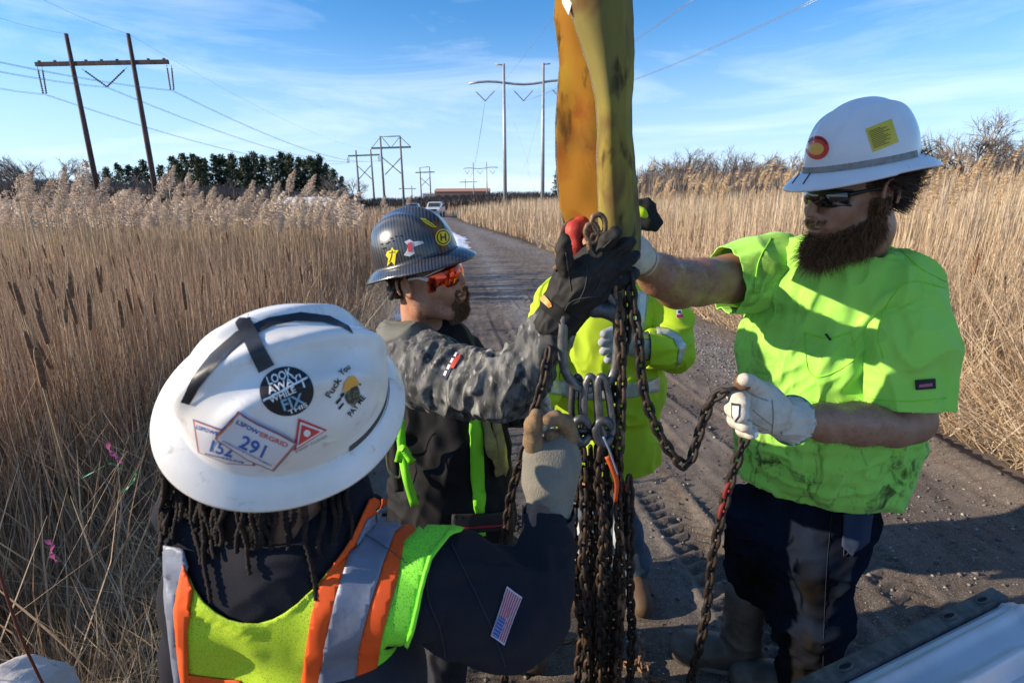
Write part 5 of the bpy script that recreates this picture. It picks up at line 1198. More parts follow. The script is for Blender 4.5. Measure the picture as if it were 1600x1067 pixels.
P_, N_, L_ = scalp_points(fM, hs, 5000, gcond, 15); hair_strands('goatee', P_, N_*.6+fM.vec(.35, 0, -.8), np.where(L_[:, 2] > -.06, .006, .008+.012*np.random.rand(len(L_))), m_goat, pM, 16, .0007, .3, .1)
P_, N_, L_ = scalp_points(fM, hs, 3000, lambda l: (l[:, 2] < -.035-.5*np.clip(l[:, 0], 0, .08)) & (l[:, 2] > -.11) & (l[:, 0] > -.0), 17); hair_strands('stubble', P_, N_*.6+fM.vec(.1, 0, -.7), .0035, m_goat, pM, 18, .0004, .2, .1, 2)
P_, N_, L_ = scalp_points(fM, hs, 4500, lambda l: (l[:, 2] > -.035) & (l[:, 0] < .03) & ((l[:, 0] < -.035) | (l[:, 2] > .018)) & (l[:, 2] < .05), 19); hair_strands('hair', P_, N_*.6+fM.vec(-.4, 0, -.6), .012, m_hairR, pM, 20, .0007, .2, .1, 3)
def red_lens():
    mt, t, b = nodes('red_mirror_lens'); N = t.nodes; K = t.links.new; g = N.new('ShaderNodeNewGeometry'); n = N.new('ShaderNodeTexNoise'); n.inputs['Scale'].default_value = 26; n.inputs['Detail'].default_value = 2; K(g.outputs['Position'], n.inputs[0])
    r = N.new('ShaderNodeValToRGB'); r.color_ramp.elements[0].position = .35; r.color_ramp.elements[0].color = (.16, .006, .004, 1); r.color_ramp.elements[1].position = .7; r.color_ramp.elements[1].color = (.85, .07, .010, 1); K(n.outputs['Fac'], r.inputs[0]); K(r.outputs[0], b.inputs['Base Color'])
    b.inputs['Metallic'].default_value = .85; b.inputs['Roughness'].default_value = .12; b.inputs['Coat Weight'].default_value = .6; return mt
glasses(fM, pM, red_lens(), M('frame_white', (.70, .70, .68), .35), M('frame_white', (.70, .70, .68), .35), hv=.027, wrap=1.32, zc=-.006)
# hat
def carbon():
    mt, t, b = nodes('carbon_fibre_shell'); N = t.nodes; K = t.links.new; tx = N.new('ShaderNodeNewGeometry'); mp_ = N.new('ShaderNodeVectorRotate'); mp_.inputs['Axis'].default_value = (0, 1, 0); mp_.inputs['Angle'].default_value = .22; K(tx.outputs['Position'], mp_.inputs[0])
    wv = N.new('ShaderNodeTexWave'); wv.bands_direction = 'X'; wv.inputs['Scale'].default_value = 36; wv.inputs['Distortion'].default_value = .8; wv.inputs['Detail'].default_value = 1; wv.inputs['Detail Scale'].default_value = .6; K(mp_.outputs[0], wv.inputs[0])
    r = N.new('ShaderNodeValToRGB'); r.color_ramp.elements[0].position = .35; r.color_ramp.elements[0].color = (.010, .012, .018, 1); r.color_ramp.elements[1].position = .65; r.color_ramp.elements[1].color = (.055, .058, .068, 1); K(wv.outputs['Fac'], r.inputs[0])
    n = N.new('ShaderNodeTexNoise'); n.inputs['Scale'].default_value = 18; n.inputs['Detail'].default_value = 8; K(tx.outputs['Position'], n.inputs[0]); rr = N.new('ShaderNodeMapRange'); rr.inputs[1].default_value = .52; rr.inputs[2].default_value = .72; K(n.outputs['Fac'], rr.inputs[0])
    x = N.new('ShaderNodeMixRGB'); x.inputs[2].default_value = (.07, .065, .055, 1); K(rr.outputs[0], x.inputs[0]); K(r.outputs[0], x.inputs[1]); K(x.outputs[0], b.inputs['Base Color'])
    b.inputs['Roughness'].default_value = .32; b.inputs['Coat Weight'].default_value = .7; b.inputs['Coat Roughness'].default_value = .12; return mt
fHM = Frame(fM(-.012, 0, .051), fM.vec(1, 0, .06), fM.vec(-.06, 0, 1), .94)
hatM = Hat(fHM, carbon(), pM, front=.050, side=.032, back=.042, Hh=.146, ridges='three')
m_yel = M('sticker_vivid_yellow', (.78, .66, .03), .4)
cx, cy = 692, 371
drape('sticker', [(cx+12*math.cos(t), cy+13*math.sin(t)) for t in np.linspace(0, 2*PI, 26)[:-1]], hatM, m_yel, hatM.o, 4, .0009); drape('sticker_centre', [(cx+10*math.cos(t), cy+11*math.sin(t)) for t in np.linspace(0, 2*PI, 24)[:-1]], hatM, m_blk, hatM.o, 4, .0014); drape('sticker_ring', [(cx+8.3*math.cos(t), cy+9.2*math.sin(t)) for t in np.linspace(0, 2*PI, 24)[:-1]], hatM, m_yel, hatM.o, 4, .0019)
lettering('H', [(688, 377), (697, 377), (696, 365), (687, 366)], hatM, m_blk, hatM.o, .0026, True)
st = [(605, 393), (611, 391), (613, 386), (616, 391), (623, 391), (619, 397), (618, 405), (617, 415), (612, 409), (605, 416), (607, 404), (603, 399)]
drape('sticker', st, hatM, m_yel, hatM.o, 3, .0009); seam([(613, 391), (612, 400), (609, 410)], hatM, m_blk, hatM.o, .7, 1.5, 'sticker_line'); seam([(608, 395), (618, 394)], hatM, m_blk, hatM.o, .6, 1.5, 'sticker_line')
drape('sticker', [(656, 341), (664, 342), (676, 350), (683, 356), (675, 355), (664, 349)], hatM, m_yel, hatM.o, 3, .0009); seam([(659, 343), (668, 348), (678, 354)], hatM, M('print_olive', (.2, .17, .02)), hatM.o, .8, 1.5, 'sticker_line')
drape('sticker', [(632, 378), (640, 374), (646, 378), (652, 377), (660, 377), (663, 380), (652, 384), (646, 386), (648, 396), (640, 401), (631, 399), (636, 391), (638, 384)], hatM, M('sticker_pale', (.62, .62, .64), .4), hatM.o, 3, .0009)
drape('sticker_patch', [(637, 380), (644, 378), (645, 392), (638, 394)], hatM, M('sticker_pink', (.65, .08, .12), .4), hatM.o, 3, .0015)
for x, y in [(610, 372), (617, 369), (625, 368), (603, 380), (600, 387), (595, 381), (606, 378), (613, 376), (597, 388)]: drape('vent_slot', [(x, y), (x+3.4, y-.6), (x+3.6, y+1.5), (x+.3, y+2)], hatM, M('slot_dark', (.008, .008, .008), .9), hatM.o, 2, .0007)
band(fHM, -2.0, 2.0, M('black_elastic', (.02, .02, .022), .8), hatM.o, z0=-.002, z1=.002, name='rim_line', off=.001)
mk('headband_knob', *tube([fM(-.092, 0, -.028), fM(-.128, 0, -.028)], [.026, .022], 14), m_lbl, hatM.o); mk('nape_strap', *tube(spline([fM(-.02, -.082, .02), fM(-.06, -.078, -.022), fM(-.10, -.04, -.035), fM(-.108, 0, -.035), fM(-.10, .04, -.035), fM(-.06, .078, -.022), fM(-.02, .082, .02)], 6), .009, 7), m_lbl, hatM.o)
# torso: black shell over a grey hood
m_blackc = M('black_softshell', (.008, .008, .010), .8, (.013, .012, .013), 6, bump=.3, bscale=500, bdist=.0006, spec=.25)
tb = Blob(.006); tb.px([(690, 590, 1.58, 78), (700, 680, 1.58, 88), (708, 780, 1.58, 90), (715, 880, 1.58, 88)], .05, (np.array([0, 1, 0]), .95)); tb.chain([(shM+np.array([.0, .02, -.01]), .080), (nM+np.array([.03, .02, -.045]), .09), (shM2, .085)], .06)
vest = Skin('black_vest', tb, m_blackc, pM, [dict(axis=(.2, 0, 1), amp=.010, fa=2, fp=9, seed=51), dict(axis=(1, 0, -.8), amp=.012, fa=2, fp=12, seed=52, center=PY(660, 700, 1.48), rad=.25)])
hd = Blob(.005); m_hood = M('grey_hood', (.115, .115, .095), .85, (.15, .148, .125), 9, bump=.4, bscale=400, bdist=.0008)
hd.chain([(nM+fM.vec(-.035, 0, -.03), .068), (nM+np.array([.0, .0, -.015]), .070)], .03)
t0 = nM+np.array([-.005, 0, -.0]); hd.chain([(t0+np.array([.085*math.cos(a), .088*math.sin(a), .022*math.cos(a)*-1.0-.015]), .026) for a in np.linspace(-.4, 2*PI-.4, 16)], .03)
hd.px([(612, 535, 1.50, 20), (618, 552, 1.44, 30), (645, 540, 1.42, 32)], .05); V, F = hd.mesh(); V = relax(V, F, 2); V = fold(V, vnormals(V, F), axis=(.6, -.5, .3), amp=.007, fa=4, fp=16, seed=55); mesh_skin('hood', V, F, m_hood, pM, 0)
# camouflage sleeve with deep gathered folds
def camo():
    mt, t, b = nodes('digital_camouflage'); N = t.nodes; K = t.links.new; g = N.new('ShaderNodeNewGeometry')
    sn = N.new('ShaderNodeVectorMath'); sn.operation = 'SNAP'; sn.inputs[1].default_value = (.0030, .0030, .0030); K(g.outputs['Position'], sn.inputs[0]); last = None
    for sc, c1, th in ((26, (.075, .077, .077), (.44, .48)), (34, (.018, .020, .023), (.54, .57)), (46, (.27, .265, .24), (.59, .63))):  # camouflage blotches; their contrast also paints in dark folds and lit cloth
        n = N.new('ShaderNodeTexNoise'); n.inputs['Scale'].default_value = sc; n.inputs['Detail'].default_value = 3; mp_ = N.new('ShaderNodeMapping'); mp_.inputs['Location'].default_value = (sc, 0, 0); mp_.inputs['Scale'].default_value = (1.5, 1, .55); K(g.outputs['Position'], mp_.inputs[0]); K(mp_.outputs[0], n.inputs[0])
        r = N.new('ShaderNodeMapRange'); r.inputs[1].default_value = th[0]-.03; r.inputs[2].default_value = th[1]+.05; K(n.outputs['Fac'], r.inputs[0]); x = N.new('ShaderNodeMixRGB'); x.inputs[2].default_value = (*c1, 1); K(r.outputs[0], x.inputs[0])
        if last: K(last, x.inputs[1])
        else: x.inputs[1].default_value = (.17, .168, .155, 1)
        last = x.outputs[0]
    K(last, b.inputs['Base Color']); b.inputs['Roughness'].default_value = .85; n = N.new('ShaderNodeTexNoise'); n.inputs['Scale'].default_value = 600; K(g.outputs['Position'], n.inputs[0]); bp = N.new('ShaderNodeBump'); bp.inputs['Strength'].default_value = .4; bp.inputs['Distance'].default_value = .0008; K(n.outputs['Fac'], bp.inputs['Height']); K(bp.outputs[0], b.inputs['Normal']); return mt
m_camo = camo()
b = Blob(.0036); arm = [(645, 560, 1.44, 56), (670, 580, 1.39, 58), (725, 598, 1.32, 52), (783, 602, 1.24, 51), (815, 583, 1.215, 46), (850, 535, 1.20, 38), (880, 485, 1.18, 33)]
b.px(arm, .02); V, F = b.mesh(); V = relax(V, F, 1)
el = PY(785, 600, 1.24); up = nrm(PY(785, 600, 1.24)-PY(660, 570, 1.42)); fo = nrm(PY(878, 495, 1.18)-PY(800, 600, 1.23))
V = fold(V, vnormals(V, F), axis=nrm(np.array([.35, 0, 1.])), amp=.013, fa=5, fp=19, seed=61, sharp=.75, center=PY(750, 600, 1.28), rad=.19)
V = fold(V, vnormals(V, F), axis=nrm(np.array([-.45, 0, 1.])), amp=.009, fa=6, fp=22, seed=63, sharp=.75, center=PY(835, 560, 1.21), rad=.14)
V = fold(V, vnormals(V, F), axis=up+np.array([0, 0, -.3]), amp=.006, fa=4, fp=16, seed=62, center=PY(660, 580, 1.38), rad=.16); V = relax(V, F, 1)
V, F = cutmesh(V, F, [(PY(871, 500, 1.185), fo, PY(885, 480, 1.18), .1)]); slM = mesh_skin('camouflage_sleeve', V, F, m_camo, pM)
drape('sleeve_logo', [(690, 590), (704, 559), (716, 553), (722, 555), (706, 575), (697, 594)], slM, M('logo_navy', (.02, .02, .06), .6), slM.o, 3, .0016)
for i in range(4):
    x, y = 693+i*5.2, 586-i*9.6; drape('logo_letter', [(x, y), (x+3.0, y-6.5), (x+6.5, y-6.0), (x+3.6, y+1.5)], slM, m_wht, slM.o, 3, .0026)
drape('logo_flash', [(703, 575), (709, 562), (720, 553), (719, 560), (709, 576)], slM, M('logo_red', (.55, .07, .04), .6), slM.o, 3, .003)
b = Blob(.005); b.chain([(shM2, .075), (elM2, .062), (hM2, .045)], .02); Skin('camouflage_sleeve', b, m_camo, pM, [dict(axis=(1, 0, .2), amp=.006, fa=5, fp=20, seed=66)])
# black mechanics glove, fingers spread over the rigging
m_bg = M('black_work_glove', (.011, .010, .009), .75, (.020, .018, .015), 40, bump=.6, bscale=350, bdist=.0012, col3=(.06, .05, .042), scale3=55, thr3=(.6, .7))
gM = glove('glove', [[(866, 506, 1.185, 36), (884, 478, 1.18, 35), (905, 448, 1.16, 42), (930, 418, 1.15, 40)], [(905, 428, 1.16, 26), (930, 410, 1.15, 18)], [(925, 455, 1.16, 28), (945, 432, 1.15, 20)]],
    [[(915, 412, 1.145, 15), (934, 390, 1.12, 14), (950, 374, 1.10, 12.5), (961, 364, 1.09, 10)], [(936, 416, 1.145, 14.5), (960, 396, 1.12, 13.5), (978, 384, 1.11, 12), (986, 380, 1.11, 9.5)], [(945, 434, 1.145, 14), (970, 416, 1.12, 13), (987, 404, 1.115, 11.5), (993, 401, 1.12, 9)], [(950, 452, 1.15, 13), (972, 438, 1.13, 12), (985, 429, 1.13, 11), (991, 426, 1.14, 9)],
     [(893, 440, 1.15, 16), (882, 412, 1.11, 13.5), (881, 390, 1.09, 12), (882, 376, 1.08, 9.5)]], m_bg, pM, folds=[dict(axis=(1, 0, .9), amp=.0028, fa=12, fp=40, seed=71)])
for pts in ([(905, 470), (915, 445), (918, 415)], [(920, 470), (938, 440), (945, 415)], [(880, 490), (895, 470), (940, 462)], [(893, 455), (888, 425), (884, 395)], [(930, 400), (946, 384), (956, 374)], [(958, 404), (972, 394), (982, 388)]): seam(pts, gM, M('black_glove_seam', (.045, .042, .038), .8), pM, .8, 1.12, 'glove_seam')
drape('cuff_band', [(846, 470), (852, 464), (900, 496), (886, 515), (846, 482)], gM, M('glove_neoprene', (.010, .010, .010), .9), pM, 6, .0015, .002)
drape('glove_badge', [(845, 463), (850, 459), (862, 472), (864, 479), (858, 481), (846, 469)], gM, M('badge_orange', (.55, .27, .06), .5), pM, 3, .004)
# left glove (pale), holding the chain beyond
glove('glove', [[(812, 648, 1.70, 17), (826, 640, 1.62, 20), (838, 634, 1.58, 17)]], [[(838, 622, 1.57, 7), (850, 620, 1.54, 7), (855, 628, 1.52, 6)], [(842, 632, 1.57, 7), (853, 634, 1.54, 7), (856, 642, 1.52, 6)], [(842, 642, 1.57, 7), (852, 647, 1.54, 7), (852, 655, 1.52, 6)], [(832, 655, 1.58, 7), (842, 664, 1.55, 6), (848, 668, 1.53, 6)]], M('pale_leather_glove', (.5, .5, .5)), pM)
# harness straps and gear
m_hv = M('hi_vis_webbing', (.26, .82, .03), .7, bump=.5, bscale=600, bdist=.0006, stretch=(1, 1, 4))
for pl in ([(733, 645), (752, 645), (757, 740), (756, 800), (742, 802), (733, 740)], [(737, 828), (757, 827), (757, 835), (737, 837)]): drape('harness_strap', pl, vest, m_hv, pM, 7, .006, .003)
drape('belt', [(705, 803), (800, 798), (800, 826), (705, 832)], vest, M('tool_belt', (.02, .018, .018), .7), pM, 7, .008, .004); drape('belt_stripe', [(720, 820), (790, 816), (790, 819), (720, 823)], vest, M('belt_red', (.35, .02, .04), .7), pM, 6, .012)
def strip(name, pts, wpx, Y, mt, parent, tw=0.0, thick=.002):
    P_ = spline([PY(x, y, Y+dy) for x, y, dy in pts], 6); n = len(P_); V = []; w_ = wpx*Y/FPX/2
    for i, p in enumerate(P_):
        d = P_[min(i+1, n-1)]-P_[max(i-1, 0)]; s = nrm(np.cross(d, [0.15, -1, .25])); a = tw*math.sin(i*.7); s = nrm(s+a*np.array([0, 1, 0])); V += [p-s*w_, p+s*w_]
    o = mk(name, np.array(V), [(2*i, 2*i+1, 2*i+3, 2*i+2) for i in range(n-1)], mt, parent); md = o.modifiers.new('t', 'SOLIDIFY'); md.thickness = thick; md.offset = 0; return o
strip('lanyard_strap', [(626, 655, 0), (627, 690, 0), (633, 735, -.02), (648, 790, -.03)], 15, 1.36, m_hv, pM, .3); strip('lanyard_loop', [(622, 722, -.01), (629, 700, -.02), (641, 718, -.02), (646, 722, -.01)], 13, 1.345, m_hv, pM, .4)
def hookring(pts, r, mt, parent, name, Y, closed=True): return mk(name, *tube(spline([PY(x, y, Y) for x, y in pts+([pts[0]] if closed else [])], 6), r, 8), mt, parent)
m_brass = M('worn_zinc', (.42, .37, .24), .4, (.28, .24, .17), 60, metal=.8)
hookring([(620, 684), (610, 688), (605, 705), (607, 730), (614, 742), (624, 746)], .0045, m_brass, pM, 'snap_hook', 1.36, False); hookring([(620, 684), (624, 698), (626, 715), (626, 738), (624, 746)], .0035, m_brass, pM, 'hook_gate', 1.36, False)
strip('strap_pad', [(618, 660, .01), (618, 690, .01), (620, 735, .01), (624, 768, .01)], 16, 1.38, m_lbl, pM)
m_tool = M('yellow_brown_tool', (.36, .30, .10), .5, (.22, .18, .08), 20)
for pts in ([(745, 656), (762, 655), (782, 738), (771, 742)], [(768, 660), (778, 660), (788, 730), (782, 745), (776, 720)]): drape('tool_loop', pts, vest, m_tool, pM, 6, .014, .006)
pt = Blob(.007); m_nvy = M('dark_work_trousers', (.018, .022, .034), .9, (.03, .03, .035), 8, bump=.4, bscale=500, bdist=.001)
for f_, k_ in ((fa, np.array([-.20, 1.46, .48])), (fb, np.array([-.06, 1.72, .48]))): pt.chain([(hipM, .135), (k_, .088), (f_+Z3*.02, .075)], .05)
Skin('trousers', pt, m_nvy, pM, [dict(axis=(0, 0, 1), amp=.009, fa=3, fp=9, seed=75)])
for f_ in (fa, fb):
    b = Blob(.006); boot(b, f_, (.9, -.3), top=.12); Skin('work_boot', b, M('brown_boot', (.10, .06, .035), .7), pM); sole('boot_sole', f_, (.9, -.3), m_lbl, pM)
# =================================================== person Y: the man in the yellow jacket behind the sling
pY = person(.38, 2.2, 'man in a yellow reflective jacket and jeans, face hidden behind the sling')
fY = Frame(PY(938, 352, 2.20), (-.05, -.98, -.20), (0, -.15, 1), 1.06)
bY = head_blob(fY, .003); nY = PY(940, 430, 2.24); bY.chain([(fY(-.02, 0, -.03), .058), (nY, .062)], .03); headY = Skin('head', bY, m_skin2, None)
sY1, sY2 = PY(862, 470, 2.24), PY(1022, 468, 2.24); hipY = PY(945, 760, 2.24)
body = Blob(.006); body.chain([(nY, .06), (PY(942, 600, 2.24), .12), (hipY, .13)], .05); body.chain([(sY1, .06), (nY, .06), (sY2, .06)], .04)
body.px([(1022, 468, 2.24, 20), (1052, 545, 2.12, 18), (1000, 535, 2.0, 13), (985, 530, 1.98, 12)], .02); body.px([(862, 470, 2.24, 20), (842, 560, 2.16, 18), (850, 640, 2.0, 13)], .02)
yl, yr = PG(897, 905), PG(990, 912); yl[2] = yr[2] = .09
for f_ in (yl, yr): body.chain([(hipY, .11), ((hipY+f_)/2, .07), (f_, .045)], .04)
merged('body', [headY], body, m_skin2, pY)
m_ylw = M('hi_vis_yellow_jacket', (.52, .72, .03), .78, (.46, .64, .04), 5, bump=.3, bscale=500, bdist=.0008, col3=(.22, .24, .04), scale3=9, thr3=(.64, .78), trans=.1, spec=.25)
jb = Blob(.006); jb.px([(942, 500, 2.24, 84), (942, 600, 2.24, 92), (942, 700, 2.25, 84), (942, 745, 2.25, 82)], .05, (np.array([0, 1, 0]), 1.3)); jb.chain([(sY1, .085), (nY+np.array([0, 0, -.02]), .095), (sY2, .085)], .06); jb.chain([(nY, .085), (nY-Z3*.05, .1)], .05)
V, F = jb.mesh(); V = relax(V, F, 1); V = fold(V, vnormals(V, F), axis=(.1, 0, 1), amp=.010, fa=2, fp=8, seed=81); V = fold(V, vnormals(V, F), axis=(1, 0, -.3), amp=.008, fa=3, fp=10, seed=82, center=PY(940, 650, 2.15), rad=.3)
V, F = cutmesh(V, F, [(PY(942, 716, 2.25), (0, 0, -1), PY(942, 728, 2.25), 1)])
def sl2(pts, p0, n0, seed):
    b = Blob(.0055); b.px(pts, .03); V, F = b.mesh(); V = relax(V, F, 1); V = fold(V, vnormals(V, F), axis=(0, 0, 1.), amp=.007, fa=14, fp=4, seed=seed); return cutmesh(V, F, [(p0, n0, p0, .15)])
V1, F1 = sl2([(1018, 468, 2.23, 32), (1048, 505, 2.17, 33), (1052, 548, 2.10, 32), (1025, 546, 2.04, 30), (1003, 540, 2.0, 26)], PY(1012, 541, 2.01), (-1, 0, 0), 83)
V2, F2 = sl2([(866, 468, 2.23, 32), (845, 550, 2.16, 30), (848, 618, 2.04, 24), (848, 640, 2.0, 22)], PY(849, 630, 2.01), (0, 0, -1), 84)
F = np.concatenate([F, F1+len(V), F2+len(V)+len(V1)]); V = np.concatenate([V, V1, V2]); jkt = mesh_skin('jacket', V, F, m_ylw, pY)
m_refl = M('silver_reflective_tape', (.50, .51, .50), .35, (.42, .44, .42), 30, metal=.25, bump=.3, bscale=300, bdist=.0008)
for pl in ([(850, 588), (900, 600), (960, 603), (1030, 590), (1030, 612), (960, 626), (900, 623), (850, 612)], [(997, 455), (1014, 455), (1008, 500), (1000, 540), (988, 540), (992, 500)], [(868, 440), (880, 448), (866, 490), (856, 520), (846, 512), (856, 475)], [(1026, 510), (1042, 512), (1060, 522), (1072, 540), (1064, 566), (1056, 572), (1060, 548), (1052, 530), (1040, 524), (1026, 522)]): drape('reflective_band', pl, jkt, m_refl, jkt.o, 6, .003, .001)
drape('sleeve_badge', [(1056, 486), (1064, 482), (1067, 497), (1057, 498)], jkt, m_wht, jkt.o, 3, .002); drape('badge_print', [(1057, 492), (1066, 491), (1067, 496), (1057, 497)], jkt, m_red, jkt.o, 3, .003); drape('badge_mark', [(1059, 486), (1063, 485), (1064, 490), (1059, 490)], jkt, M('print_blue', (.03, .06, .25), .5), jkt.o, 3, .003)
m_gg = M('grey_leather_glove', (.36, .38, .40), .8, (.26, .28, .3), 30, bump=.5, bscale=200, bdist=.001)
gY = glove('glove', [[(1008, 541, 2.01, 19), (992, 537, 1.99, 19), (972, 535, 1.97, 18)]], [[(972, 522, 1.96, 8), (956, 518, 1.94, 8), (944, 522, 1.92, 7)], [(970, 532, 1.96, 8), (952, 530, 1.93, 8), (941, 535, 1.92, 7)], [(970, 543, 1.96, 8), (953, 543, 1.93, 8), (943, 549, 1.92, 7)], [(974, 552, 1.96, 8), (960, 556, 1.94, 7), (950, 562, 1.93, 7)], [(985, 524, 1.98, 8), (976, 508, 1.95, 8), (968, 500, 1.93, 7)]], m_gg, pY, h=.0035)
ring_at(PY(1010, 541, 2.01), (1, 0.1, 0), RPX(1010, 541, 2.01, 22), .004, M('glove_edge_dark', (.02, .05, .05), .7), pY, 'cuff_binding'); drape('glove_label', [(1003, 524), (1018, 522), (1017, 529), (1003, 530)], gY, M('glove_yellow', (.62, .52, .08)), pY, 3, .003)
glove('glove', [[(849, 632, 2.0, 18), (847, 650, 1.98, 18), (845, 662, 1.97, 15)]], [[(838, 670, 1.96, 7), (838, 684, 1.95, 7)], [(846, 672, 1.96, 7), (847, 688, 1.95, 7)], [(854, 670, 1.96, 7), (856, 684, 1.95, 7)], [(860, 660, 1.96, 7), (864, 672, 1.94, 6)], [(834, 655, 1.96, 7), (828, 664, 1.94, 6)]], m_gg, pY, h=.0035)
pt = Blob(.006)
for f_ in (yl, yr): pt.chain([(hipY, .125), ((hipY+f_)/2+np.array([0, -.02, 0]), .090), (f_+Z3*.03, .078)], .04)
jY = Skin('jeans', pt, M('blue_denim', (.045, .075, .115), .9, (.075, .11, .15), 9, bump=.5, bscale=600, bdist=.001), pY, [dict(axis=(0, 0, 1), amp=.009, fa=3, fp=9, seed=85)])
for pl in ([(886, 820), (904, 812), (906, 832), (892, 852), (886, 842)], [(892, 862), (908, 850), (906, 878), (896, 882)], [(958, 770), (968, 765), (966, 900), (958, 890)]): drape('pale_patch', pl, jY, M('pale_patch_denim', (.5, .55, .58), .8), jY.o, 5, .002)  # pale patches on one shin and along the edge of the other leg
for f_ in (yl, yr):
    q = np.array([f_[0], f_[1], 0]); b = Blob(.006); boot(b, q, (-.05, -1), top=.13); Skin('work_boot', b, M('brown_boot', (.10, .06, .035), .7), pY); sole('boot_sole', q, (-.05, -1), M('boot_sole_grey', (.14, .13, .115)), pY)
glasses(fY, pY, M('black_lens', (.008, .009, .008), .06, coat=1), M('black_frame', (.012, .012, .012), .3), M('black_frame', (.012, .012, .012), .3))
# black-lined hood flap showing right of the sling, and the cap above
m_bkl = M('black_lining', (.012, .012, .012), .85)
fl_ = [(998, 316), (1012, 314), (1020, 322), (1026, 340), (1031, 348), (1024, 357), (1012, 356), (1000, 354), (1002, 338)]; b = Blob(.0035)
b.chain([(PY(x, y, 2.12), .009) for x, y in fl_+[fl_[0]]], .02); b.px([(1010, 325, 2.12, 8), (1014, 345, 2.12, 10)], .02); Skin('hood_flap', b, m_bkl, pY, (), 2)
b = Blob(.004); b.px([(985, 325, 2.13, 12), (1003, 332, 2.11, 6), (1010, 338, 2.105, 4)], .02); Skin('hood_edge', b, m_ylw, pY)
b = Blob(.005); b.ell(fY(-.01, 0, .045), (.118, .098, .105), fY.R); b.chain([(fY(-.08, 0, -.03), .05), (fY(-.07, 0, -.1), .06)], .04); b.half(fY(.045, 0, 0), fY.x); Skin('hood', b, m_ylw, pY)
# =================================================== person N: the near man seen from behind
pN = person(-.30, .78, 'nearest man from behind in stickered white hard hat and orange-striped safety vest')
fwdN = np.array([.62, .75, .12])
upN_cam = nrm(np.array([.324, .517, .857])); upN = upN_cam[0]*_R+upN_cam[1]*_U-upN_cam[2]*_F
cN = PD(454.7, 619.6, .775)
fHN = Frame(cN, _R*.687+_U*.083+_F*.727, upN, 1.025)
fN = Frame(cN-fHN.z*.050, fHN.x, fHN.z, .90)
bN = head_blob(fN, .004); nN = PD(470, 850, .90); bN.chain([(fN(-.03, 0, -.03), .06), (nN, .068)], .03); headN = Skin('head', bN, m_skin3, None)
body = Blob(.006); sN1, sN2 = PD(345, 915, .93), PD(672, 905, .90); midN = PD(480, 1060, 1.08); hipN = np.array([-.32, .80, .92])
body.chain([(nN, .06), (midN, .11), (hipN, .13)], .05); body.chain([(sN1, .06), (nN, .065), (sN2, .06)], .04)
elN = PD(810, 962, .95); wrN = PD(857, 775, 1.05)
body.chain([(sN2, .06), (elN, .045), (wrN, .030)], .02); elN2 = np.array([-.62, .95, 1.02]); body.chain([(sN1, .06), (elN2, .045), (np.array([-.35, 1.12, 1.08]), .03)], .02)
fn1, fn2 = np.array([-.45, .80, .09]), np.array([-.20, .72, .09])
for f_ in (fn1, fn2): body.chain([(hipN, .11), ((hipN+f_)/2, .065), (f_, .045)], .04)
merged('body', [headN], body, m_skin3, pN)
# hat and its stickers
m_hatN = M('white_hat_worn', (.76, .755, .75), .36, (.66, .63, .57), 9, (.42, .75), coat=.25, col3=(.30, .25, .19), scale3=22, thr3=(.58, .76))
hatN = Hat(fHN, m_hatN, pN, front=.033, side=.039, back=.041, Hh=.152, rid=1.9)
band(fHN, -1.15, .9, M('black_grey_strap', (.06, .055, .05), .85, (.10, .09, .08), 40), hatN.o, z0=-.002, z1=.020)
m_tape = M('black_tape', (.010, .012, .018), .5, (.03, .035, .045), 14, bump=.2, bscale=60, bdist=.001)
def PDc(pts): return [(PD(x, y, t), r*t/FPX) for x, y, t, r in pts]
# tape cross over the crown, stickers
drape('tape', [(283, 628), (300, 592), (330, 553), (370, 518), (420, 496), (470, 488), (515, 494), (545, 510), (552, 522), (535, 512), (505, 504), (462, 502), (425, 510), (380, 533), (340, 570), (312, 605), (297, 632)], hatN, m_tape, hatN.o, 6, .0012)
drape('tape', [(363, 494), (386, 486), (398, 510), (412, 540), (429, 570), (405, 583), (390, 552), (375, 520)], hatN, m_tape, hatN.o, 6, .0022)
cx, cy = 448, 611
el = lambda a, b, n=40, rot=0: [(cx+a*math.cos(t)*math.cos(rot)-b*math.sin(t)*math.sin(rot), cy+a*math.cos(t)*math.sin(rot)+b*math.sin(t)*math.cos(rot)) for t in np.linspace(0, 2*PI, n)[:-1]]
drape('sticker', el(42, 38.5), hatN, m_blk, hatN.o, 5, .0009)
def ln(txt, x, y, dx, dy, h, mt=m_wht, sk=hatN, off=.0018, bold=True):
    """line of lettering whose baseline starts at (x, y), runs (dx, dy) and is h pixels tall"""
    n = np.array([dy, -dx])/math.hypot(dx, dy)*h; lettering(txt, [(x, y), (x+dx, y+dy), (x+dx+n[0], y+dy+n[1]), (x+n[0], y+n[1])], sk, mt, sk.o, off, bold)
ln('LOOK', 421, 603, 38, -15, 15); ln('AWAY!', 421, 617, 52, -22, 12); drape('sticker_bar', [(411, 624), (480, 589), (481, 592), (412, 627)], hatN, m_wht, hatN.o, 4, .0018)
ln('WHILE', 423, 629, 40, -17, 9); ln('I', 474, 605, 2.5, -.8, 8); ln('FIX', 444, 641, 33, -12, 18, M('print_blue_pale', (.22, .42, .58), .5)); ln('THIS', 452, 647, 29, -13, 7)
m_brd = M('sticker_orange_edge', (.62, .20, .05), .5); m_bl = M('sticker_blue_edge', (.04, .12, .42), .5); m_pap = M('sticker_paper', (.66, .66, .70), .45); m_nav = M('print_navy', (.05, .10, .30), .5); m_rd = M('print_scarlet', (.60, .12, .08), .5)
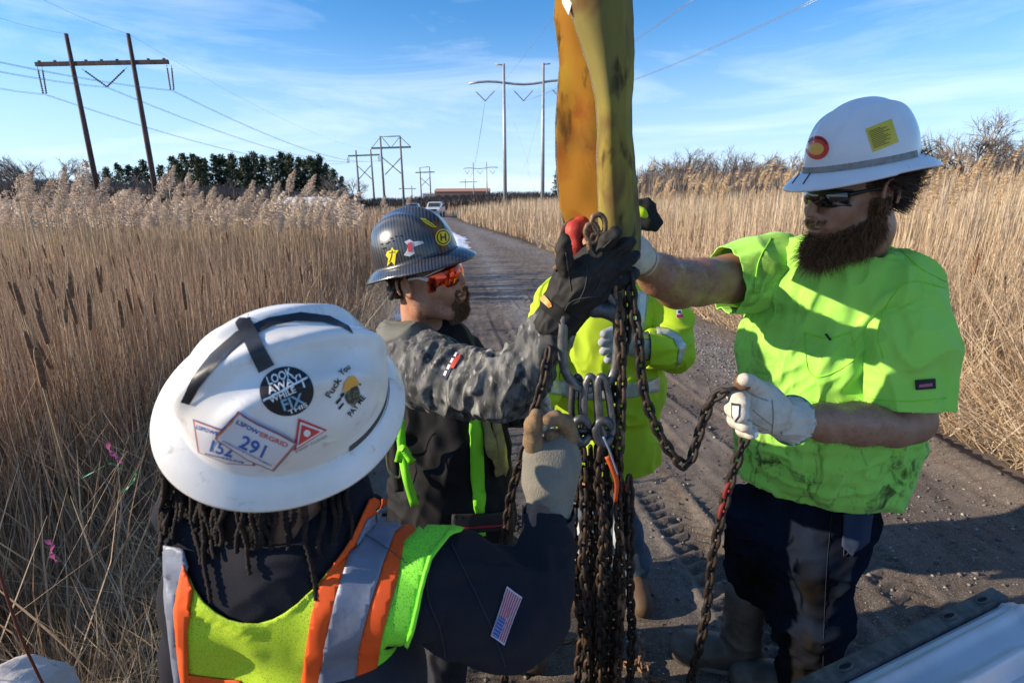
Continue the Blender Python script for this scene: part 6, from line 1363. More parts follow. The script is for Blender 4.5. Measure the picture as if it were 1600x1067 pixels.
def sticker_panel(q, off):
    q = np.array(q, float); c = q.mean(0); drape('sticker', [tuple(p) for p in q], hatN, m_bl, hatN.o, 5, off); drape('sticker_border', [tuple(c+(p-c)*.965) for p in q], hatN, m_brd, hatN.o, 5, off+.0005); drape('sticker_face', [tuple(c+(p-c)*.91) for p in q], hatN, m_pap, hatN.o, 5, off+.001)
sticker_panel([(302, 654), (340, 668), (400, 680), (399, 727), (355, 724), (310, 706)], .0008)
ln('LSPOWER', 308, 668, 40, 13, 6, m_nav, off=.0024); ln('152', 329, 703, 34, 10, 19, m_bl, off=.0024); ln('POWERLINE', 322, 708, 60, 14, 3, m_nav, off=.0024)
sticker_panel([(374, 641), (405, 660), (440, 676), (465, 690), (428, 733), (388, 716), (338, 683), (340, 677)], .0034)
ln('LSPOW', 370, 657, 34, 19, 7, m_nav, off=.005); ln('ERGRID', 406, 677, 42, 18, 7, m_rd, off=.005); ln('291', 374, 694, 36, 17, 21, m_bl, off=.005); ln('INTERCONNECTION PROJECT', 350, 686, 74, 38, 3, m_nav, off=.005)
m_tri = M('sticker_scarlet', (.60, .05, .05), .4)
drape('sticker', [(466, 653), (511, 671), (459, 704)], hatN, m_tri, hatN.o, 4, .0008); drape('sticker_line', [(469, 658), (506, 672), (463, 699)], hatN, m_wht, hatN.o, 4, .0013); drape('sticker_face', [(471, 662), (500, 673), (466, 694)], hatN, m_tri, hatN.o, 4, .0018)
drape('sticker_dot', [(479+5.4*math.cos(t), 675+5.4*math.sin(t)) for t in np.linspace(0, 2*PI, 14)[:-1]], hatN, m_wht, hatN.o, 3, .0024)
ln('KEEP CLEAR', 463, 707, 50, -26, 3.4, M('print_faded', (.35, .35, .35), .5), off=.001)
m_ink = M('ink_black', (.02, .02, .02), .6)
ln('Fuck', 516, 622, 18, -29, 10, m_ink, bold=True, off=.001); ln('You', 534, 588, 14, -12, 10, m_ink, bold=True, off=.001); ln('PAY ME', 549, 651, 22, -30, 9, m_ink, bold=True, off=.001)
drape('sticker', [(535, 611), (538, 597), (545, 587), (553, 587), (559, 595), (561, 600), (550, 604), (542, 611)], hatN, M('sticker_orange', (.75, .38, .06)), hatN.o, 3, .001)
drape('sticker_skull', [(541, 612), (549, 605), (558, 602), (562, 612), (561, 622), (556, 630), (549, 634), (542, 629), (538, 620)], hatN, M('ink_olive_dark', (.05, .05, .03), .6, (.2, .19, .13), 160, (.5, .56)), hatN.o, 3, .001)
for p in ([(531, 616), (537, 612), (538, 616), (533, 622)], [(524, 628), (532, 620), (533, 624), (526, 632)], [(528, 637), (536, 628), (537, 631), (530, 640)], [(559, 600), (564, 598), (563, 602)]): drape('sticker_ink', p, hatN, m_ink, hatN.o, 2.5, .001)
# hooded sweatshirt
m_nvh = M('navy_sweatshirt', (.011, .012, .019), .95, (.016, .016, .021), 7, bump=.6, bscale=420, bdist=.0012, spec=.2)
backn = nrm(np.array([-.35, -.90, .1]))
tb = Blob(.006); tb.chain(PDc([(470, 930, .97, 150), (488, 1030, 1.04, 150), (500, 1160, 1.12, 150), (505, 1300, 1.2, 150)]), .05, (backn, 1.6)); tb.chain(PDc([(352, 915, .95, 84), (470, 890, .93, 92), (665, 915, .91, 84)]), .06)
tb.chain(PDc([(352, 915, .95, 70), (330, 1010, 1.02, 60), (330, 1100, 1.08, 60)]), .05)
V, F = tb.mesh(); V = relax(V, F, 1); V = fold(V, vnormals(V, F), axis=(.2, 0, 1), amp=.006, fa=2, fp=8, seed=101)
b = Blob(.0048); b.chain(PDc([(668, 905, .905, 76), (735, 930, .93, 80), (792, 956, .95, 72), (828, 940, .965, 56), (848, 890, 1.0, 45), (856, 835, 1.035, 38), (857, 800, 1.05, 34)]), .03); V1, F1 = b.mesh(); V1 = relax(V1, F1, 1)
V1 = fold(V1, vnormals(V1, F1), axis=nrm(PD(800, 950, .95)-PD(670, 905, .9))+np.array([0, 0, .5]), amp=.013, fa=9, fp=9, seed=103, center=PD(790, 930, .95), rad=.22); V1 = fold(V1, vnormals(V1, F1), axis=Z3, amp=.005, fa=22, fp=5, seed=104, center=PD(855, 850, 1.02), rad=.09); V1 = relax(V1, F1, 1)
V1, F1 = cutmesh(V1, F1, [(PD(857, 806, 1.047), nrm(PD(857, 790, 1.055)-PD(856, 830, 1.035)), PD(857, 780, 1.05), .12)])
b = Blob(.006); b.chain([(sN1, .085), (elN2, .065), (np.array([-.35, 1.12, 1.08]), .045)], .03); V2, F2 = b.mesh()
swt = mesh_skin('hooded_sweatshirt', np.concatenate([V, V1, V2]), np.concatenate([F, F1+len(V), F2+len(V)+len(V1)]), m_nvh, pN)
b = Blob(.0045); b.chain(PDc([(856, 836, 1.036, 41), (857, 806, 1.048, 39), (857, 796, 1.052, 39)]), .01); V, F = b.mesh(); V = fold(V, vnormals(V, F), axis=Z3, amp=.0015, fa=2, fp=90, seed=4); 
V, F = cutmesh(V, F, [(PD(857, 798, 1.05), Z3, PD(857, 798, 1.05), 1), (PD(857, 828, 1.04), -Z3, PD(857, 828, 1.04), 1)]); mesh_skin('sweatshirt_cuff', V, F, M('charcoal_rib', (.035, .033, .042), .9, bump=.6, bscale=300, bdist=.001, stretch=(1, 1, .1)), pN)
# hood lying over the shoulders
b = Blob(.0048); b.chain(PDc([(292, 800, .93, 40), (318, 865, .905, 42), (362, 908, .885, 44), (415, 922, .875, 44), (462, 895, .875, 44), (503, 838, .885, 44), (528, 785, .91, 42), (520, 745, .95, 42)]), .05)
b.chain(PDc([(335, 810, .96, 50), (420, 830, .94, 70), (500, 800, .96, 50)]), .06); b.chain([(nN, .08), (nN-Z3*.04, .085)], .05)
V, F = b.mesh(); V = relax(V, F, 1); V = fold(V, vnormals(V, F), axis=(1, -.1, -.2), amp=.006, fa=2.5, fp=12, seed=111, sharp=.8); V = relax(V, F, 1); hood = mesh_skin('hood', V, F, m_nvh, pN, 0)
# safety vest panels
def mesh_fabric(name, col):
    mt, t, b = nodes(name); N = t.nodes; K = t.links.new; g = N.new('ShaderNodeNewGeometry'); vo = N.new('ShaderNodeTexVoronoi'); vo.inputs['Scale'].default_value = 330; vo.inputs['Randomness'].default_value = .95; K(g.outputs['Position'], vo.inputs[0])
    r = N.new('ShaderNodeMapRange'); r.inputs[1].default_value = .18; r.inputs[2].default_value = .34; K(vo.outputs['Distance'], r.inputs[0]); x = N.new('ShaderNodeMixRGB'); x.inputs[1].default_value = (col[0]*.28, col[1]*.30, col[2]*.4, 1); x.inputs[2].default_value = (*col, 1); K(r.outputs[0], x.inputs[0]); K(x.outputs[0], b.inputs['Base Color'])
    b.inputs['Roughness'].default_value = .75; bp = N.new('ShaderNodeBump'); bp.inputs['Strength'].default_value = .5; bp.inputs['Distance'].default_value = .001; K(r.outputs[0], bp.inputs['Height']); K(bp.outputs[0], b.inputs['Normal']); return mt
m_ml = mesh_fabric('lime_mesh_fabric', (.46, .66, .02)); m_ml2 = mesh_fabric('green_lime_mesh_fabric', (.20, .72, .03)); m_or = M('orange_vest_cloth', (.80, .095, .006), .75, (.66, .075, .006), 9, bump=.4, bscale=500, bdist=.0006); m_sil = M('silver_vest_tape', (.15, .175, .24), .5, (.20, .22, .275), 12, metal=.2, bump=.5, bscale=30, bdist=.004, col3=(.42, .43, .45), scale3=14, thr3=(.64, .72)); m_lh = M('lime_binding', (.24, .80, .04), .7)
cl = SK(); nn_ = len(swt.V); cl.V = swt.V; cl.bvh = swt.bvh
XB = 1230
un = SK(); un.V = np.concatenate([hood.V, swt.V]); un.F = np.concatenate([hood.F, swt.F+len(hood.V)]); un.bvh = bvh_of(un.V, un.F)
vest_ = [('mesh_back', [(296, 893), (308, 918), (322, 938), (340, 953), (360, 964), (382, 970), (405, 970), (427, 964), (446, 954), (465, 940), (486, 920), (515, 885), (480, 1067), (440, XB), (320, XB), (290, 1040), (272, 960)], m_ml, .004),
 ('reflective_stripe', [(262, 850), (292, 856), (300, 885), (282, 935), (284, 1000), (290, 1060), (300, XB), (292, XB), (272, 1010), (264, 930)], m_sil, .0065),
 ('orange_stripe', [(293, 880), (309, 918), (297, 981), (299, 1050), (318, XB), (300, XB), (284, 1020), (279, 950)], m_or, .008),
 ('orange_stripe', [(296, 1047), (378, 1057), (392, 1070), (430, 1110), (430, 1130), (320, 1110), (299, 1075)], m_or, .007),
 ('orange_stripe', [(573, 780), (600, 768), (636, 775), (605, 788), (570, 808), (553, 850), (528, 925), (510, 1005), (500, 1067), (488, XB), (440, XB), (472, 1067), (490, 960), (505, 900), (545, 840)], m_or, .006),
 ('reflective_stripe', [(568, 810), (598, 791), (636, 780), (660, 787), (692, 799), (650, 815), (617, 836), (601, 878), (580, 944), (561, 1005), (552, 1067), (540, XB), (488, XB), (498, 1067), (509, 1000), (528, 925), (554, 845)], m_sil, .0075),
 ('orange_stripe', [(692, 799), (704, 805), (662, 822), (634, 850), (624, 897), (608, 953), (589, 1019), (580, 1067), (570, XB), (540, XB), (552, 1067), (561, 1005), (580, 944), (603, 873), (617, 836), (650, 812)], m_or, .0065),
 ('mesh_side', [(704, 805), (730, 817), (735, 824), (697, 840), (669, 873), (655, 920), (641, 977), (622, 1028), (615, 1067), (610, XB), (570, XB), (580, 1067), (589, 1019), (608, 953), (624, 897), (634, 850), (662, 822)], m_ml2, .0055),
 ('vest_binding', [(730, 815), (738, 824), (702, 843), (675, 876), (661, 922), (648, 979), (629, 1030), (622, 1067), (617, XB), (610, XB), (615, 1067), (622, 1028), (641, 977), (655, 920), (669, 873), (697, 838)], m_lh, .0068),
 ('shoulder_binding', [(578, 777), (612, 764), (640, 772), (668, 782), (658, 787), (636, 780), (604, 773)], m_lh, .0072)]
for n_, p_, m__, of in vest_: drape(n_, p_, un, m__, pN, 7, of+.001, .0022)
seam([(558, 836), (585, 850), (612, 866), (640, 880)], swt, M('vest_thread', (.05, .05, .06), .8), pN, .8, .9, 'vest_seam', .011)
# flag patch on the sleeve
q = np.array([(768, 990), (788, 1004), (813, 934), (792, 918)], float)   # hoist-lower-left, lower-right, upper-right, upper-left
def fq(u, v): return tuple(q[0]*(1-u)*(1-v)+q[1]*u*(1-v)+q[2]*u*v+q[3]*(1-u)*v)
def fpoly(u0, u1, v0, v1): return [fq(u0, v0), fq(u1, v0), fq(u1, (v0+v1)/2), fq(u1, v1), fq(u0, v1), fq(u0, (v0+v1)/2)]
for pts in ([(705, 850), (730, 900), (770, 985), (790, 1040)], [(672, 880), (668, 930), (690, 990), (700, 1060)]): seam(pts, swt, M('sleeve_seam', (.02, .02, .03), .9), pN, 1.2, .95, 'sleeve_seam')
drape('flag_patch', fpoly(-.06, 1.06, -.03, 1.03), swt, M('flag_white', (.55, .53, .58), .7), swt.o, 4, .0022)
for i in range(7): drape('flag_stripe', fpoly(i*2/13., (i*2+1)/13., 0 if i > 3 else .42, 1), swt, M('flag_red', (.42, .04, .07), .7), swt.o, 4, .0032)
drape('flag_canton', fpoly(0, 7/13., 0, .42), swt, M('flag_blue', (.03, .07, .28), .7), swt.o, 4, .0034)
for a_ in range(5):
    for b_ in range(6):
        c_ = fq((a_+.5)*7/65., (b_+.5)*.42/6); drape('flag_star', [(c_[0]-.7, c_[1]), (c_[0], c_[1]-.9), (c_[0]+.7, c_[1]), (c_[0], c_[1]+.9)], swt, M('flag_star_white', (.6, .6, .65), .7), swt.o, 2, .0042)
# dreadlocks
m_dread = M('dreadlock_hair', (.010, .006, .005), .9, (.045, .024, .016), 60, (.45, .7), bump=1, bscale=500, bdist=.003)
hm = Blob(.006); hm.ell(fN(-.02, 0, -.01), (.105, .090, .10), fN.R); hm.ell(PD(425, 745, .885), (.105, .08, .085), k=.04); hm.chain([(PD(310, 775, .90), .040), (PD(425, 800, .88), .055), (PD(530, 770, .91), .040)], .05); hmass = Skin('hair_mass', hm, M('hair_dark_core', (.008, .005, .004), .95, bump=1, bscale=90, bdist=.008), pN)
rd = np.random.default_rng(17); mixb = bvh_of(np.concatenate([hood.V, swt.V, hmass.V]), np.concatenate([hood.F, swt.F+len(hood.V), hmass.F+len(hood.V)+len(swt.V)])); hk = SK(); hk.bvh = mixb
lockspec = [(300, 770, 318, 880), (318, 790, 332, 938), (345, 795, 352, 850), (372, 800, 398, 895), (395, 800, 402, 850), (430, 798, 425, 860), (470, 790, 496, 936), (505, 780, 500, 870), (285, 760, 278, 850), (268, 745, 262, 835), (535, 765, 520, 850)]
for i in range(22): x = rd.uniform(252, 565); lockspec.append((x, 760+25*math.sin((x-250)/310*PI), x+rd.normal(0, 14), rd.uniform(815, 880)))
for x0, y0, x1, y1 in lockspec:
    ys = np.linspace(y0-45, y1, 9); P_ = []
    for j, y in enumerate(ys):
        t = j/8; x = x0+(x1-x0)*t**1.3+3*math.sin(j*1.3+x0); hq = cast(hk.bvh, [(x, y)], .007)[0]; p = PD(x, y, .83) if hq is None else np.array(hq[0])
        if hq is not None and np.linalg.norm(p-CAM) > 1.05*1.05: p = PD(x, y, .86)
        P_.append(p)
    P_ = np.array(P_); P_[:3] = P_[:3]*.4+.6*np.array([PD(x0, y0-60+j*15, .80) for j in range(3)]); S_ = spline(P_, 6); k = len(S_)
    S_[1:-1] = (S_[:-2]+S_[1:-1]+S_[2:])/3; S_[1:-1] = (S_[:-2]+S_[1:-1]+S_[2:])/3
    r_ = (.0048+.0010*np.sin(np.arange(k)*2.4+x0)+.0006*rd.normal(0, 1, k))*np.linspace(1, .75, k); mk('dreadlock', *tube(S_, r_, 7), m_dread, pN)
# knit-backed glove
m_knit = M('knit_glove', (.21, .19, .15), .95, (.15, .145, .12), 25, (.4, .7), bump=.9, bscale=330, bdist=.0022, stretch=(1, 1, .45), col3=(.16, .15, .13), scale3=14, thr3=(.62, .8)); m_finger = M('brown_dipped_finger', (.24, .15, .075), .8, (.14, .09, .05), 40, bump=.7, bscale=250, bdist=.0015)
b = Blob(.003); b.chain(PDc([(857, 802, 1.05, 33), (859, 785, 1.055, 32), (862, 750, 1.06, 37), (864, 722, 1.06, 37)]), .02); b.chain(PDc([(850, 745, 1.055, 32), (840, 712, 1.05, 22)]), .03); b.chain(PDc([(880, 720, 1.06, 28), (878, 690, 1.06, 22)]), .02)
V, F = b.mesh(); V = relax(V, F, 1); V = fold(V, vnormals(V, F), axis=Z3, amp=.0022, fa=50, fp=10, seed=121, center=PD(858, 785, 1.05), rad=.05); V, F = cutmesh(V, F, [(PD(857, 806, 1.05), -Z3, PD(857, 806, 1.05), 1)]); mesh_skin('glove', V, F, m_knit, pN, .002)
for k_, ch in enumerate([[(842, 718, 1.05, 17), (833, 690, 1.035, 15), (833, 664, 1.02, 13.5), (838, 647, 1.015, 10)], [(884, 705, 1.06, 15), (890, 680, 1.05, 13.5), (883, 660, 1.03, 12.5), (868, 652, 1.01, 11.5), (857, 656, 1.0, 9.5)], [(880, 712, 1.07, 14), (884, 694, 1.075, 12.5), (874, 680, 1.06, 11.5), (860, 680, 1.04, 10)], [(872, 712, 1.085, 15), (872, 700, 1.09, 14), (860, 688, 1.07, 13), (850, 694, 1.05, 11)], [(864, 720, 1.095, 14), (860, 708, 1.095, 13), (850, 700, 1.08, 12)]]):
    b = Blob(.0026); b.chain(PDc(ch), .006); Skin('glove_thumb' if k_ == 0 else 'glove_finger', b, m_finger, pN, [dict(axis=(1, 0, 0), amp=.0012, fa=40, fp=60, seed=122+k_)])
pt = Blob(.008)
for f_ in (fn1, fn2): pt.chain([(hipN, .14), ((hipN+f_)/2, .09), (f_, .075)], .05)
Skin('trousers', pt, m_nvy, pN)
for f_ in (fn1, fn2): b = Blob(.007); boot(b, f_, (.4, .9), top=.13); Skin('work_boot', b, M('brown_boot', (.10, .06, .035)), pN); sole('boot_sole', f_, (.4, .9), m_lbl, pN)
# ================================================================== RIGGING
def sling_mat(name, c1, c2, c3, tr):
    mt, t, b = nodes(name); N = t.nodes; K = t.links.new; g = N.new('ShaderNodeNewGeometry'); last = None
    for sc, st, c, th in ((5, (1, 1, .7), c2, (.42, .6)), (11, (1, 1, .6), c3, (.53, .66)), (24, (1, 1, .5), (.05, .03, .015), (.58, .70)), (2.4, (1, 1, 1), (.12, .13, .04), (.50, .70))):
        mp_ = N.new('ShaderNodeMapping'); mp_.inputs['Scale'].default_value = st; mp_.inputs['Location'].default_value = (sc*.7, .3, sc); K(g.outputs['Position'], mp_.inputs[0]); n = N.new('ShaderNodeTexNoise'); n.inputs['Scale'].default_value = sc; n.inputs['Detail'].default_value = 6; n.inputs['Distortion'].default_value = .4; K(mp_.outputs[0], n.inputs[0])
        r = N.new('ShaderNodeMapRange'); r.inputs[1].default_value, r.inputs[2].default_value = th; r.inputs[4].default_value = .85; K(n.outputs['Fac'], r.inputs[0]); x = N.new('ShaderNodeMixRGB'); x.inputs[2].default_value = (*c, 1); K(r.outputs[0], x.inputs[0])
        if last: K(last, x.inputs[1])
        else: x.inputs[1].default_value = (*c1, 1)
        last = x.outputs[0]
    K(last, b.inputs['Base Color']); b.inputs['Roughness'].default_value = .8; b.inputs['Specular IOR Level'].default_value = .15
    w1 = N.new('ShaderNodeTexWave'); w1.bands_direction = 'Z'; w1.inputs['Scale'].default_value = 190; w1.inputs['Distortion'].default_value = 1; K(g.outputs['Position'], w1.inputs[0]); w2 = N.new('ShaderNodeTexWave'); w2.bands_direction = 'X'; w2.inputs['Scale'].default_value = 170; w2.inputs['Distortion'].default_value = 1; K(g.outputs['Position'], w2.inputs[0])
    a = N.new('ShaderNodeMath'); K(w1.outputs['Fac'], a.inputs[0]); K(w2.outputs['Fac'], a.inputs[1]); bp = N.new('ShaderNodeBump'); bp.inputs['Strength'].default_value = .5; bp.inputs['Distance'].default_value = .0014; K(a.outputs[0], bp.inputs['Height']); K(bp.outputs[0], b.inputs['Normal'])
    o = N['Material Output']; tl = N.new('ShaderNodeBsdfTranslucent'); ms = N.new('ShaderNodeMixShader'); ms.inputs[0].default_value = tr; K(last, tl.inputs['Color']); K(b.outputs[0], ms.inputs[1]); K(tl.outputs[0], ms.inputs[2]); K(ms.outputs[0], o.inputs['Surface']); return mt
slg = empty('lifting_sling', PY(930, 200, 1.15), 'wide stained yellow webbing sling hanging down the middle', 'sling')
m_s1 = sling_mat('shaded_olive_webbing', (.36, .28, .05), (.22, .185, .06), (.17, .09, .035), .10); m_s2 = sling_mat('sunlit_stained_webbing', (.50, .37, .035), (.50, .21, .03), (.36, .09, .02), .45)  # same stained webbing twice: front coloured as if shaded, back as if sunlit
yv = np.array([-420, -200, -60, 0, 40, 80, 120, 160, 200, 250, 300, 350, 372, 400, 415], float)
xl1 = np.interp(yv, [-420, -60, 0, 55, 90, 140, 185, 250, 300, 352, 415], [875, 880, 889, 903, 917, 930, 936, 934, 936, 937, 940])
xr1 = np.interp(yv, [-420, 0, 60, 110, 150, 185, 230, 280, 320, 360, 400, 415], [985, 986, 989, 989, 986, 984, 988, 993, 996, 1000, 999, 996])
def sheet(name, fx, fY, ys, nu, mt, amp=.004, sd_=3):
    V = []; 
    for y in ys:
        for i in range(nu):
            u = i/(nu-1); V.append(PY(fx(y, u), y, fY(y, u)+amp*(vnoise(np.array([[u*3, y/60., sd_]]))[0]-.5)))
    n = len(ys); I = np.arange(n*nu).reshape(n, nu); F = np.stack([I[:-1, :-1], I[:-1, 1:], I[1:, 1:], I[1:, :-1]], -1).reshape(-1, 4); V = np.array(V); o = mk(name, V, F, mt, slg); md = o.modifiers.new('t', 'SOLIDIFY'); md.thickness = .005; md.offset = 0; return o, V.reshape(n, nu, 3)
ys = np.arange(-420, 408, 6.0)
o1, G1 = sheet('webbing_front', lambda y, u: np.interp(y, yv, xl1)*(1-u)+np.interp(y, yv, xr1)*u, lambda y, u: 1.155-.035*math.sin(PI*min(u*1.25, 1.0)**.8*.9)+.05*max(u-.82, 0)/.18*(1 if u > .82 else 0), ys, 34, m_s1, .008)
yb = np.arange(-420, 356, 6.0)
lx2 = lambda y: np.interp(y, [-420, -60, 0, 30, 70, 100, 150, 200, 250, 300, 330, 352], [860, 866, 869, 867, 873, 876, 872, 869, 870, 873, 877, 884])
o2, G2 = sheet('webbing_back', lambda y, u: lx2(y)*(1-u)+(np.interp(y, yv, xl1)+22)*u, lambda y, u: 1.245-.065*math.sin(PI*.5*u), yb, 26, m_s2, .014, 9)
o3, G3 = sheet('added_shade_webbing', lambda y, u: (np.interp(y, yv, xl1)+24)*(1-u)+(np.interp(y, yv, xr1)-16)*u, lambda y, u: 1.225+.21*u, np.arange(-420, 340, 12.0), 14, m_s2, .014, 5)  # unseen rear ply, added to throw shade on the right man's hat and face
m_st = M('edge_stitching', (.10, .085, .06), .9, (.22, .2, .16), 300, bump=1, bscale=500, bdist=.002)
for G, c_ in ((G1, 0), (G1, -1), (G2, 0)):
    p = G[::3, c_]; mk('stitched_edge', *tube(p, .0034+.0006*np.sin(np.arange(len(p))*2.1), 7), m_st, slg)
for uu in (3,): mk('stitch_line', *tube(G1[::2, uu]-np.array([0, .0035, 0]), .0008, 4), m_st, slg)
mk('sling_tag', np.array([PY(877, -60, 1.165), PY(893, -60, 1.148), PY(894, 6, 1.146), PY(889, 25, 1.150), (PY(879, 6, 1.162))]), [(0, 1, 2, 3, 4)], M('tag_white', (.62, .58, .50), .7), slg, False).modifiers.new('t', 'SOLIDIFY').thickness = .0015
# chain links
def link_mesh(pitch, wire_, mt):
    n = 28; R_ = (pitch*.5*1.0+wire_*.18); hl = pitch/2+wire_/2; ww = pitch*.60; pts = []
    w_ = ww*.72
    for i in range(n):
        t = i*2*PI/n; c, s = math.cos(t), math.sin(t); pts.append((0 + math.copysign(abs(s)**.85, s)*(w_*.5+wire_*.35), 0, math.copysign(abs(c)**.9, c)*(hl)))
    V, F = tube([(p[0], p[1], p[2]) for p in pts], wire_/2, 7, closed=True); o = mk('link', V, F, mt); me = o.data; bpy.data.objects.remove(o); return me
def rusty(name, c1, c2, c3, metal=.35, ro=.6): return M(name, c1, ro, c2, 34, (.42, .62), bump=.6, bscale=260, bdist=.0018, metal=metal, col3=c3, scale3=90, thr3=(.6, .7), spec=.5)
m_ch = rusty('dark_chain_steel', (.017, .013, .011), (.040, .024, .016), (.09, .048, .026)); m_ch2 = rusty('rusty_chain_steel', (.036, .023, .015), (.085, .048, .028), (.17, .10, .055)); m_ch3 = rusty('pale_orange_rust', (.24, .14, .075), (.14, .075, .04), (.36, .24, .14), .2)  # the last of the three is a lighter orange rust
PITCH_ = .0265; LM = {k: link_mesh(PITCH_, .0098, m) for k, m in (('dark', m_ch), ('rust', m_ch2), ('pale', m_ch3))}
ML = {id(v): v for v in LM.values()}
def chain_thing(label, pts, kind='dark', world=False, tw=.785, mixk=None, red=(), seed=1, group='chains of the lifting rig'):
    P_ = np.array([PY(*p) for p in pts]) if not world else np.array(pts); S_ = spline(P_, 14); d = np.r_[0, np.cumsum(np.linalg.norm(np.diff(S_, axis=0), axis=1))]; n = int(d[-1]/PITCH_); r = np.random.default_rng(seed)
    root = empty('chain', tuple(S_[0]), label, 'chain', group); off = S_[0]
    for i in range(n):
        s0, s1 = i*PITCH_, (i+1)*PITCH_; a = np.array([np.interp(s0, d, S_[:, k]) for k in range(3)]); b = np.array([np.interp(s1, d, S_[:, k]) for k in range(3)]); z = nrm(b-a); x0 = nrm(np.cross(z, [.3, .9, .2])); ang = tw+(PI/2 if i % 2 else 0)+r.normal(0, .12); x = x0*math.cos(ang)+np.cross(z, x0)*math.sin(ang); y = np.cross(z, x)
        k = kind if mixk is None or r.random() > mixk[1] else mixk[0]
        o = bpy.data.objects.new('link', LM[k]); C.objects.link(o); o.parent = root; M_ = Matrix.Identity(4)
        for q in range(3): M_[q][0], M_[q][1], M_[q][2] = x[q], y[q], z[q]
        M_.translation = Vector((a+b)/2-off); o.matrix_basis = M_
        if i in red:
            me = LM.get('red') or link_mesh(PITCH_, .0100, M('red_paint_mark', (.18, .018, .014), .7)); LM['red'] = me; o.data = me
    return root
gz0 = lambda x, Y, yy: None
def down(pts, zend=.03):
    """carry a hanging strand straight on to the ground"""
    q = PY(*pts[-1]); return [tuple(PY(*p)) for p in pts]+[(q[0]+.004, q[1], (q[2]+zend)/2), (q[0]+.0, q[1]+.01, gzp(q[0], q[1])+zend), (q[0]+.05, q[1]+.05, gzp(q[0], q[1])+.018)]
chain_thing('black chain curving from under the black glove past the brown pinching fingers', down([(858, 545, 1.13), (850, 590, 1.12), (838, 630, 1.12), (828, 672, 1.12), (816, 715, 1.13), (803, 755, 1.15), (794, 800, 1.17), (788, 870, 1.18), (785, 960, 1.18)]), 'dark', True, seed=1)
chain_thing('thick rusty chain hanging from the black glove right of the big link', down([(966, 425, 1.13), (968, 500, 1.12), (972, 600, 1.12), (968, 700, 1.12), (966, 800, 1.12), (972, 900, 1.12), (968, 1000, 1.12), (965, 1067, 1.12)]), 'rust', True, mixk=('pale', .15), seed=2)
chain_thing('second rusty strand twisted behind the thick one right of the big link', down([(978, 430, 1.16), (980, 520, 1.15), (963, 600, 1.15), (958, 700, 1.15), (975, 800, 1.15), (962, 900, 1.15), (955, 1067, 1.15)]), 'rust', True, mixk=('dark', .5), seed=3)
chain_thing('chain slung in a deep loop from the black glove up to the white glove', [(984, 430, 1.12), (990, 480, 1.11), (999, 540, 1.10), (1003, 595, 1.10), (1016, 645, 1.10), (1040, 695, 1.10), (1066, 727, 1.10), (1078, 722, 1.10), (1090, 685, 1.10), (1103, 645, 1.10), (1118, 618, 1.09), (1140, 610, 1.08), (1160, 606, 1.08)], 'dark', seed=4)
chain_thing('chain falling from the white glove past the rubber boot with red paint marks', down([(1166, 678, 1.09), (1158, 700, 1.09), (1142, 750, 1.09), (1126, 810, 1.09), (1112, 880, 1.09), (1103, 960, 1.09), (1090, 1020, 1.09), (1078, 1075, 1.09)]), 'dark', True, red=(5, 7), seed=5)
hang = [(898, 0, 1.13), (912, 1, 1.11), (921, 2, 1.15), (930, 3, 1.12), (938, 4, 1.10), (947, 5, 1.14), (985, 6, 1.13)]
names_ = ['leftmost strand of the dark chain bundle under the couplings', 'second strand from the left in the dark chain bundle', 'third strand, deep inside the dark chain bundle', 'middle strand of the dark chain bundle', 'strand under the right coupling in the dark bundle', 'strand beside the orange tag in the dark bundle', 'lone strand hanging just right of the chain bundle']
for (x, i, Y), nm in zip(hang, names_):
    y0 = 700 if i < 6 else 745; r = np.random.default_rng(30+i); P_ = [(x+r.normal(0, 2.0)+(6 if y > 900 and i < 3 else 0), y, Y) for y in range(y0, 1090, 60)]; chain_thing(nm, down(P_), 'dark', True, mixk=('rust', .35), tw=.785+i*.2, seed=40+i)
def gch(label, pts, kind, seed): chain_thing(label, [tuple(PG(x, y)+np.array([0, 0, dz+.012+gzp(*PG(x, y)[:2])])) for x, y, dz in pts], kind, True, seed=seed, group='chains lying on the road')
gch('pale rusty chain lying on the road left of the bundle', [(862, 1003, 0), (880, 1006, 0), (900, 1003, .0), (914, 1012, .02), (922, 1030, .03), (918, 1050, .01), (923, 1075, 0), (915, 1110, 0)], 'pale', 61)
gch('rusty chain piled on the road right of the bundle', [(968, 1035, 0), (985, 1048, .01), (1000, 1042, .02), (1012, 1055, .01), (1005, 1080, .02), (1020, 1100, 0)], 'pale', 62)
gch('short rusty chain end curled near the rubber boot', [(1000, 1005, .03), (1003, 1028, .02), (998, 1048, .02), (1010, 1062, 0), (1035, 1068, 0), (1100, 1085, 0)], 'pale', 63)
gch('small heap of chain on the road behind the sweatshirt cuff', [(800, 806, 0), (812, 812, .01), (806, 820, .0), (818, 824, .01), (808, 832, .01), (822, 838, 0), (812, 846, 0)], 'dark', 64)
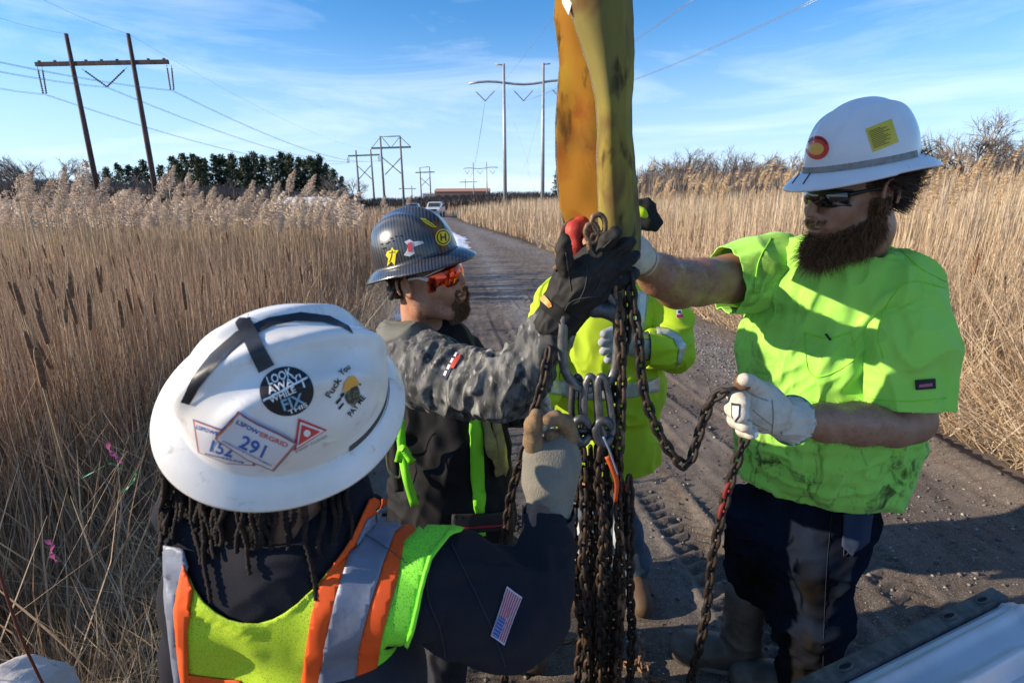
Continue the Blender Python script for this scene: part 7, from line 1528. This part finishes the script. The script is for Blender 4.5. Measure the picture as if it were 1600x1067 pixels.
# master link, sub links, couplings
m_galv = M('worn_grey_steel', (.20, .20, .195), .42, (.11, .105, .10), 40, (.4, .65), bump=.4, bscale=200, bdist=.001, metal=.6, col3=(.36, .35, .33), scale3=70, thr3=(.62, .72)); m_gun = M('dark_grey_steel', (.075, .078, .085), .45, (.13, .13, .13), 50, metal=.6, bump=.3, bscale=200, bdist=.001)
def ring(name, pts, Y, r, mt, label, cat, tilt=0.0, grp=None):
    P_ = [PY(x, y, Y+tilt*(x-pts[0][0])/100.) for x, y in pts]; S_ = spline(P_+[P_[0]], 6)[:-1]; V, F = tube(S_, r, 12, closed=True); o = mk(name, V, F, mt); tag(o, label, cat, grp); return o
ring('master_link', [(880, 500), (879, 545), (884, 580), (900, 602), (922, 607), (945, 600), (960, 580), (965, 545), (965, 500), (955, 465), (925, 452), (892, 463)], 1.135, .0115, m_galv, 'big oblong steel master link hanging below the black glove', 'link', .0)
ring('sub_link', [(915, 600), (912, 640), (916, 675), (926, 682), (934, 672), (934, 640), (930, 600), (922, 588)], 1.125, .0088, m_galv, 'left of the two pale sub links threaded on the big link', 'link')
ring('sub_link', [(934, 598), (936, 640), (942, 676), (951, 682), (957, 670), (953, 632), (946, 598), (939, 588)], 1.118, .0088, m_galv, 'right of the two pale sub links threaded on the big link', 'link')
ring('sub_link', [(895, 598), (893, 640), (897, 672), (905, 678), (910, 668), (908, 636), (908, 600), (902, 588)], 1.15, .0078, m_gun, 'dark sub link hanging left behind the pale ones', 'link')
for x, y, lab in ((908, 670, 'left grey coupling joining chains to the sub links'), (943, 672, 'right grey coupling joining chains to the sub links')):
    root = empty('coupling_link', PY(x, y, 1.12), lab, 'coupling'); b = Blob(.0022)
    for dY in (-.012, .012): b.chain([(PY(x+13*math.cos(t), y+3+19*math.sin(t), 1.12+dY), .0075) for t in np.linspace(.5, 5.9, 14)], .008)
    b.px([(x+2, y+20, 1.12, 8), (x-2, y+26, 1.12, 6)], .01); b.px([(x-12, y-2, 1.108, 6), (x-6, y+16, 1.108, 6)], .008); Skin('coupling_body', b, m_gun, root)
    mk('pin', *tube([PY(x-17, y+1, 1.12), PY(x+17, y+3, 1.12)], .0068, 10), m_gun, root)
root = empty('rigging_hook', PY(905, 385, 1.16), 'red-painted rigging hook at the foot of the yellow sling', 'hook')
b = Blob(.0024); b.px([(908, 352, 1.17, 13), (898, 362, 1.155, 16), (899, 385, 1.15, 14), (910, 402, 1.15, 12), (924, 408, 1.16, 10)], .01); b.px([(908, 352, 1.17, 13), (922, 362, 1.165, 8), (926, 380, 1.165, 7)], .008); b.ell(PY(912, 378, 1.14), (.009, .02, .016), sub=True, k=.006); Skin('hook_body', b, rusty('red_hook_paint', (.55, .05, .025), (.40, .03, .02), (.16, .06, .03), .1), root)
rsh = M('rusty_shackle_steel', (.20, .13, .075), .6, (.12, .07, .04), 40, bump=.7, bscale=200, bdist=.002, metal=.4, col3=(.06, .035, .02), scale3=60)
mk('shackle_bow', *tube(spline([PY(x, y, Y) for x, y, Y in [(876, 425, 1.16), (872, 395, 1.15), (878, 362, 1.15), (893, 348, 1.17), (905, 345, 1.19)]], 6), .0075, 9), rsh, root); mk('shackle_pin', *tube([PY(866, 422, 1.15), PY(880, 408, 1.15), PY(886, 392, 1.15)], .007, 9), rsh, root)
for pts in ([(918, 352), (915, 364), (922, 378), (932, 376), (934, 360), (928, 350)], [(927, 338), (925, 350), (933, 364), (944, 362), (945, 346), (938, 336)], [(925, 366), (920, 380), (926, 398), (936, 398), (939, 382), (934, 368)]): _o = ring('shackle_ring', pts, 1.105, .0058, rsh, None, None); _o.parent = root; _o.matrix_basis = Matrix.Translation(-root.location)

root = empty('inspection_tag', PY(960, 700, 1.1), 'orange inspection tag hanging from the right coupling', 'tag')
def flatstrip(name, pts, w0, mt, dy=0):
    P_ = spline([PY(x, y, Y) for x, y, Y in pts], 5); V = []; n = len(P_)
    for i, p in enumerate(P_): d = nrm(P_[min(i+1, n-1)]-P_[max(0, i-1)]); s = nrm(np.cross(d, [.35, -1, 0])); V += [p-s*w0*(1-.5*i/n), p+s*w0*(1-.5*i/n)]
    o = mk(name, np.array(V), [(2*i, 2*i+1, 2*i+3, 2*i+2) for i in range(n-1)], mt, root); md = o.modifiers.new('t', 'SOLIDIFY'); md.thickness = .0012; return o
flatstrip('tag_strip', [(950, 712, 1.09), (958, 732, 1.085), (964, 755, 1.085), (962, 784, 1.085)], .0085, M('orange_tag', (.6, .09, .02), .5)); flatstrip('tag_edge', [(943, 682, 1.09), (953, 705, 1.082), (961, 728, 1.08), (966, 742, 1.08)], .0028, M('tag_grey', (.22, .25, .32), .4)); flatstrip('red_tape', [(980, 756, 1.1), (978, 768, 1.1)], .004, M('red_paint_mark', (.22, .02, .015), .7))
b = Blob(.0026); b.px([(905, 470, 1.15, 12), (930, 482, 1.14, 13), (952, 486, 1.13, 12), (966, 500, 1.13, 9)], .01); Skin('hook_shank', b, m_gun, bpy.data.objects['rigging_hook'])
b = Blob(.0026); b.px([(1152, 604, 1.08, 7), (1160, 596, 1.075, 11), (1164, 600, 1.07, 10)], .008); Skin('thumb_tip_patch', b, M('worn_thumb_leather', (.12, .065, .035), .8, (.45, .28, .14), 40, (.52, .6)), pR)
